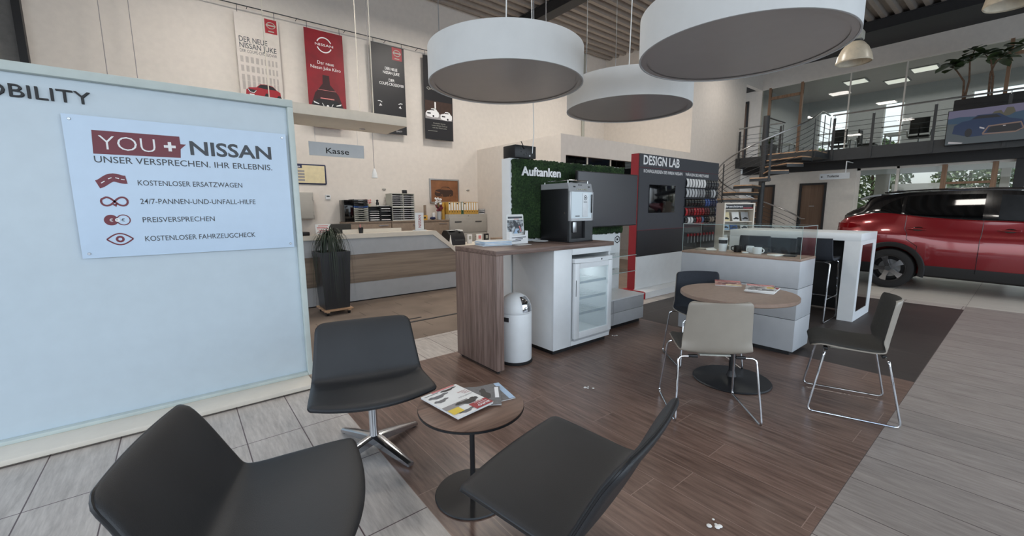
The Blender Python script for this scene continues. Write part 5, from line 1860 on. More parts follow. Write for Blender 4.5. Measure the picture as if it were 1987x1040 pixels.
def sorter(lb, x0, x1, z0, z1, n, m, cols, papers):
    t = thing('sorter_rack', lb, 'sorter', ((x0 + x1) / 2, 9.62, z0), 0, 'paper sorters on the sideboards')
    b_ = MB()
    w = 0.014
    b_.box(x0, x1, 9.44, 9.80, z0, z0 + w)
    b_.box(x0, x1, 9.44, 9.80, z1 - w, z1)
    b_.box(x0, x1, 9.785, 9.80, z0 + w, z1 - w)
    for c in range(cols + 1):
        xx = x0 + (x1 - x0 - w) * c / cols
        b_.box(xx, xx + w, 9.44, 9.785, z0 + w, z1 - w)
    obj('carcass', b_, M[m], t)
    obj('slot_shade_block', MB().box(x0 + w, x1 - w, 9.60, 9.784, z0 + w, z1 - w), M['black_plastic'], t)  # black block put in as the shade deep inside the slots
    rnd = random.Random(int(x0 * 100))
    for c in range(cols):
        a = x0 + (x1 - x0 - w) * c / cols + w
        b = x0 + (x1 - x0 - w) * (c + 1) / cols
        for k in range(n):
            z = z0 + w + (z1 - z0 - 2 * w) * k / n
            obj('shelf', MB().box(a + 0.001, b - 0.001, 9.445, 9.598, z, z + 0.010), M['white_print'] if m != 'black_plastic' else M['black_plastic'], t)
            if papers and rnd.random() < 0.85:
                obj('paper', MB().box(a + 0.02, b - 0.02, 9.45, 9.597, z + 0.0105, z + 0.018 + rnd.random() * 0.012), M['paper'], t)


sorter('low black paper sorter with two columns between the trays and the grey cabinet', 3.395, 3.945, 1.1475, 1.485, 6, 'black_plastic', 2, True)
sorter('upper grey pigeonhole cabinet with two columns of slots', 3.955, 4.525, 1.4705, 1.79, 6, 'grey_tray', 2, False)
sorter('lower grey pigeonhole cabinet with two columns of slots', 3.955, 4.525, 1.1475, 1.4695, 6, 'grey_tray', 2, False)
o = obj('cube_speaker', MB().box(4.30, 4.40, 9.55, 9.65, 1.7905, 1.88, 0.012), M['black_plastic'], None)
tag(o, 'small black cube on top of the grey pigeonhole cabinet', 'cube')
o = thing('figurine', 'small dark figurine on the low black sorter', 'figurine', (3.66, 9.58, 1.485))
obj('base', MB().cyl((3.66, 9.58), 0.04, 0.035, 1.4855, 1.52, 16), M['grey_tray'], o)
obj('body', MB().lathe((3.66, 9.58), [(0.03, 1.5205), (0.036, 1.56), (0.02, 1.60), (0.03, 1.63), (0.001, 1.65)], 16), M['black_plastic'], o)
o = thing('small_bouquet', 'small dried bouquet in a beige pot on the low black sorter', 'flowers', (3.46, 9.6, 1.485))
obj('pot', MB().lathe((3.46, 9.6), [(0.04, 1.4855), (0.05, 1.54), (0.046, 1.54), (0.001, 1.535)], 16), M['cream_print'], o)
mb = MB()
rnd = random.Random(5)
for k in range(22):
    mb.sphere((3.46 + rnd.uniform(-.06, .06), 9.6 + rnd.uniform(-.05, .05), 1.56 + rnd.uniform(0, .09)), 0.013, 6, 4)
obj('blossom', mb, M['pink_print'], o)
for k, (x, z, rz) in enumerate(((3.80, 1.4855, 6), (3.78, 1.4965, -5))):
    o = obj('document', MB().box(-0.13, 0.13, -0.1, 0.1, 0, 0.010, 0, Matrix.Translation((x, 9.6, z)) @ Matrix.Rotation(math.radians(rz), 4, 'Z')), M['paper' if k else 'fabric_dark'], None)
    tag(o, ['dark folder lying on the low black sorter', 'white papers lying on the dark folder on the black sorter'][k], 'document')
o = obj('mailing_tube', MB().cyl((4.91, 9.66), 0.034, 0.034, 1.1475, 1.52, 20), M['cab_wood'], None)
tag(o, 'upright brown cardboard tube on the sideboard', 'tube')
o = thing('tape_box', 'flat ochre box with dark label in front of the cardboard tube', 'box', (4.80, 9.5, 1.147))
obj('box', MB().box(4.68, 4.87, 9.45, 9.55, 1.1475, 1.27, 0.004), M['gold'], o)
obj('label_print', MB().box(4.77, 4.82, 9.447, 9.4495, 1.19, 1.23), M['black_print'], o)
o = thing('flower_vase', 'glass vase with white and burgundy flowers on the sideboard', 'vase', (5.27, 9.58, 1.147))
obj('vase', MB().lathe((5.27, 9.58), [(0.05, 1.1475), (0.055, 1.2), (0.06, 1.36), (0.056, 1.36), (0.05, 1.2), (0.001, 1.16)], 20), M['greypanel'], o)
mb = MB()
rnd = random.Random(9)
for k in range(26):
    mb.sphere((5.26 + rnd.uniform(-.09, .09), 9.58 + rnd.uniform(-.06, .06), 1.42 + rnd.uniform(-.05, .10)), 0.024, 7, 5)
obj('dark_blossom', mb, M['bordeaux'], o)
mb = MB()
for k in range(18):
    mb.sphere((5.25 + rnd.uniform(-.08, .08), 9.57 + rnd.uniform(-.06, .06), 1.60 + rnd.uniform(-.06, .09)), 0.026, 7, 5)
obj('white_blossom', mb, M['white_print'], o)
mb = MB()
for k in range(9):
    a = k * 0.7
    mb.tube([(5.27, 9.58, 1.2), (5.26 + 0.05 * math.cos(a), 9.58 + 0.04 * math.sin(a), 1.58)], 0.003, 5)
obj('stem', mb, M['leaf_dark'], o)
o = thing('toy_figure', 'small blue and white toy crouching beside the flower vase', 'toy', (5.07, 9.52, 1.147))
obj('body', MB().sphere((5.05, 9.52, 1.19), 0.05, 12, 8, (1.6, 1, 0.8)), M['navy_print'], o)
obj('ear', MB().lathe((5.06, 9.51), [(0.02, 1.222), (0.03, 1.32), (0.001, 1.335)], 10), M['white_print'], o)
obj('ear', MB().lathe((5.10, 9.53), [(0.018, 1.222), (0.028, 1.32), (0.001, 1.335)], 10), M['white_print'], o)

t = thing('filing_cabinet', 'grey metal filing cabinet with wide drawers under the ochre binders', 'cabinet', (6.05, 9.62, 0))
obj('body', MB().box(5.462, 6.645, 9.42, 9.84, 0.0, 1.28, 0.003), M['filing'], t)
for z0, z1 in ((0.80, 1.19), (0.42, 0.785), (0.04, 0.405)):
    d = obj('drawer', MB().box(5.475, 6.632, 9.40, 9.4195, z0, z1, 0.003), M['filing'], t)
    for x in (5.72, 6.36):
        obj('handle', MB().box(x - 0.10, x + 0.10, 9.39, 9.3995, z1 - 0.12, z1 - 0.095), M['steel_dark'], d)
obj('lock', MB().cyl((0, 0), 0.010, 0.010, -0.004, 0.004, 12, Matrix.Translation((6.05, 9.417, 1.235)) @ Matrix.Rotation(PI / 2, 4, 'X')), M['steel_dark'], t)
for k in range(12):
    x0 = 5.474 + 0.0775 * k
    green = k == 5
    o = thing('binder', ('green-spined binder in the row of ochre binders' if green else 'ochre binder, %s in the row counted from the flower vase' % ORD[k]), 'binder', (x0 + 0.037, 9.6, 1.28), 0, None if green else 'ochre binders on the filing cabinet')
    obj('cover', MB().box(x0, x0 + 0.074, 9.46, 9.74, 1.2805, 1.60, 0.003), M['binder_green' if green else 'gold'], o)
    obj('spine_label', MB().box(x0 + 0.012, x0 + 0.062, 9.4575, 9.4598, 1.385, 1.585), M['paper'], o)
    obj('finger_hole', MB().cyl((0, 0), 0.014, 0.014, -0.001, 0.0015, 14, Matrix.Translation((x0 + 0.037, 9.4585, 1.345)) @ Matrix.Rotation(PI / 2, 4, 'X')), M['black_print'], o)
    if k in (0, 3, 6):
        obj('label_print', MB().box(x0 + 0.02, x0 + 0.054, 9.4560, 9.4572, 1.54, 1.575), M['black_print'], o)
o = obj('card_box', MB().box(5.385, 5.452, 9.62, 9.80, 1.1475, 1.59, 0.003), M['gold'], None)
tag(o, 'tall ochre cardboard box leaning against the end of the binder row', 'box')
for k in range(3):
    z = 1.2805 + 0.045 * k
    b_ = MB()
    b_.box(6.43, 6.63, 9.48, 9.76, z, z + 0.006)
    b_.box(6.43, 6.438, 9.48, 9.76, z + 0.006, z + 0.044)
    b_.box(6.622, 6.63, 9.48, 9.76, z + 0.006, z + 0.044)
    b_.box(6.438, 6.622, 9.754, 9.76, z + 0.006, z + 0.044)
    o = thing('letter_tray', 'grey letter tray at the end of the binders, %s from below' % ORD[k], 'letter tray', (6.53, 9.62, z), 0, 'grey letter trays beside the binders')
    obj('tray', b_, M['greypanel'], o)
    obj('paper', MB().box(6.445, 6.615, 9.49, 9.74, z + 0.0065, z + 0.02), M['paper'], o)

t = thing('framed_picture', 'framed sepia picture of an SUV above the flower vase', 'picture', (5.59, 9.83, 1.56))
fr = MB()
x0, x1, z0, z1 = 5.15, 6.03, 1.575, 2.20
fr.box(x0, x1, 9.815, 9.85, z0, z0 + 0.035)
fr.box(x0, x1, 9.815, 9.85, z1 - 0.035, z1)
fr.box(x0, x0 + 0.035, 9.815, 9.85, z0 + 0.035, z1 - 0.035)
fr.box(x1 - 0.035, x1, 9.815, 9.85, z0 + 0.035, z1 - 0.035)
obj('frame', fr, M['brushed'], t)
cv = obj('picture', MB().box(x0 + 0.0355, x1 - 0.0355, 9.83, 9.849, z0 + 0.0355, z1 - 0.0355), M['sepia'], t)
mb = MB()
F = yface(9.829)
poly_flat(mb, suv_front34(5.29, 1.735, 0.56, 0.27), F)
obj('car_print', mb, M['sepia_dark'], cv, smooth=False)
mb = MB()
F = yface(9.8282)
poly_flat(mb, [(5.46, 1.93), (5.53, 1.985), (5.64, 1.985), (5.74, 1.96), (5.78, 1.92), (5.60, 1.915)], F)
band(mb, [(5.31, 1.87), (5.45, 1.845)], 0.02, F)
for cx in (5.50, 5.76):
    band(mb, ring_pts(cx, 1.765, 0.025, 14, ry=0.035), 0.01, F)
obj('highlight_print', mb, M['sepia'], cv, smooth=False)

t = thing('info_board', 'navy-framed cream care board with text blocks on the back wall', 'sign', (2.1, 9.83, 1.96))
obj('frame', MB().box(1.60, 2.64, 9.825, 9.85, 1.965, 2.39, 0.02), M['navy_print'], t)
pl = obj('plate', MB().box(1.63, 2.61, 9.820, 9.8245, 1.992, 2.362), M['cream_print'], t)
mb = MB()
rect(mb, yface(9.819), 1.63, 2.16, 2.30, 2.362)
obj('title_print', mb, M['navy_print'], pl, smooth=False)
mb = MB()
put_flat(mb, text_mb('pflege', 0.036, 0.17, bold=0.015), lambda u, v: (1.955 + u, 9.818, 2.318 + v))
obj('lettering', mb, M['white_print'], pl, smooth=False)
mb = MB()
for r in range(4):
    for c in range(2):
        rect(mb, yface(9.819), 1.92 + 0.15 * c, 2.05 + 0.15 * c, 2.03 + 0.062 * r, 2.07 + 0.062 * r)
obj('text_print', mb, M['grey_print'], pl, smooth=False)

t = thing('wall_safe', 'grey steel wall cabinet with hinged door beside the display wall edge', 'wall cabinet', (2.1, 9.75, 1.22))
obj('body', MB().box(1.86, 2.31, 9.68, 9.85, 1.22, 1.785, 0.004), M['filing'], t)
obj('door', MB().box(1.875, 2.29, 9.665, 9.6795, 1.24, 1.765, 0.003), M['filing'], t)
for z in (1.34, 1.66):
    obj('hinge', MB().cyl((2.292, 9.668), 0.012, 0.012, z - 0.04, z + 0.04, 10), M['filing'], t)
t = thing('thermostat', 'small white thermostat box on the back wall', 'thermostat', (2.65, 9.84, 1.64))
obj('housing', MB().box(2.595, 2.70, 9.82, 9.85, 1.645, 1.745, 0.005), M['white'], t)
obj('display', MB().box(2.615, 2.68, 9.818, 9.8195, 1.70, 1.73), M['steel_dark'], t)
for x, z, lb in ((3.94, 1.90, 'small grey wall fitting above the grey pigeonhole cabinet'), (6.33, 1.93, 'small grey wall fitting above the ochre binders')):
    o = obj('wall_fitting', MB().sphere((x, 9.84, z), 0.035, 10, 6, (1.5, 0.6, 0.8)), M['filing'], None)
    tag(o, lb, 'wall fitting', 'small wall fittings')
o = thing('office_chair', 'grey office chair backrest behind the potted plant at the back', 'office chair', (2.6, 8.9, 0))
obj('backrest', MB().box(2.35, 2.85, 8.98, 9.04, 0.62, 1.13, 0.03), M['fabric_dark'], o)
obj('seat', MB().box(2.36, 2.84, 8.56, 9.0, 0.44, 0.51, 0.03), M['fabric_dark'], o)
obj('column', MB().cyl((2.6, 8.78), 0.03, 0.03, 0.08, 0.44, 14), M['chrome'], o)
for k in range(5):
    a = k * 2 * PI / 5
    obj('leg', MB().tube([(2.6, 8.78, 0.10), (2.6 + 0.28 * math.cos(a), 8.78 + 0.28 * math.sin(a), 0.04)], 0.016, 8), M['black_plastic'], o)
    obj('castor', MB().cyl((2.6 + 0.28 * math.cos(a), 8.78 + 0.28 * math.sin(a)), 0.024, 0.024, 0.0, 0.045, 12), M['rubber'], o)
obj('back_bar', MB().tube([(2.6, 8.80, 0.43), (2.6, 9.06, 0.47), (2.6, 9.06, 0.80)], 0.016, 8), M['black_plastic'], o)

# hanging canopy and Kasse sign
CY0, CY1, CXR, CZ0, CZ1 = 6.50, 7.36, 3.04, 2.742, 2.885
t = thing('hanging_canopy', 'flat white canopy hung on cables above the cash counter', 'canopy', (1.3, 6.93, CZ0))
obj('board', MB().box(-0.8, CXR, CY0, CY1, CZ0, CZ1, 0.003), M['offwhite'], t)
for x in (0.9, 2.53):
    d = obj('downlight', MB().lathe((x, 7.12), [(0.045, CZ0 - 0.001), (0.050, CZ0 - 0.004), (0.050, CZ0 - 0.0005)], 24), M['brushed'], t)
    obj('lens', MB().cyl((x, 7.12), 0.034, 0.034, CZ0 - 0.0052, CZ0 - 0.0042, 20), M['black_gloss'], d)
for x, y in ((2.545, 6.62), (2.565, 7.28), (1.17, 6.93)):
    obj('cable', MB().tube([(x, y, CZ1), (x, y, 6.43)], 0.007, 6), M['offwhite'], t)
t = thing('hanging_sign', 'grey hanging sign reading Kasse below the white canopy', 'sign', (2.165, 7.3, 2.28))
obj('plate', MB().box(1.728, 2.60, 7.295, 7.305, 2.283, 2.497), M['sign_grey'], t)
mb = MB()
put_flat(mb, text_mb('Kasse', 0.088, 0.365, bold=0.012), lambda u, v: (1.982 + u, 7.2935, 2.330 + v))
obj('lettering', mb, M['black_print'], t, smooth=False)
for x in (1.83, 2.50):
    obj('wire', MB().tube([(x, 7.3, 2.4975), (x, 7.3, CZ0 - 0.001)], 0.002, 5), M['brushed'], t)


def pendant(lb, x, y, z, h=0.17):
    t = thing('pendant_lamp', lb, 'lamp', (x, y, z), 0, 'small white pendants at the back wall')
    obj('shade', MB().lathe((x, y), [(0.062, z), (0.058, z + 0.03), (0.045, z + h * 0.6), (0.025, z + h), (0.008, z + h + 0.02)], 20, cap=False), M['white'], t)
    obj('cord', MB().tube([(x, y, z + h), (x, y, 6.43)], 0.006, 6), M['grey_print'], t)


pendant('small white pendant lamp hanging above the letter trays', 3.22, 8.5, 2.055)
pendant('small pendant on a dark cord above the display wall, nearer the room corner', -0.66, 9.5, 2.9)
pendant('small pendant above the display wall, farther from the room corner', -0.30, 9.5, 3.40)

# banners
o = thing('banner_rail', 'thin dark rail along the back wall carrying the banners', 'rail', (2.5, 9.70, 5.2))
obj('wire', MB().tube([(-1.2, 9.70, 5.205), (6.4, 9.70, 5.265)], 0.010, 8), M['steel_dark'], o)
for x in (0.2, 1.4, 2.25, 3.2, 4.1, 4.9, 5.9):
    obj('bracket', MB().tube([(x, 9.84, 5.235), (x, 9.70, 5.21 + 0.0075 * (x + 1.2))], 0.006, 6), M['steel_dark'], o)


def banner(lb, x0, x1, z0, z1, m):
    t = thing('banner', lb, 'banner', ((x0 + x1) / 2, 9.71, z0), 0, 'banners on the back wall')
    A, B = [], []
    for j in range(9):
        z = z0 + (z1 - z0) * j / 8
        A.append([(x0 + (x1 - x0) * i / 6, 9.708 + 0.0 * i, z) for i in range(7)])
        B.append([(x0 + (x1 - x0) * i / 6, 9.712 + 0.0 * i, z) for i in range(7)])
    s = obj('sheet', MB().slab(A, B), m, t, smooth=False)
    for x in (x0 + 0.06, x1 - 0.06):
        obj('hook', MB().tube([(x, 9.702, z1 - 0.005), (x, 9.702, 5.203 + 0.0079 * x)], 0.005, 6), M['steel_dark'], t)
    return t, s


F1 = yface(9.7070)
F2 = yface(9.7062)
F3 = yface(9.7054)


def logo_tab(sh, x0, x1, z0, z1):
    o = obj('logo_print', poly_flat(MB(), [(x0, z0), (x1, z0), (x1, z1), (x0, z1)], F1), M['red_print'], sh, smooth=False)
    mb = MB()
    cx, cz, r = (x0 + x1) / 2, (z0 + z1) / 2 + 0.02, (x1 - x0) * 0.30
    band(mb, ring_pts(cx, cz, r * 1.15, 24, ry=r * 0.9), r * 0.2, F2)
    rect(mb, F3, cx - r * 1.35, cx + r * 1.35, cz - r * 0.20, cz + r * 0.20)
    rect(mb, F2, cx - r * 0.8, cx + r * 0.8, z0 + 0.03, z0 + 0.05)
    obj('logo_print', mb, M['grey_tray'], sh, smooth=False)


# 1: pale banner with buildings and a red car
wm_ = mat('pale_banner_sheet', (206, 198, 190), 0.5, var=0.02)
t, sh = banner('pale banner with a red car and dark title, first on the rail', 1.165, 1.895, 3.17, 5.10, wm_)
logo_tab(sh, 1.665, 1.872, 4.83, 5.09)
mb = MB()
put_flat(mb, text_mb('DER NEUE', 0.095, 0.47, bold=0.010), lambda u, v: F1(1.215 + u, 4.585 + v))
put_flat(mb, text_mb('NISSAN JUKE', 0.095, 0.62, bold=0.010), lambda u, v: F1(1.215 + u, 4.475 + v))
put_flat(mb, text_mb('DER COUPÉ-CROSSOVER', 0.055, 0.62), lambda u, v: F1(1.215 + u, 4.395 + v))
obj('lettering', mb, M['darkgrey_print'], sh, smooth=False)
mb = MB()
for r in range(4):
    for c in range(9):
        w = 0.05 if c < 4 else 0.032
        x = 1.21 + (0.085 * c if c < 4 else 0.34 + 0.062 * (c - 4))
        h = 0.11 if r > 0 else 0.16
        rect(mb, F1, x, x + w, 3.72 + 0.165 * r, 3.72 + 0.165 * r + h)
obj('window_print', mb, mat('faded_print', (172, 164, 158), 0.5, var=0.03), sh, smooth=False)
mb = poly_flat(MB(), suv_front34(1.25, 3.56, 0.60, 0.30), F2)
obj('car_print', mb, M['red_print'], sh, smooth=False)
mb = MB()
poly_flat(mb, [(1.45, 3.785), (1.51, 3.845), (1.62, 3.85), (1.72, 3.83), (1.78, 3.775), (1.60, 3.77)], F3)
for cx, ry in ((1.605, 0.075), (1.82, 0.06)):
    poly_flat(mb, ring_pts(cx, 3.62, 0.042, 18, ry=ry), F3)
poly_flat(mb, [(1.26, 3.60), (1.42, 3.585), (1.42, 3.615), (1.26, 3.63)], F3)
poly_flat(mb, [(1.275, 3.745), (1.315, 3.672), (1.395, 3.666), (1.435, 3.73), (1.36, 3.735)], F3)
obj('detail_print', mb, M['black_print'], sh, smooth=False)
band(MB(), [], 1, F3) if False else None
poly_flat(MB(), [(1, 1), (2, 1), (2, 2)], F1)
mb = band(MB(), [(1.285, 3.740), (1.325, 3.682), (1.385, 3.676), (1.425, 3.722)], 0.009, yface(9.7046))
rect(mb, yface(9.7046), 1.31, 1.39, 3.636, 3.650)
obj('grille_print', mb, M['white_print'], sh, smooth=False)

# 2: red banner
t, sh = banner('red banner with white ring logo and dark car, second on the rail', 2.362, 3.125, 3.17, 5.115, M['banner_red'])
mb = MB()
cx, cz = 2.742, 4.842
band(mb, ring_pts(cx, cz, 0.145, 24, math.radians(22), math.radians(158)), 0.022, F1)
band(mb, ring_pts(cx, cz, 0.145, 24, math.radians(202), math.radians(338)), 0.022, F1)
put_flat(mb, text_mb('NISSAN', 0.048, 0.36, bold=0.004), lambda u, v: F1(cx - 0.18 + u, cz - 0.024 + v))
put_flat(mb, text_mb('Der neue', 0.066, 0.33), lambda u, v: F1(2.585 + u, 4.450 + v))
put_flat(mb, text_mb('Nissan Juke Kiiro', 0.066, 0.60), lambda u, v: F1(2.448 + u, 4.350 + v))
obj('lettering', mb, M['white_print'], sh, smooth=False)
mb = MB()
poly_flat(mb, [(2.42, 3.30), (2.42, 3.62), (2.50, 3.86), (2.60, 3.98), (2.66, 4.06), (2.67, 4.24), (2.80, 4.24), (2.81, 4.06), (2.88, 3.98), (2.98, 3.86), (3.06, 3.62), (3.06, 3.30)], F1)
obj('silhouette_print', mb, mat('dark_red_print', (52, 12, 18), 0.45, var=0.05), sh, smooth=False)
mb = MB()
poly_flat(mb, [(2.43, 3.40), (2.46, 3.66), (2.54, 3.74), (2.94, 3.74), (3.02, 3.66), (3.06, 3.40)], F2)
obj('car_print', mb, M['black_print'], sh, smooth=False)
mb = band(MB(), [(2.63, 3.665), (2.68, 3.575), (2.80, 3.575), (2.85, 3.665)], 0.012, F3)
poly_flat(mb, [(2.455, 3.69), (2.57, 3.648), (2.56, 3.634), (2.47, 3.655)], F3)
poly_flat(mb, [(3.025, 3.69), (2.91, 3.648), (2.92, 3.634), (3.01, 3.655)], F3)
poly_flat(mb, ring_pts(2.74, 3.615, 0.024, 14), F3)
poly_flat(mb, ring_pts(2.48, 3.56, 0.020, 12), F3)
poly_flat(mb, ring_pts(3.00, 3.56, 0.020, 12), F3)
obj('lamp_print', mb, M['white_print'], sh, smooth=False)
mb = MB()
rect(mb, F3, 2.60, 2.88, 3.755, 3.775)
rect(mb, F3, 2.56, 2.92, 3.93, 3.937)
obj('red_print', mb, M['pink_print'], sh, smooth=False)

# 3: black banner
t, sh = banner('black banner with white title and two lit headlamps, third on the rail', 3.735, 4.53, 3.19, 5.16, M['black_print'])
logo_tab(sh, 4.235, 4.475, 4.86, 5.14)
mb = MB()
for s_, z_, w_ in (('DER NEUE', 4.615, 0.30), ('NISSAN JUKE', 4.525, 0.40), ('DER', 4.365, 0.14), ('COUPÉ-CROSSOVER', 4.275, 0.60)):
    tv = text_mb(s_, 0.062, w_, bold=0.008, align='CENTER')
    put_flat(mb, tv, lambda u, v: F1(4.20 + u, z_ + v))
for s in (-1, 1):
    c0 = 4.145
    band(mb, [(c0 + s * 0.30, 3.90), (c0 + s * 0.25, 3.905), (c0 + s * 0.20, 3.88)], 0.018, F1)
    band(mb, [(c0 + s * 0.25, 3.84), (c0 + s * 0.21, 3.80)], 0.02, F1)
    band(mb, [(c0 + s * 0.26, 3.79), (c0 + s * 0.24, 3.83)], 0.022, F1)
put_flat(mb, text_mb('QUALITY', 0.035, 0.15), lambda u, v: F1(4.26 + u, 3.245 + v))
obj('lettering', mb, M['white_print'], sh, smooth=False)

# 4: dark banner with two white cars
t, sh = banner('dark banner with two white cars, last on the rail beside the round lamp', 5.02, 5.825, 3.165, 5.15, M['black_print'])
mb = MB()
rect(mb, F1, 5.04, 5.80, 3.66, 3.80)
obj('road_print', mb, M['grey_print'], sh, smooth=False)
mb = MB()
rect(mb, F1, 5.04, 5.80, 3.80, 4.10)
obj('building_print', mb, M['sepia_dark'], sh, smooth=False)
mb = MB()
poly_flat(mb, suv_front34(5.06, 3.70, 0.36, 0.22), F2)
poly_flat(mb, suv_front34(5.46, 3.66, 0.34, 0.22), F3)
rect(mb, F2, 5.30, 5.34, 3.92, 4.08)
obj('car_print', mb, M['white_print'], sh, smooth=False)
mb = MB()
for x, z in ((5.09, 3.78), (5.50, 3.74)):
    rect(mb, yface(9.7046), x, x + 0.10, z, z + 0.03)
    poly_flat(mb, ring_pts(x + 0.17, z - 0.045, 0.026, 12), yface(9.7046))
    rect(mb, yface(9.7046), x + 0.08, x + 0.2, z + 0.09, z + 0.115)
obj('detail_print', mb, M['black_print'], sh, smooth=False)
mb = MB()
for s_, z_, w_ in (('Entdecken Sie den', 3.555, 0.34), ('neuen Nissan Qashqai', 3.500, 0.44), ('und den Nissan Juke', 3.445, 0.40)):
    put_flat(mb, text_mb(s_, 0.030, w_, align='CENTER'), lambda u, v: F1(5.43 + u, z_ + v))
    obj('line_lettering', mb, M['grey_tray'], sh, smooth=False)
    mb = MB()
put_flat(mb, text_mb('QASHQAI', 0.06, 0.5), lambda u, v: F1(5.10 + u, 4.36 + v))
rect(mb, F1, 5.10, 5.36, 3.37, 3.378)
obj('lettering', mb, M['grey_tray'], sh, smooth=False)

o = obj('downpipe', MB().cyl((10.93, 9.80), 0.05, 0.05, 3.035, 6.43, 16), M['grey_tray'], None)
tag(o, 'grey vertical pipe on the back wall above the low room', 'pipe')

# ================================================================== drum lamps
def drum(lb, cx, cy, wires):
    r, z0, z1 = 0.615, 2.40, 2.655
    t = thing('drum_pendant', lb, 'lamp', (cx, cy, z0), 0, 'round drum lamps over the lounge')
    mb = MB().lathe((cx, cy), [(r - 0.006, z0), (r, z0 + 0.002), (r, z1 - 0.002), (r - 0.006, z1), (r - 0.012, z1 - 0.002), (r - 0.012, z0 + 0.002)], 96, cap=False)
    n = 96
    for i in range(n):
        j = (i + 1) % n
        mb.f.append((5 * n + i, 5 * n + j, j, i))
    obj('shade', mb, M['shade'], t, ang=50)
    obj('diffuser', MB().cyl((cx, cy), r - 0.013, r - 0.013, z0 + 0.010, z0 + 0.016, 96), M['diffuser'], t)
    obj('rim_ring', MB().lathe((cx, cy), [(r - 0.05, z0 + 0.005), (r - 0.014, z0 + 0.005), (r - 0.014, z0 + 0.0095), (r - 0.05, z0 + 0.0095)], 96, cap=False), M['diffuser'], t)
    obj('top_cover', MB().cyl((cx, cy), r - 0.013, r - 0.013, z1 - 0.012, z1 - 0.006, 96), M['shade'], t)
    for a in wires:
        x, y = cx + 0.55 * math.cos(a), cy + 0.55 * math.sin(a)
        obj('wire', MB().tube([(x, y, z1 - 0.006), (x, y, 6.43)], 0.0035, 6), M['brushed'], t)
    obj('wire', MB().tube([(cx, cy, z1 - 0.006), (cx + 0.02, cy, 3.4), (cx + 0.05, cy, 6.43)], 0.005, 6), M['white'], t)


drum('round white drum lamp above the bar counter end, dark banner behind its rim', 2.166, 2.771, (0.2, 2.3, 4.4))
drum('round white drum lamp between the other two, partly hidden by the largest-looking one', 3.684, 2.706, (0.9, 3.0, 5.1))
drum('round white drum lamp hanging over the round table, cut by the upper picture edge', 2.921, 1.30, (0.4, 2.5, 4.6))


def highbay(lb, x, y, z):
    t = thing('highbay_lamp', lb, 'lamp', (x, y, z), 0, 'prismatic high-bay lamps')
    obj('shade', MB().lathe((x, y), [(0.29, z), (0.30, z + 0.02), (0.275, z + 0.14), (0.22, z + 0.27), (0.15, z + 0.36), (0.11, z + 0.39), (0.10, z + 0.385), (0.14, z + 0.35), (0.21, z + 0.26), (0.265, z + 0.14), (0.285, z + 0.02)], 40, cap=False), mat('prismatic_shade', (214, 202, 180), 0.3, var=0.05), t)
    obj('collar', MB().cyl((x, y), 0.115, 0.115, z + 0.391, z + 0.42, 24), M['steel_dark'], t)
    obj('housing', MB().box(x - 0.12, x + 0.12, y - 0.12, y + 0.12, z + 0.4205, z + 0.60, 0.03), M['grey_tray'], t)
    obj('rod', MB().cyl((x, y), 0.012, 0.012, z + 0.60, 6.43, 10), M['steel_dark'], t)
    obj('bulb', MB().sphere((x, y, z + 0.25), 0.06, 14, 10, (1, 1, 1.5)), M['white'], t)


highbay('grey bell-shaped high-bay lamp in front of the gallery header', 10.93, 2.6, 4.28)
highbay('grey bell-shaped high-bay lamp at the top above the gallery television', 9.72, 0.52, 4.30)
# ================================================================== spiral stair
SX, SY = 13.9, 5.25
ZTOP = 2.98
NT_ = 15
RO = 1.24
RISE = ZTOP / (NT_ + 1)
DA = math.radians(310) / NT_
t = thing('spiral_staircase', 'dark steel spiral staircase with oak treads up to the gallery', 'staircase', (SX, SY, 0))
obj('centre_post', MB().cyl((SX, SY), 0.085, 0.085, 0.0, 4.08, 24), M['steel_dark'], t)
A0 = math.radians(270)


def pol(a, r, z):
    return (SX + r * math.cos(a), SY + r * math.sin(a), z)


for k in range(NT_):
    z = ZTOP - RISE * (k + 1)
    a1 = A0 - DA * k + 0.04
    a0 = A0 - DA * (k + 1) - 0.02
    am = [a0 + (a1 - a0) * i / 5 for i in range(6)]
    poly = [pol(a, 0.10, 0)[:2] for a in am] + [pol(a, RO - 0.03, 0)[:2] for a in reversed(am)]
    tr = obj('tread', MB().prism(poly, lambda u, v, d: (u, v, d), z - 0.032, z), M['tread'], t, smooth=False)
    pan = MB().prism(poly, lambda u, v, d: (u, v, d), z - 0.042, z - 0.0325)
    pan.prism([pol(a1, 0.10, 0)[:2], pol(a1, RO - 0.02, 0)[:2], pol(a1 - 0.012, RO - 0.02, 0)[:2], pol(a1 - 0.05, 0.10, 0)[:2]], lambda u, v, d: (u, v, d), z - 0.10, z - 0.0325)
    ring_o = [pol(a, RO - 0.028, 0)[:2] for a in am] + [pol(a, RO - 0.012, 0)[:2] for a in reversed(am)]
    pan.prism(ring_o, lambda u, v, d: (u, v, d), z - 0.11, z - 0.034)
    obj('tread_frame', pan, M['steel_dark'], tr, smooth=False)
# landing
ld = MB().box(13.93, 15.075, 3.98, 5.16, ZTOP - 0.03, ZTOP)
la = obj('landing', ld, M['tread'], t)
obj('landing_frame', MB().box(13.93, 15.075, 3.96, 5.18, ZTOP - 0.19, ZTOP - 0.031), M['steel_dark'], la)
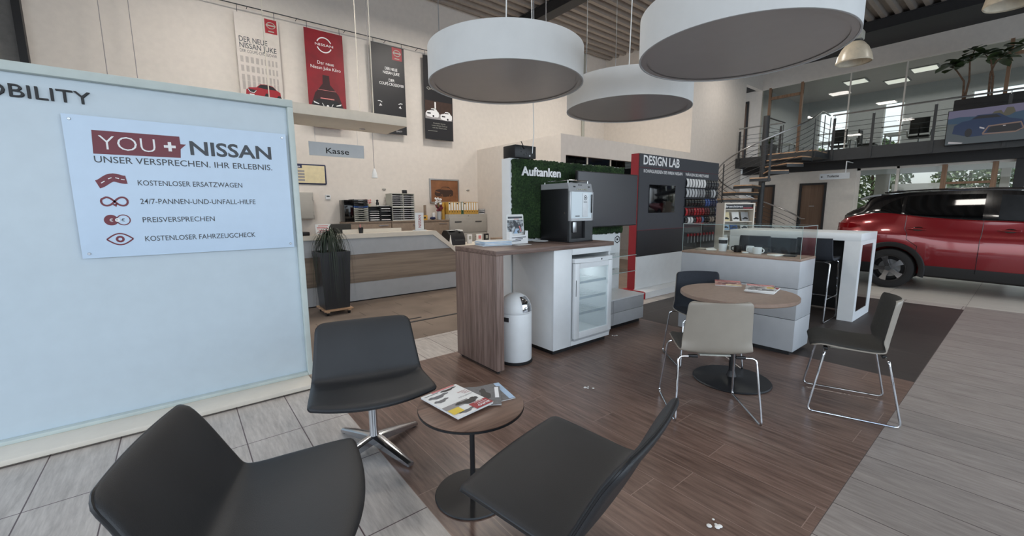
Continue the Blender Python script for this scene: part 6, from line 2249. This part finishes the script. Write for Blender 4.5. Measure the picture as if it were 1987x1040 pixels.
# outer balustrade: posts, six wires, handrail
hx = []
for i in range(91):
    q = i / 90
    a = A0 - math.radians(310) * q
    hx.append((a, ZTOP - RISE * 0.5 - (ZTOP - RISE) * q))
for k in range(0, NT_ + 1, 3):
    a = A0 - DA * k
    zz = ZTOP - RISE * 0.5 - (ZTOP - RISE) * k / NT_
    R = Matrix.Translation((SX, SY, 0)) @ Matrix.Rotation(a, 4, 'Z')
    obj('baluster', MB().box(RO - 0.01, RO + 0.002, -0.025, 0.025, zz - 0.22 if k < NT_ else 0.0, zz + 0.92, 0, R), M['steel_dark'], t)
for w in range(6):
    obj('rail_wire', MB().tube([pol(a, RO - 0.004, z + 0.16 + 0.13 * w) for a, z in hx], 0.0065, 6), M['steel_dark'], t)
hr = [pol(a, RO - 0.004, z + 0.98) for a, z in hx]
hr = [(15.1, hr[0][1], ZTOP + 1.06), (14.4, hr[0][1], ZTOP + 1.08)] + hr
obj('handrail', MB().tube(hr, 0.022, 10), M['brushed'], t)
inner = [(SX, SY, 4.05), (15.1, 5.17, 4.02)]
obj('handrail', MB().tube(inner, 0.020, 10), M['steel_dark'], t)
for w in range(6):
    z = ZTOP + 0.14 + 0.13 * w
    obj('rail_wire', MB().tube([(SX, SY - 0.02, z), (15.08, 5.17, z)], 0.0065, 6), M['steel_dark'], t)
    obj('rail_wire', MB().tube([(13.95, 4.0, z), (15.08, 4.0, z)], 0.0065, 6), M['steel_dark'], t)
for x in (14.52, 15.04):
    obj('baluster', MB().box(x - 0.025, x + 0.025, 3.962, 3.974, ZTOP - 0.18, ZTOP + 0.98), M['steel_dark'], t)
obj('baluster', MB().box(15.03, 15.075, 5.182, 5.194, ZTOP - 0.18, ZTOP + 0.98), M['steel_dark'], t)

# gallery railing
GX = 15.10


def railing(lb, y0, y1, posts):
    t = thing('gallery_railing', lb, 'railing', (GX, (y0 + y1) / 2, 2.98), 0, 'gallery railings')
    for y in posts:
        obj('post', MB().box(GX - 0.045, GX - 0.021, y - 0.03, y + 0.03, 2.76, 3.93), M['steel_dark'], t)
    for w in range(6):
        z = 3.14 + 0.128 * w
        obj('rail_wire', MB().tube([(GX - 0.033, y0, z), (GX - 0.033, y1, z)], 0.0065, 6), M['steel_dark'], t)
    obj('handrail', MB().tube([(GX - 0.033, y0, 4.02), (GX - 0.033, y1, 4.02)], 0.021, 10), M['brushed'], t)
    for y in posts:
        obj('rail_pin', MB().cyl((GX - 0.033, y), 0.008, 0.008, 3.93, 4.0, 8), M['brushed'], t)


railing('steel gallery railing with thin wires between the stair landing and the right edge', -5.4, 3.93, (3.88, 3.01, 1.81, 0.61, -0.59, -1.79, -2.99, -4.19, -5.3))
railing('short steel gallery railing between the tall white wall and the stair', 5.22, 6.52, (5.26, 6.48))

# television on the railing
t = thing('gallery_television', 'large TV on the gallery railing showing a blue car', 'TV', (14.98, 0.8, 2.88))
obj('housing', MB().box(14.95, 15.03, 0.10, 1.575, 2.875, 3.70, 0.004), M['black_plastic'], t)
for y in (0.5, 1.2):
    obj('bracket', MB().box(15.031, 15.055, y - 0.04, y + 0.04, 2.95, 3.6), M['black_metal'], t)


def emis(name, rgb, s):
    n = NT(name)
    n.b.inputs['Base Color'].default_value = (0.01, 0.01, 0.01, 1)
    n.b.inputs['Roughness'].default_value = 0.3
    n.b.inputs['Emission Color'].default_value = (*lin(rgb), 1)
    n.b.inputs['Emission Strength'].default_value = s
    return n.m


def TVF(u, v, k=0):
    """screen plane facing -x: u from the left edge towards the right, v up"""
    return (14.9485 - 0.0006 * k, 1.56 - u, 2.89 + v)


ES = 0.45
sc = obj('screen', poly_flat(MB(), [(0, 0), (1.445, 0), (1.445, 0.795), (0, 0.795)], lambda u, v: TVF(u, v)), emis('screen_road', (88, 98, 104), ES), t, smooth=False)
obj('sky_area', poly_flat(MB(), [(0, 0.62), (1.445, 0.56), (1.445, 0.795), (0, 0.795)], lambda u, v: TVF(u, v, 1)), emis('screen_sky', (126, 122, 152), ES), sc, smooth=False)
obj('hill_area', poly_flat(MB(), [(0, 0.50), (0, 0.61), (0.2, 0.64), (0.8, 0.58), (1.1, 0.62), (1.445, 0.66), (1.445, 0.42), (0.9, 0.40)], lambda u, v: TVF(u, v, 2)), emis('screen_hills', (56, 88, 116), ES), sc, smooth=False)
obj('monument_area', poly_flat(MB(), [(0.70, 0.62), (0.74, 0.68), (0.84, 0.69), (0.88, 0.62), (0.92, 0.74), (1.02, 0.73), (1.06, 0.62), (0.98, 0.56), (0.90, 0.55)], lambda u, v: TVF(u, v, 3)), emis('screen_monument', (100, 96, 80), ES), sc, smooth=False)
obj('car_area', poly_flat(MB(), [(0.10, 0.26), (0.12, 0.44), (0.24, 0.52), (0.38, 0.54), (0.48, 0.64), (0.82, 0.63), (0.98, 0.50), (1.18, 0.44), (1.22, 0.30), (1.18, 0.20), (0.62, 0.16), (0.40, 0.15)], lambda u, v: TVF(u, v, 4)), emis('screen_car_blue', (28, 54, 94), ES), sc, smooth=False)
mb = MB()
poly_flat(mb, [(0.40, 0.56), (0.50, 0.62), (0.78, 0.61), (0.86, 0.54)], lambda u, v: TVF(u, v, 5))
poly_flat(mb, [(0.66, 0.22), (0.72, 0.36), (1.14, 0.37), (1.18, 0.24), (1.10, 0.19)], lambda u, v: TVF(u, v, 6))
poly_flat(mb, ring_pts(0.37, 0.25, 0.06, 18, ry=0.10), lambda u, v: TVF(u, v, 5))
obj('car_dark_print', mb, emis('screen_dark', (24, 26, 34), ES), sc, smooth=False)
mb = band(MB(), [(0.60, 0.20), (0.68, 0.36), (1.16, 0.385), (1.21, 0.25), (1.10, 0.185), (0.60, 0.19)], 0.03, lambda u, v: TVF(u, v, 7))
obj('grille_frame_print', mb, emis('screen_rose', (150, 124, 112), ES), sc, smooth=False)
mb = MB()
poly_flat(mb, [(0.54, 0.37), (0.62, 0.33), (0.62, 0.30), (0.54, 0.335)], lambda u, v: TVF(u, v, 7))
poly_flat(mb, [(0.05, 0.03), (0.06, 0.08), (0.30, 0.03), (0.28, 0.01)], lambda u, v: TVF(u, v, 7))
poly_flat(mb, [(0.90, 0.33), (0.94, 0.33), (0.94, 0.35), (0.90, 0.35)], lambda u, v: TVF(u, v, 8))
obj('highlight_print', mb, emis('screen_white', (220, 216, 220), ES), sc, smooth=False)

# hanging toilet sign under the gallery
t = thing('toilet_sign', 'grey hanging sign reading Toilette with an arrow under the gallery', 'sign', (15.05, 3.75, 2.2))
obj('plate', MB().box(15.04, 15.055, 3.40, 4.11, 2.205, 2.375), M['sign_grey'], t)
mb = MB()
put_flat(mb, text_mb('Toilette', 0.062, 0.29, bold=0.02), lambda u, v: (15.038, 3.93 - u, 2.265 + v))
band(mb, [(0, 0), (0.05, 0)], 0.016, lambda u, v: (15.038, 4.075 - u, 2.285 + v))
poly_flat(mb, [(-0.012, 0), (0.022, 0.028), (0.022, -0.028)], lambda u, v: (15.038, 4.075 - u, 2.285 + v))
obj('lettering', mb, M['black_print'], t, smooth=False)
arm = fillet([(15.047, 3.50, 2.3755), (15.047, 3.50, 2.69), (15.7, 3.50, 2.69)], 0.02)
obj('bracket', MB().tube(arm, 0.014, 8), M['white'], t)

# ---------------------------------------------------------------- plants and furniture on the gallery
t = thing('gallery_planter', 'dark green-leaved fiddle-leaf tree in a dark trough on the gallery', 'plant', (15.7, 0.9, 2.98))
obj('trough', MB().box(15.45, 15.85, 0.15, 1.55, 2.985, 4.02, 0.006), M['fascia'], t)
obj('soil', MB().box(15.47, 15.83, 0.17, 1.53, 4.0205, 4.03), M['soil'], t)
rnd = random.Random(21)
tips = []
for (y0, pts) in ((1.42, ((1.42, 4.03), (1.45, 4.5), (1.60, 4.78), (1.72, 4.95))), (1.40, ((1.40, 4.03), (1.36, 4.5), (1.40, 5.0), (1.34, 5.22))), (1.0, ((1.0, 4.03), (1.02, 4.6), (0.96, 4.85), (0.80, 4.98))), (0.95, ((0.95, 4.03), (0.97, 4.5), (1.05, 4.9), (1.15, 5.05)))):
    p = [(15.66 + 0.02 * i, a, b) for i, (a, b) in enumerate(pts)]
    obj('stem', MB().tube(p, [0.024, 0.02, 0.015, 0.010], 8), M['stem'], t)
    tips += p[1:]
lf = MB()


def leaf(mb, c, d, n, L, w):
    c, d, n = Vector(c), Vector(d).normalized(), Vector(n)
    n = (n - d * n.dot(d)).normalized()
    s = d.cross(n)
    rows = []
    for i in range(6):
        q = i / 5
        ww = w * math.sin(PI * min(1, 0.08 + q * 0.92)) ** 0.6 * (0.7 + 0.3 * q)
        p = c + d * (L * q) - n * (0.25 * L * q * q)
        rows.append([p - s * ww + n * ww * 0.2, p, p + s * ww + n * ww * 0.2])
    mb.grid(rows)


for (x, y, z) in ((15.7, 1.72, 4.95), (15.7, 1.66, 4.86), (15.7, 1.55, 5.0), (15.72, 1.34, 5.22), (15.72, 1.38, 5.05), (15.7, 1.15, 5.05), (15.72, 0.80, 4.98), (15.72, 0.9, 4.92), (15.7, 0.62, 5.1), (15.7, 1.05, 4.92)):
    for k in range(6):
        a = rnd.uniform(0, 2 * PI)
        leaf(lf, (x + rnd.uniform(-.04, .04), y + rnd.uniform(-.06, .06), z + rnd.uniform(-.05, .05)), (math.cos(a), math.sin(a), rnd.uniform(-0.3, 0.9)), (0, 0, 1), rnd.uniform(0.24, 0.36), rnd.uniform(0.10, 0.14))
obj('foliage', lf, M['leaf'], t, fix=False)
obj('branch', MB().tube([(15.70, 0.80, 4.98), (15.70, 0.62, 5.1)], 0.008, 6), M['stem'], t)

t = thing('small_planter', 'bushy plant in a dark square pot on the gallery beside the stair', 'plant', (15.75, 5.82, 2.98))
mb = MB()
vs = []
for q, z in ((0.14, 2.985), (0.20, 3.46), (0.185, 3.46), (0.18, 3.42)):
    vs += [(15.75 + s * q, 5.82 + r * q, z) for s, r in ((-1, -1), (1, -1), (1, 1), (-1, 1))]
mb.add(vs, fs)
obj('pot', mb, M['steel_dark'], t, smooth=False)
lf = MB()
for k in range(60):
    a = rnd.uniform(0, 2 * PI)
    r = rnd.uniform(0.0, 0.12)
    leaf(lf, (15.75 + r * math.cos(a), 5.82 + r * math.sin(a), 3.44 + rnd.uniform(0, .18)), (math.cos(a), math.sin(a), rnd.uniform(0.3, 2.2)), (0, 0, 1), rnd.uniform(0.12, 0.24), rnd.uniform(0.02, 0.035))
obj('foliage', lf, M['leaf'], t, fix=False)
obj('stem', MB().tube([(15.75, 5.82, 3.40), (15.75, 5.82, 3.60)], 0.014, 6), M['stem'], t)


def desk(lb, x0, x1, y0, y1, z, m, gz, cat='desk'):
    t = thing('office_desk', lb, cat, ((x0 + x1) / 2, (y0 + y1) / 2, gz), 0, 'office desks behind the glass')
    obj('top', MB().box(x0, x1, y0, y1, gz + z - 0.03, gz + z, 0.003), m, t)
    for x in (x0 + 0.05, x1 - 0.05):
        for y in (y0 + 0.05, y1 - 0.05):
            obj('leg', MB().cyl((x, y), 0.022, 0.022, gz, gz + z - 0.0305, 12), M['brushed'], t)


def office_chair(lb, x, y, th, gz):
    t = thing('swivel_chair', lb, 'office chair', (x, y, gz), th, 'office chairs behind the glass')
    obj('seat', MB().box(-0.23, 0.23, -0.23, 0.23, 0.44, 0.51, 0.03), M['black_plastic'], t, local=True)
    rows = [[(-0.22 - 0.05 * (z - 0.6) + 0.04 * (k * k), 0.21 * k, z) for k in (-1, -.6, -.2, .2, .6, 1)] for z in (0.56, 0.7, 0.85, 0.98, 1.0)]
    rows2 = [[(a - 0.04, b, c) for a, b, c in r] for r in rows]
    obj('backrest', MB().slab(rows, rows2), M['black_plastic'], t, local=True)
    obj('column', MB().cyl((0, 0), 0.03, 0.03, 0.09, 0.44, 12), M['chrome'], t, local=True)
    obj('back_bar', MB().tube([(0, 0, 0.43), (-0.27, 0, 0.46), (-0.30, 0, 0.75)], 0.018, 8), M['black_plastic'], t, local=True)
    for s in (1, -1):
        obj('armrest', MB().tube(fillet([(-0.1, 0.24 * s, 0.47), (-0.1, 0.27 * s, 0.68), (0.15, 0.27 * s, 0.68)], 0.04), 0.016, 8), M['chrome'], t, local=True)
    for k in range(5):
        a = k * 2 * PI / 5
        obj('leg', MB().tube([(0, 0, 0.10), (0.27 * math.cos(a), 0.27 * math.sin(a), 0.05)], 0.018, 8), M['chrome'], t, local=True)
        obj('castor', MB().cyl((0.27 * math.cos(a), 0.27 * math.sin(a)), 0.024, 0.024, 0.0, 0.048, 10), M['rubber'], t, local=True)


GZ = 2.981
desk('white desk upstairs in front of the bright window behind the glass', 18.4, 19.2, 4.2, 5.9, 0.74, M['white'], GZ)
desk('long white meeting table upstairs behind the gallery glass', 17.9, 18.8, 1.4, 3.3, 0.74, M['white'], GZ)
desk('small white table upstairs behind the timber glass door', 17.5, 18.1, 5.75, 6.35, 0.72, M['white'], GZ)
office_chair('black office chair upstairs, at the white desk near the bright window', 18.0, 4.45, 0.2, GZ)
office_chair('black office chair upstairs at the stair end of the meeting table', 18.35, 3.75, -1.57, GZ)
office_chair('black office chair upstairs beside the meeting table near the television', 17.5, 2.4, 0.1, GZ)
desk('white desk on the ground floor behind the office glazing', 17.6, 18.4, 1.7, 3.1, 0.74, M['white'], 0.0)
office_chair('dark office chair on the ground floor above the spoiler of the red car', 17.3, 3.0, 0.4, 0.0)
o = thing('bright_patch_panel', 'white privacy screen on the ground-floor office desk behind the glass', 'screen', (18.2, 2.35, 0.745))
obj('panel', MB().box(18.30, 18.33, 1.75, 3.0, 0.746, 2.12), M['white'], o)  # added upright panel that gives the bright patch behind the office glazing
obj('foot', MB().box(18.26, 18.37, 1.80, 1.9, 0.7405, 0.7455), M['brushed'], o)
for i, (x, y, l) in enumerate(((18.6, 4.3, 0.6), (18.6, 2.6, 0.6), (19.6, 3.4, 0.6), (18.6, 0.6, 0.6))):
    o = thing('ceiling_panel', 'square white ceiling light upstairs, %s from the timber glass door' % ORD[i], 'ceiling light', (x, y, 5.6), 0, 'ceiling lights upstairs')
    obj('frame', MB().box(x - 0.32, x + 0.32, y - 0.32, y + 0.32, 5.635, 5.659), M['brushed'], o)
    obj('diffuser', MB().box(x - 0.28, x + 0.28, y - 0.28, y + 0.28, 5.628, 5.6345), mat('panel_glow', (240, 240, 235), 0.5, var=0, emit=(250, 250, 240), es=0.9), o)

# ================================================================== red car
YR, XS, CW = 2.33, 9.60, 0.92
CXC = XS + CW
t = thing('car', 'red compact SUV with black roof parked in front of the office glazing', 'car', (CXC, YR - 2.2, 0))


def cw(u, v, z):
    """car coordinates: u from the rear bumper forwards, v from the centre line (+ = this side), z up"""
    return (CXC - v, YR - u, z)


def interp(tab, u):
    for i in range(len(tab) - 1):
        if tab[i][0] <= u <= tab[i + 1][0]:
            p0 = tab[max(i - 1, 0)]
            p1, p2 = tab[i], tab[i + 1]
            p3 = tab[min(i + 2, len(tab) - 1)]
            q = (u - p1[0]) / (p2[0] - p1[0])
            out = []
            for k in range(1, len(p1)):
                m1 = (p2[k] - p0[k]) / max(p2[0] - p0[0], 1e-6) * (p2[0] - p1[0])
                m2 = (p3[k] - p1[k]) / max(p3[0] - p1[0], 1e-6) * (p2[0] - p1[0])
                h = (2 * q ** 3 - 3 * q ** 2 + 1) * p1[k] + (q ** 3 - 2 * q ** 2 + q) * m1 + (-2 * q ** 3 + 3 * q ** 2) * p2[k] + (q ** 3 - q ** 2) * m2
                out.append(h)
            return out
    return list(tab[-1][1:])


# u, z bottom, z crease, z belt, half width bottom, widest, crease, belt
BT = [(0.0, 0.34, 0.86, 1.05, .66, .72, .70, .62), (0.05, 0.31, 0.90, 1.14, .76, .80, .78, .69), (0.14, 0.29, 0.93, 1.205, .82, .855, .835, .74), (0.30, 0.28, 0.955, 1.255, .865, .89, .875, .765), (0.55, 0.27, 0.965, 1.298, .89, .915, .90, .785), (0.83, 0.265, 0.965, 1.290, .895, .92, .905, .80), (1.2, 0.26, 0.955, 1.235, .885, .915, .895, .825), (1.7, 0.25, 0.945, 1.200, .88, .91, .885, .835), (2.3, 0.235, 0.93, 1.175, .88, .91, .885, .835), (2.9, 0.23, 0.91, 1.125, .885, .915, .885, .82), (3.2, 0.235, 0.90, 1.08, .89, .92, .89, .80), (3.5, 0.24, 0.88, 1.04, .895, .92, .885, .77), (3.85, 0.245, 0.84, 0.99, .87, .89, .85, .70), (4.15, 0.25, 0.79, 0.94, .80, .82, .77, .62), (4.34, 0.27, 0.71, 0.85, .66, .70, .64, .50), (4.43, 0.32, 0.58, 0.70, .46, .50, .46, .36)]
rings = []
NU = 74
for i in range(NU + 1):
    u = 4.43 * i / NU
    zb, zc, zt, wb, wm_2, wc, wt = interp(BT, u)
    half = [(0.0, zb), (wb * 0.9, zb), (wb, zb + 0.03), (wm_2 * 0.985, zb + 0.14), (wm_2, zb + (zc - zb) * 0.55), (wm_2 * 0.992, zc - 0.05), (wc, zc), (wc * 0.55 + wt * 0.45, zc + (zt - zc) * 0.45), (wt + 0.012, zt - 0.02), (wt - 0.01, zt), (wt * 0.6, zt + 0.02), (0.0, zt + 0.028)]
    ring = [cw(u, v, z) for v, z in half] + [cw(u, -v, z) for v, z in reversed(half[1:-1])]
    rings.append(ring)
mb = MB()
n = len(rings[0])
for r in rings:
    mb.v += [tuple(p) for p in r]
for i in range(NU):
    for k in range(n):
        k2 = (k + 1) % n
        mb.f.append((i * n + k, i * n + k2, (i + 1) * n + k2, (i + 1) * n + k))
mb.f.append(tuple(range(n)))
mb.f.append(tuple(NU * n + k for k in reversed(range(n))))
body = obj('body', mb, M['car_red'], t)
cut = MB()
for u in (0.83, 3.495):
    Tq = Matrix.Translation(cw(u, 0, 0.345)) @ Matrix.Rotation(PI / 2, 4, 'Y')
    for s in (0.58, -1.10):
        cut.cyl((0, 0), 0.405, 0.405, -s - 0.52, -s, 40, Tq)
co = obj('cutter_tmp', cut, M['car_black'], None, fix=True)
md = body.modifiers.new('arches', 'BOOLEAN')
md.operation = 'DIFFERENCE'
md.solver = 'EXACT'
md.object = co
bpy.context.view_layer.update()
_dg = bpy.context.evaluated_depsgraph_get()
nm2 = bpy.data.meshes.new_from_object(body.evaluated_get(_dg))
body.modifiers.clear()
body.data = nm2
bpy.data.objects.remove(co)
nm2.materials.clear()
nm2.materials.append(M['car_red'])
for p in nm2.polygons:
    p.use_smooth = True
nm2.set_sharp_from_angle(angle=math.radians(32))

# greenhouse with black roof
GT = [(0.08, 1.18, .60, 1.255, .58), (0.20, 1.23, .68, 1.335, .60), (0.36, 1.265, .735, 1.435, .60), (0.44, 1.28, .755, 1.56, .60), (0.60, 1.295, .775, 1.615, .605), (1.0, 1.265, .805, 1.645, .62), (1.5, 1.21, .825, 1.66, .63), (2.0, 1.185, .828, 1.65, .63), (2.4, 1.16, .825, 1.605, .62), (2.75, 1.13, .812, 1.47, .63), (3.05, 1.10, .79, 1.25, .70), (3.22, 1.06, .75, 1.08, .73)]
rings = []
NG = 44


def gh(u, q):
    """point on this side of the greenhouse: q 0 belt .. 1 roof edge"""
    zb, wb, zr, wr = interp(GT, u)
    z = zb + (zr - zb) * q
    w = wb + (wr - wb) * (q ** 1.25)
    return w, z


for i in range(NG + 1):
    u = 0.08 + 3.14 * i / NG
    zb, wb, zr, wr = interp(GT, u)
    half = [(0, zb - 0.02), (wb, zb - 0.02)] + [gh(u, q) for q in (0, .25, .5, .75, .92)] + [(wr, zr + 0.012 * 0), (wr * 0.8, zr + 0.022), (wr * 0.4, zr + 0.034), (0, zr + 0.038)]
    rings.append([cw(u, v, z) for v, z in half] + [cw(u, -v, z) for v, z in reversed(half[1:-1])])
mb = MB()
n = len(rings[0])
for r in rings:
    mb.v += [tuple(p) for p in r]
for i in range(NG):
    for k in range(n):
        k2 = (k + 1) % n
        mb.f.append((i * n + k, i * n + k2, (i + 1) * n + k2, (i + 1) * n + k))
mb.f.append(tuple(range(n)))
mb.f.append(tuple(NG * n + k for k in reversed(range(n))))
ro = obj('roof', mb, M['car_black'], t)


def side_win(nm, us, q0, q1, m, s=1):
    A, B = [], []
    for u, a, b in us:
        ra, rb = [], []
        for k in range(7):
            q = a + (b - a) * k / 6
            w, z = gh(u, q)
            ra.append(cw(u, s * (w + 0.006), z))
            rb.append(cw(u, s * (w + 0.001), z))
        A.append(ra)
        B.append(rb)
    return obj(nm, MB().slab(A, B), m, t)


cabin_paint = mat('painted_cabin_light', (44, 46, 48), 0.06, var=0.25, vs=2)  # opaque pane; its grey stands in for light seen through the car
for s in (1, -1):
    side_win('rear_window', [(0.62, .12, .30), (0.75, .05, .62), (0.90, .03, .82)], 0, 1, M['car_glass'], s)
    side_win('rear_door_window', [(0.94, .03, .84), (1.3, .03, .88), (1.84, .03, .88)], 0, 1, M['car_glass'], s)
    side_win('front_door_window', [(2.0, .05, .86), (2.3, .05, .86), (2.6, .05, .80), (2.9, .05, .40)], 0, 1, cabin_paint, s)
# tailgate glass and spoiler
mb = MB()
A, B = [], []
for u in (0.10, 0.18, 0.27, 0.35):
    zb, wb, zr, wr = interp(GT, u)
    A.append([cw(u - 0.012, v * wr * 0.9, zr + 0.038 * (1 - abs(v)) + 0.012) for v in (-1, -.5, 0, .5, 1)])
    B.append([cw(u, v * wr * 0.9, zr + 0.03 * (1 - abs(v)) + 0.003) for v in (-1, -.5, 0, .5, 1)])
obj('tailgate_window', MB().slab(A, B), M['car_glass'], t)
A = [[cw(0.27 + 0.03 * abs(v), v * 0.63, 1.560 + 0.015 * (1 - abs(v))) for v in (-1, -.5, 0, .5, 1)], [cw(0.40, v * 0.625, 1.605 + 0.02 * (1 - abs(v))) for v in (-1, -.5, 0, .5, 1)], [cw(0.58, v * 0.61, 1.635 + 0.025 * (1 - abs(v))) for v in (-1, -.5, 0, .5, 1)]]
B = [[(a, b, c - 0.03) for a, b, c in r] for r in A]
obj('spoiler', MB().slab(A, B), M['car_black'], t)
obj('roof_fin', MB().prism([(0.66, 1.635), (0.92, 1.66), (0.76, 1.715), (0.70, 1.72)], lambda u, v, d: cw(u, d, v), -0.012, 0.012), M['car_black'], t)
for s in (1, -1):
    # roof rail, tail lamp, side cladding, arches, handles
    obj('roof_rail', MB().tube([cw(u, s * (interp(GT, u)[3] - 0.02), interp(GT, u)[2] + 0.035) for u in (0.62, 0.9, 1.3, 1.8, 2.2, 2.4)], 0.012, 8), M['car_black'], t)
    A, B = [], []
    for u in (0.012, 0.06, 0.14, 0.24, 0.38):
        zb, zc, zt, wb, wm_2, wc, wt = interp(BT, u)
        h = 0.045 if u < 0.3 else 0.012
        zz = 1.075
        f = (zz - zc) / (zt - zc)
        w = wc + (wt - wc) * f
        A.append([cw(u, s * (w + 0.018), zz - h), cw(u, s * (w + 0.012), zz + h)])
        B.append([cw(u, s * (w - 0.02), zz - h), cw(u, s * (w - 0.02), zz + h)])
    obj('tail_lamp', MB().slab(A, B), M['tail_red'], t)
    A, B = [], []
    for i in range(13):
        u = 1.22 + 1.89 * i / 12
        zb, zc, zt, wb, wm_2, wc, wt = interp(BT, u)
        A.append([cw(u, s * (wb - 0.02), zb - 0.008), cw(u, s * (wb + 0.012), zb + 0.02), cw(u, s * (wm_2 + 0.006), zb + 0.15), cw(u, s * (wm_2 + 0.003), zb + 0.18)])
        B.append([cw(u, s * (wb - 0.06), zb + 0.002), cw(u, s * (wb - 0.03), zb + 0.03), cw(u, s * (wm_2 - 0.03), zb + 0.15), cw(u, s * (wm_2 - 0.03), zb + 0.18)])
    obj('sill_cladding', MB().slab(A, B), M['cladding'], t)
    for uc in (0.83, 3.495):
        A, B = [], []
        for i in range(25):
            a = math.radians(-14 + 208 * i / 24)
            ra, rb = [], []
            for r_ in (0.385, 0.40, 0.455, 0.465):
                u, z = uc + r_ * math.cos(a), 0.345 + r_ * math.sin(a)
                wv = interp(BT, min(max(u, 0), 4.43))
                wd = max(wv[4], wv[5]) if True else 0
                w = min(wd, 0.925) if z < wv[1] else wv[5]
                o_ = 0.012 if 0.39 < r_ < 0.46 else 0.002
                ra.append(cw(u, s * (w + o_), z))
                rb.append(cw(u, s * (w - 0.05), z))
            A.append(ra)
            B.append(rb)
        obj('wheel_arch', MB().slab(A, B), M['cladding'], t)
    for u in (1.02, 2.02):
        zb, zc, zt, wb, wm_2, wc, wt = interp(BT, u)
        obj('door_handle', MB().tube([cw(u, s * (wc - 0.01), 1.045), cw(u + 0.03, s * (wc + 0.012), 1.045), cw(u + 0.19, s * (wc + 0.012), 1.04), cw(u + 0.22, s * (wc - 0.012), 1.04)], 0.014, 8), M['car_red'], t)
        obj('handle_recess_shade', MB().sphere(cw(u + 0.12, s * (wc - 0.052), 1.035), 0.055, 14, 10, (1.0, 1.5, 0.75)), M['car_black'], t)  # black ellipsoid painted in as the shade of the grip hollow
    for uu in ((0.98, 0.98, 1.02, 1.16, 1.22), (1.86, 1.86, 1.85, 1.85, 1.85), (2.95, 2.95, 2.96, 2.98, 3.0)):
        pth = []
        uu = [uu[0], uu[0], uu[0] * 0.5 + uu[1] * 0.5, uu[1], uu[2], uu[2], uu[3], uu[3], uu[4]]
        for u, f in zip(uu, (0.995, 0.92, 0.84, 0.77, 0.68, 0.6, 0.5, 0.3, 0.12)):
            zb, zc, zt, wb, wm_2, wc, wt = interp(BT, u)
            z = zb + (zt - zb) * f
            w = wc + (wt - wc) * ((z - zc) / (zt - zc)) if z > zc else wc + (wm_2 - wc) * min(1.0, (zc - z) / 0.12)
            pth.append(cw(u, s * (w + 0.004), z))
        obj('door_seam', MB().tube(pth, 0.004, 5), M['car_black'], t)
    ap = cw(2.82, s * 0.86, 1.12)
    obj('mirror', MB().sphere(cw(2.80, s * 0.96, 1.14), 0.10, 14, 10, (1.1, 0.8, 0.75)), M['car_red'], t)
    obj('fog_lamp', MB().sphere(cw(4.33, s * 0.52, 0.50), 0.05, 10, 8), M['greypanel'], t)
    obj('headlamp', MB().sphere(cw(4.22, s * 0.62, 0.80), 0.11, 14, 10, (1.0, 1.4, 0.45)), M['greypanel'], t)
obj('rear_bumper_cladding', MB().box(CXC - 0.70, CXC + 0.70, YR - 0.10, YR + 0.008, 0.33, 0.52, 0.03), M['cladding'], t)
obj('front_grille', MB().box(CXC - 0.40, CXC + 0.40, YR - 4.445, YR - 4.30, 0.45, 0.72, 0.03), M['car_black'], t)


def wheel(u, s):
    c = Vector(cw(u, s * 0.80, 0.343))
    T = Matrix.Translation(c) @ Matrix.Rotation(-s * PI / 2, 4, 'Y')     # local +z points outwards
    tyre = obj('tyre', MB().lathe((0, 0), [(0.225, 0.09), (0.24, 0.105), (0.30, 0.11), (0.332, 0.095), (0.343, 0.07), (0.343, -0.07), (0.332, -0.095), (0.24, -0.10), (0.225, -0.09)], 56, T, cap=False), M['rubber'], t)
    w = obj('rim', MB().lathe((0, 0), [(0.226, 0.092), (0.232, 0.098), (0.228, 0.10), (0.214, 0.088), (0.205, 0.04), (0.20, -0.06), (0.001, -0.062)], 48, T, cap=False), M['black_metal'], t)
    for k in range(5):
        R = T @ Matrix.Rotation(2 * PI * k / 5 + PI / 2, 4, 'Z')
        sp = MB().prism([(0.04, -0.035), (0.13, -0.030), (0.212, -0.052), (0.216, 0.0), (0.212, 0.052), (0.13, 0.030), (0.04, 0.035)], lambda a, b, d: tuple(R @ Vector((a, b, d + 0.012 * (1 - a / 0.21)))), 0.062, 0.082)
        obj('spoke', sp, M['alu'], w)
    obj('rim_lip', MB().lathe((0, 0), [(0.216, 0.085), (0.224, 0.096), (0.226, 0.0915), (0.218, 0.080)], 48, T, cap=False), M['brushed'], w)
    obj('hub_cap', MB().cyl((0, 0), 0.045, 0.040, 0.085, 0.100, 24, T), M['steel_dark'], w)
    obj('brake_disc', MB().cyl((0, 0), 0.15, 0.15, -0.03, -0.015, 32, T), M['brushed'], w)


for u in (0.83, 3.495):
    for s in (1, -1):
        wheel(u, s)
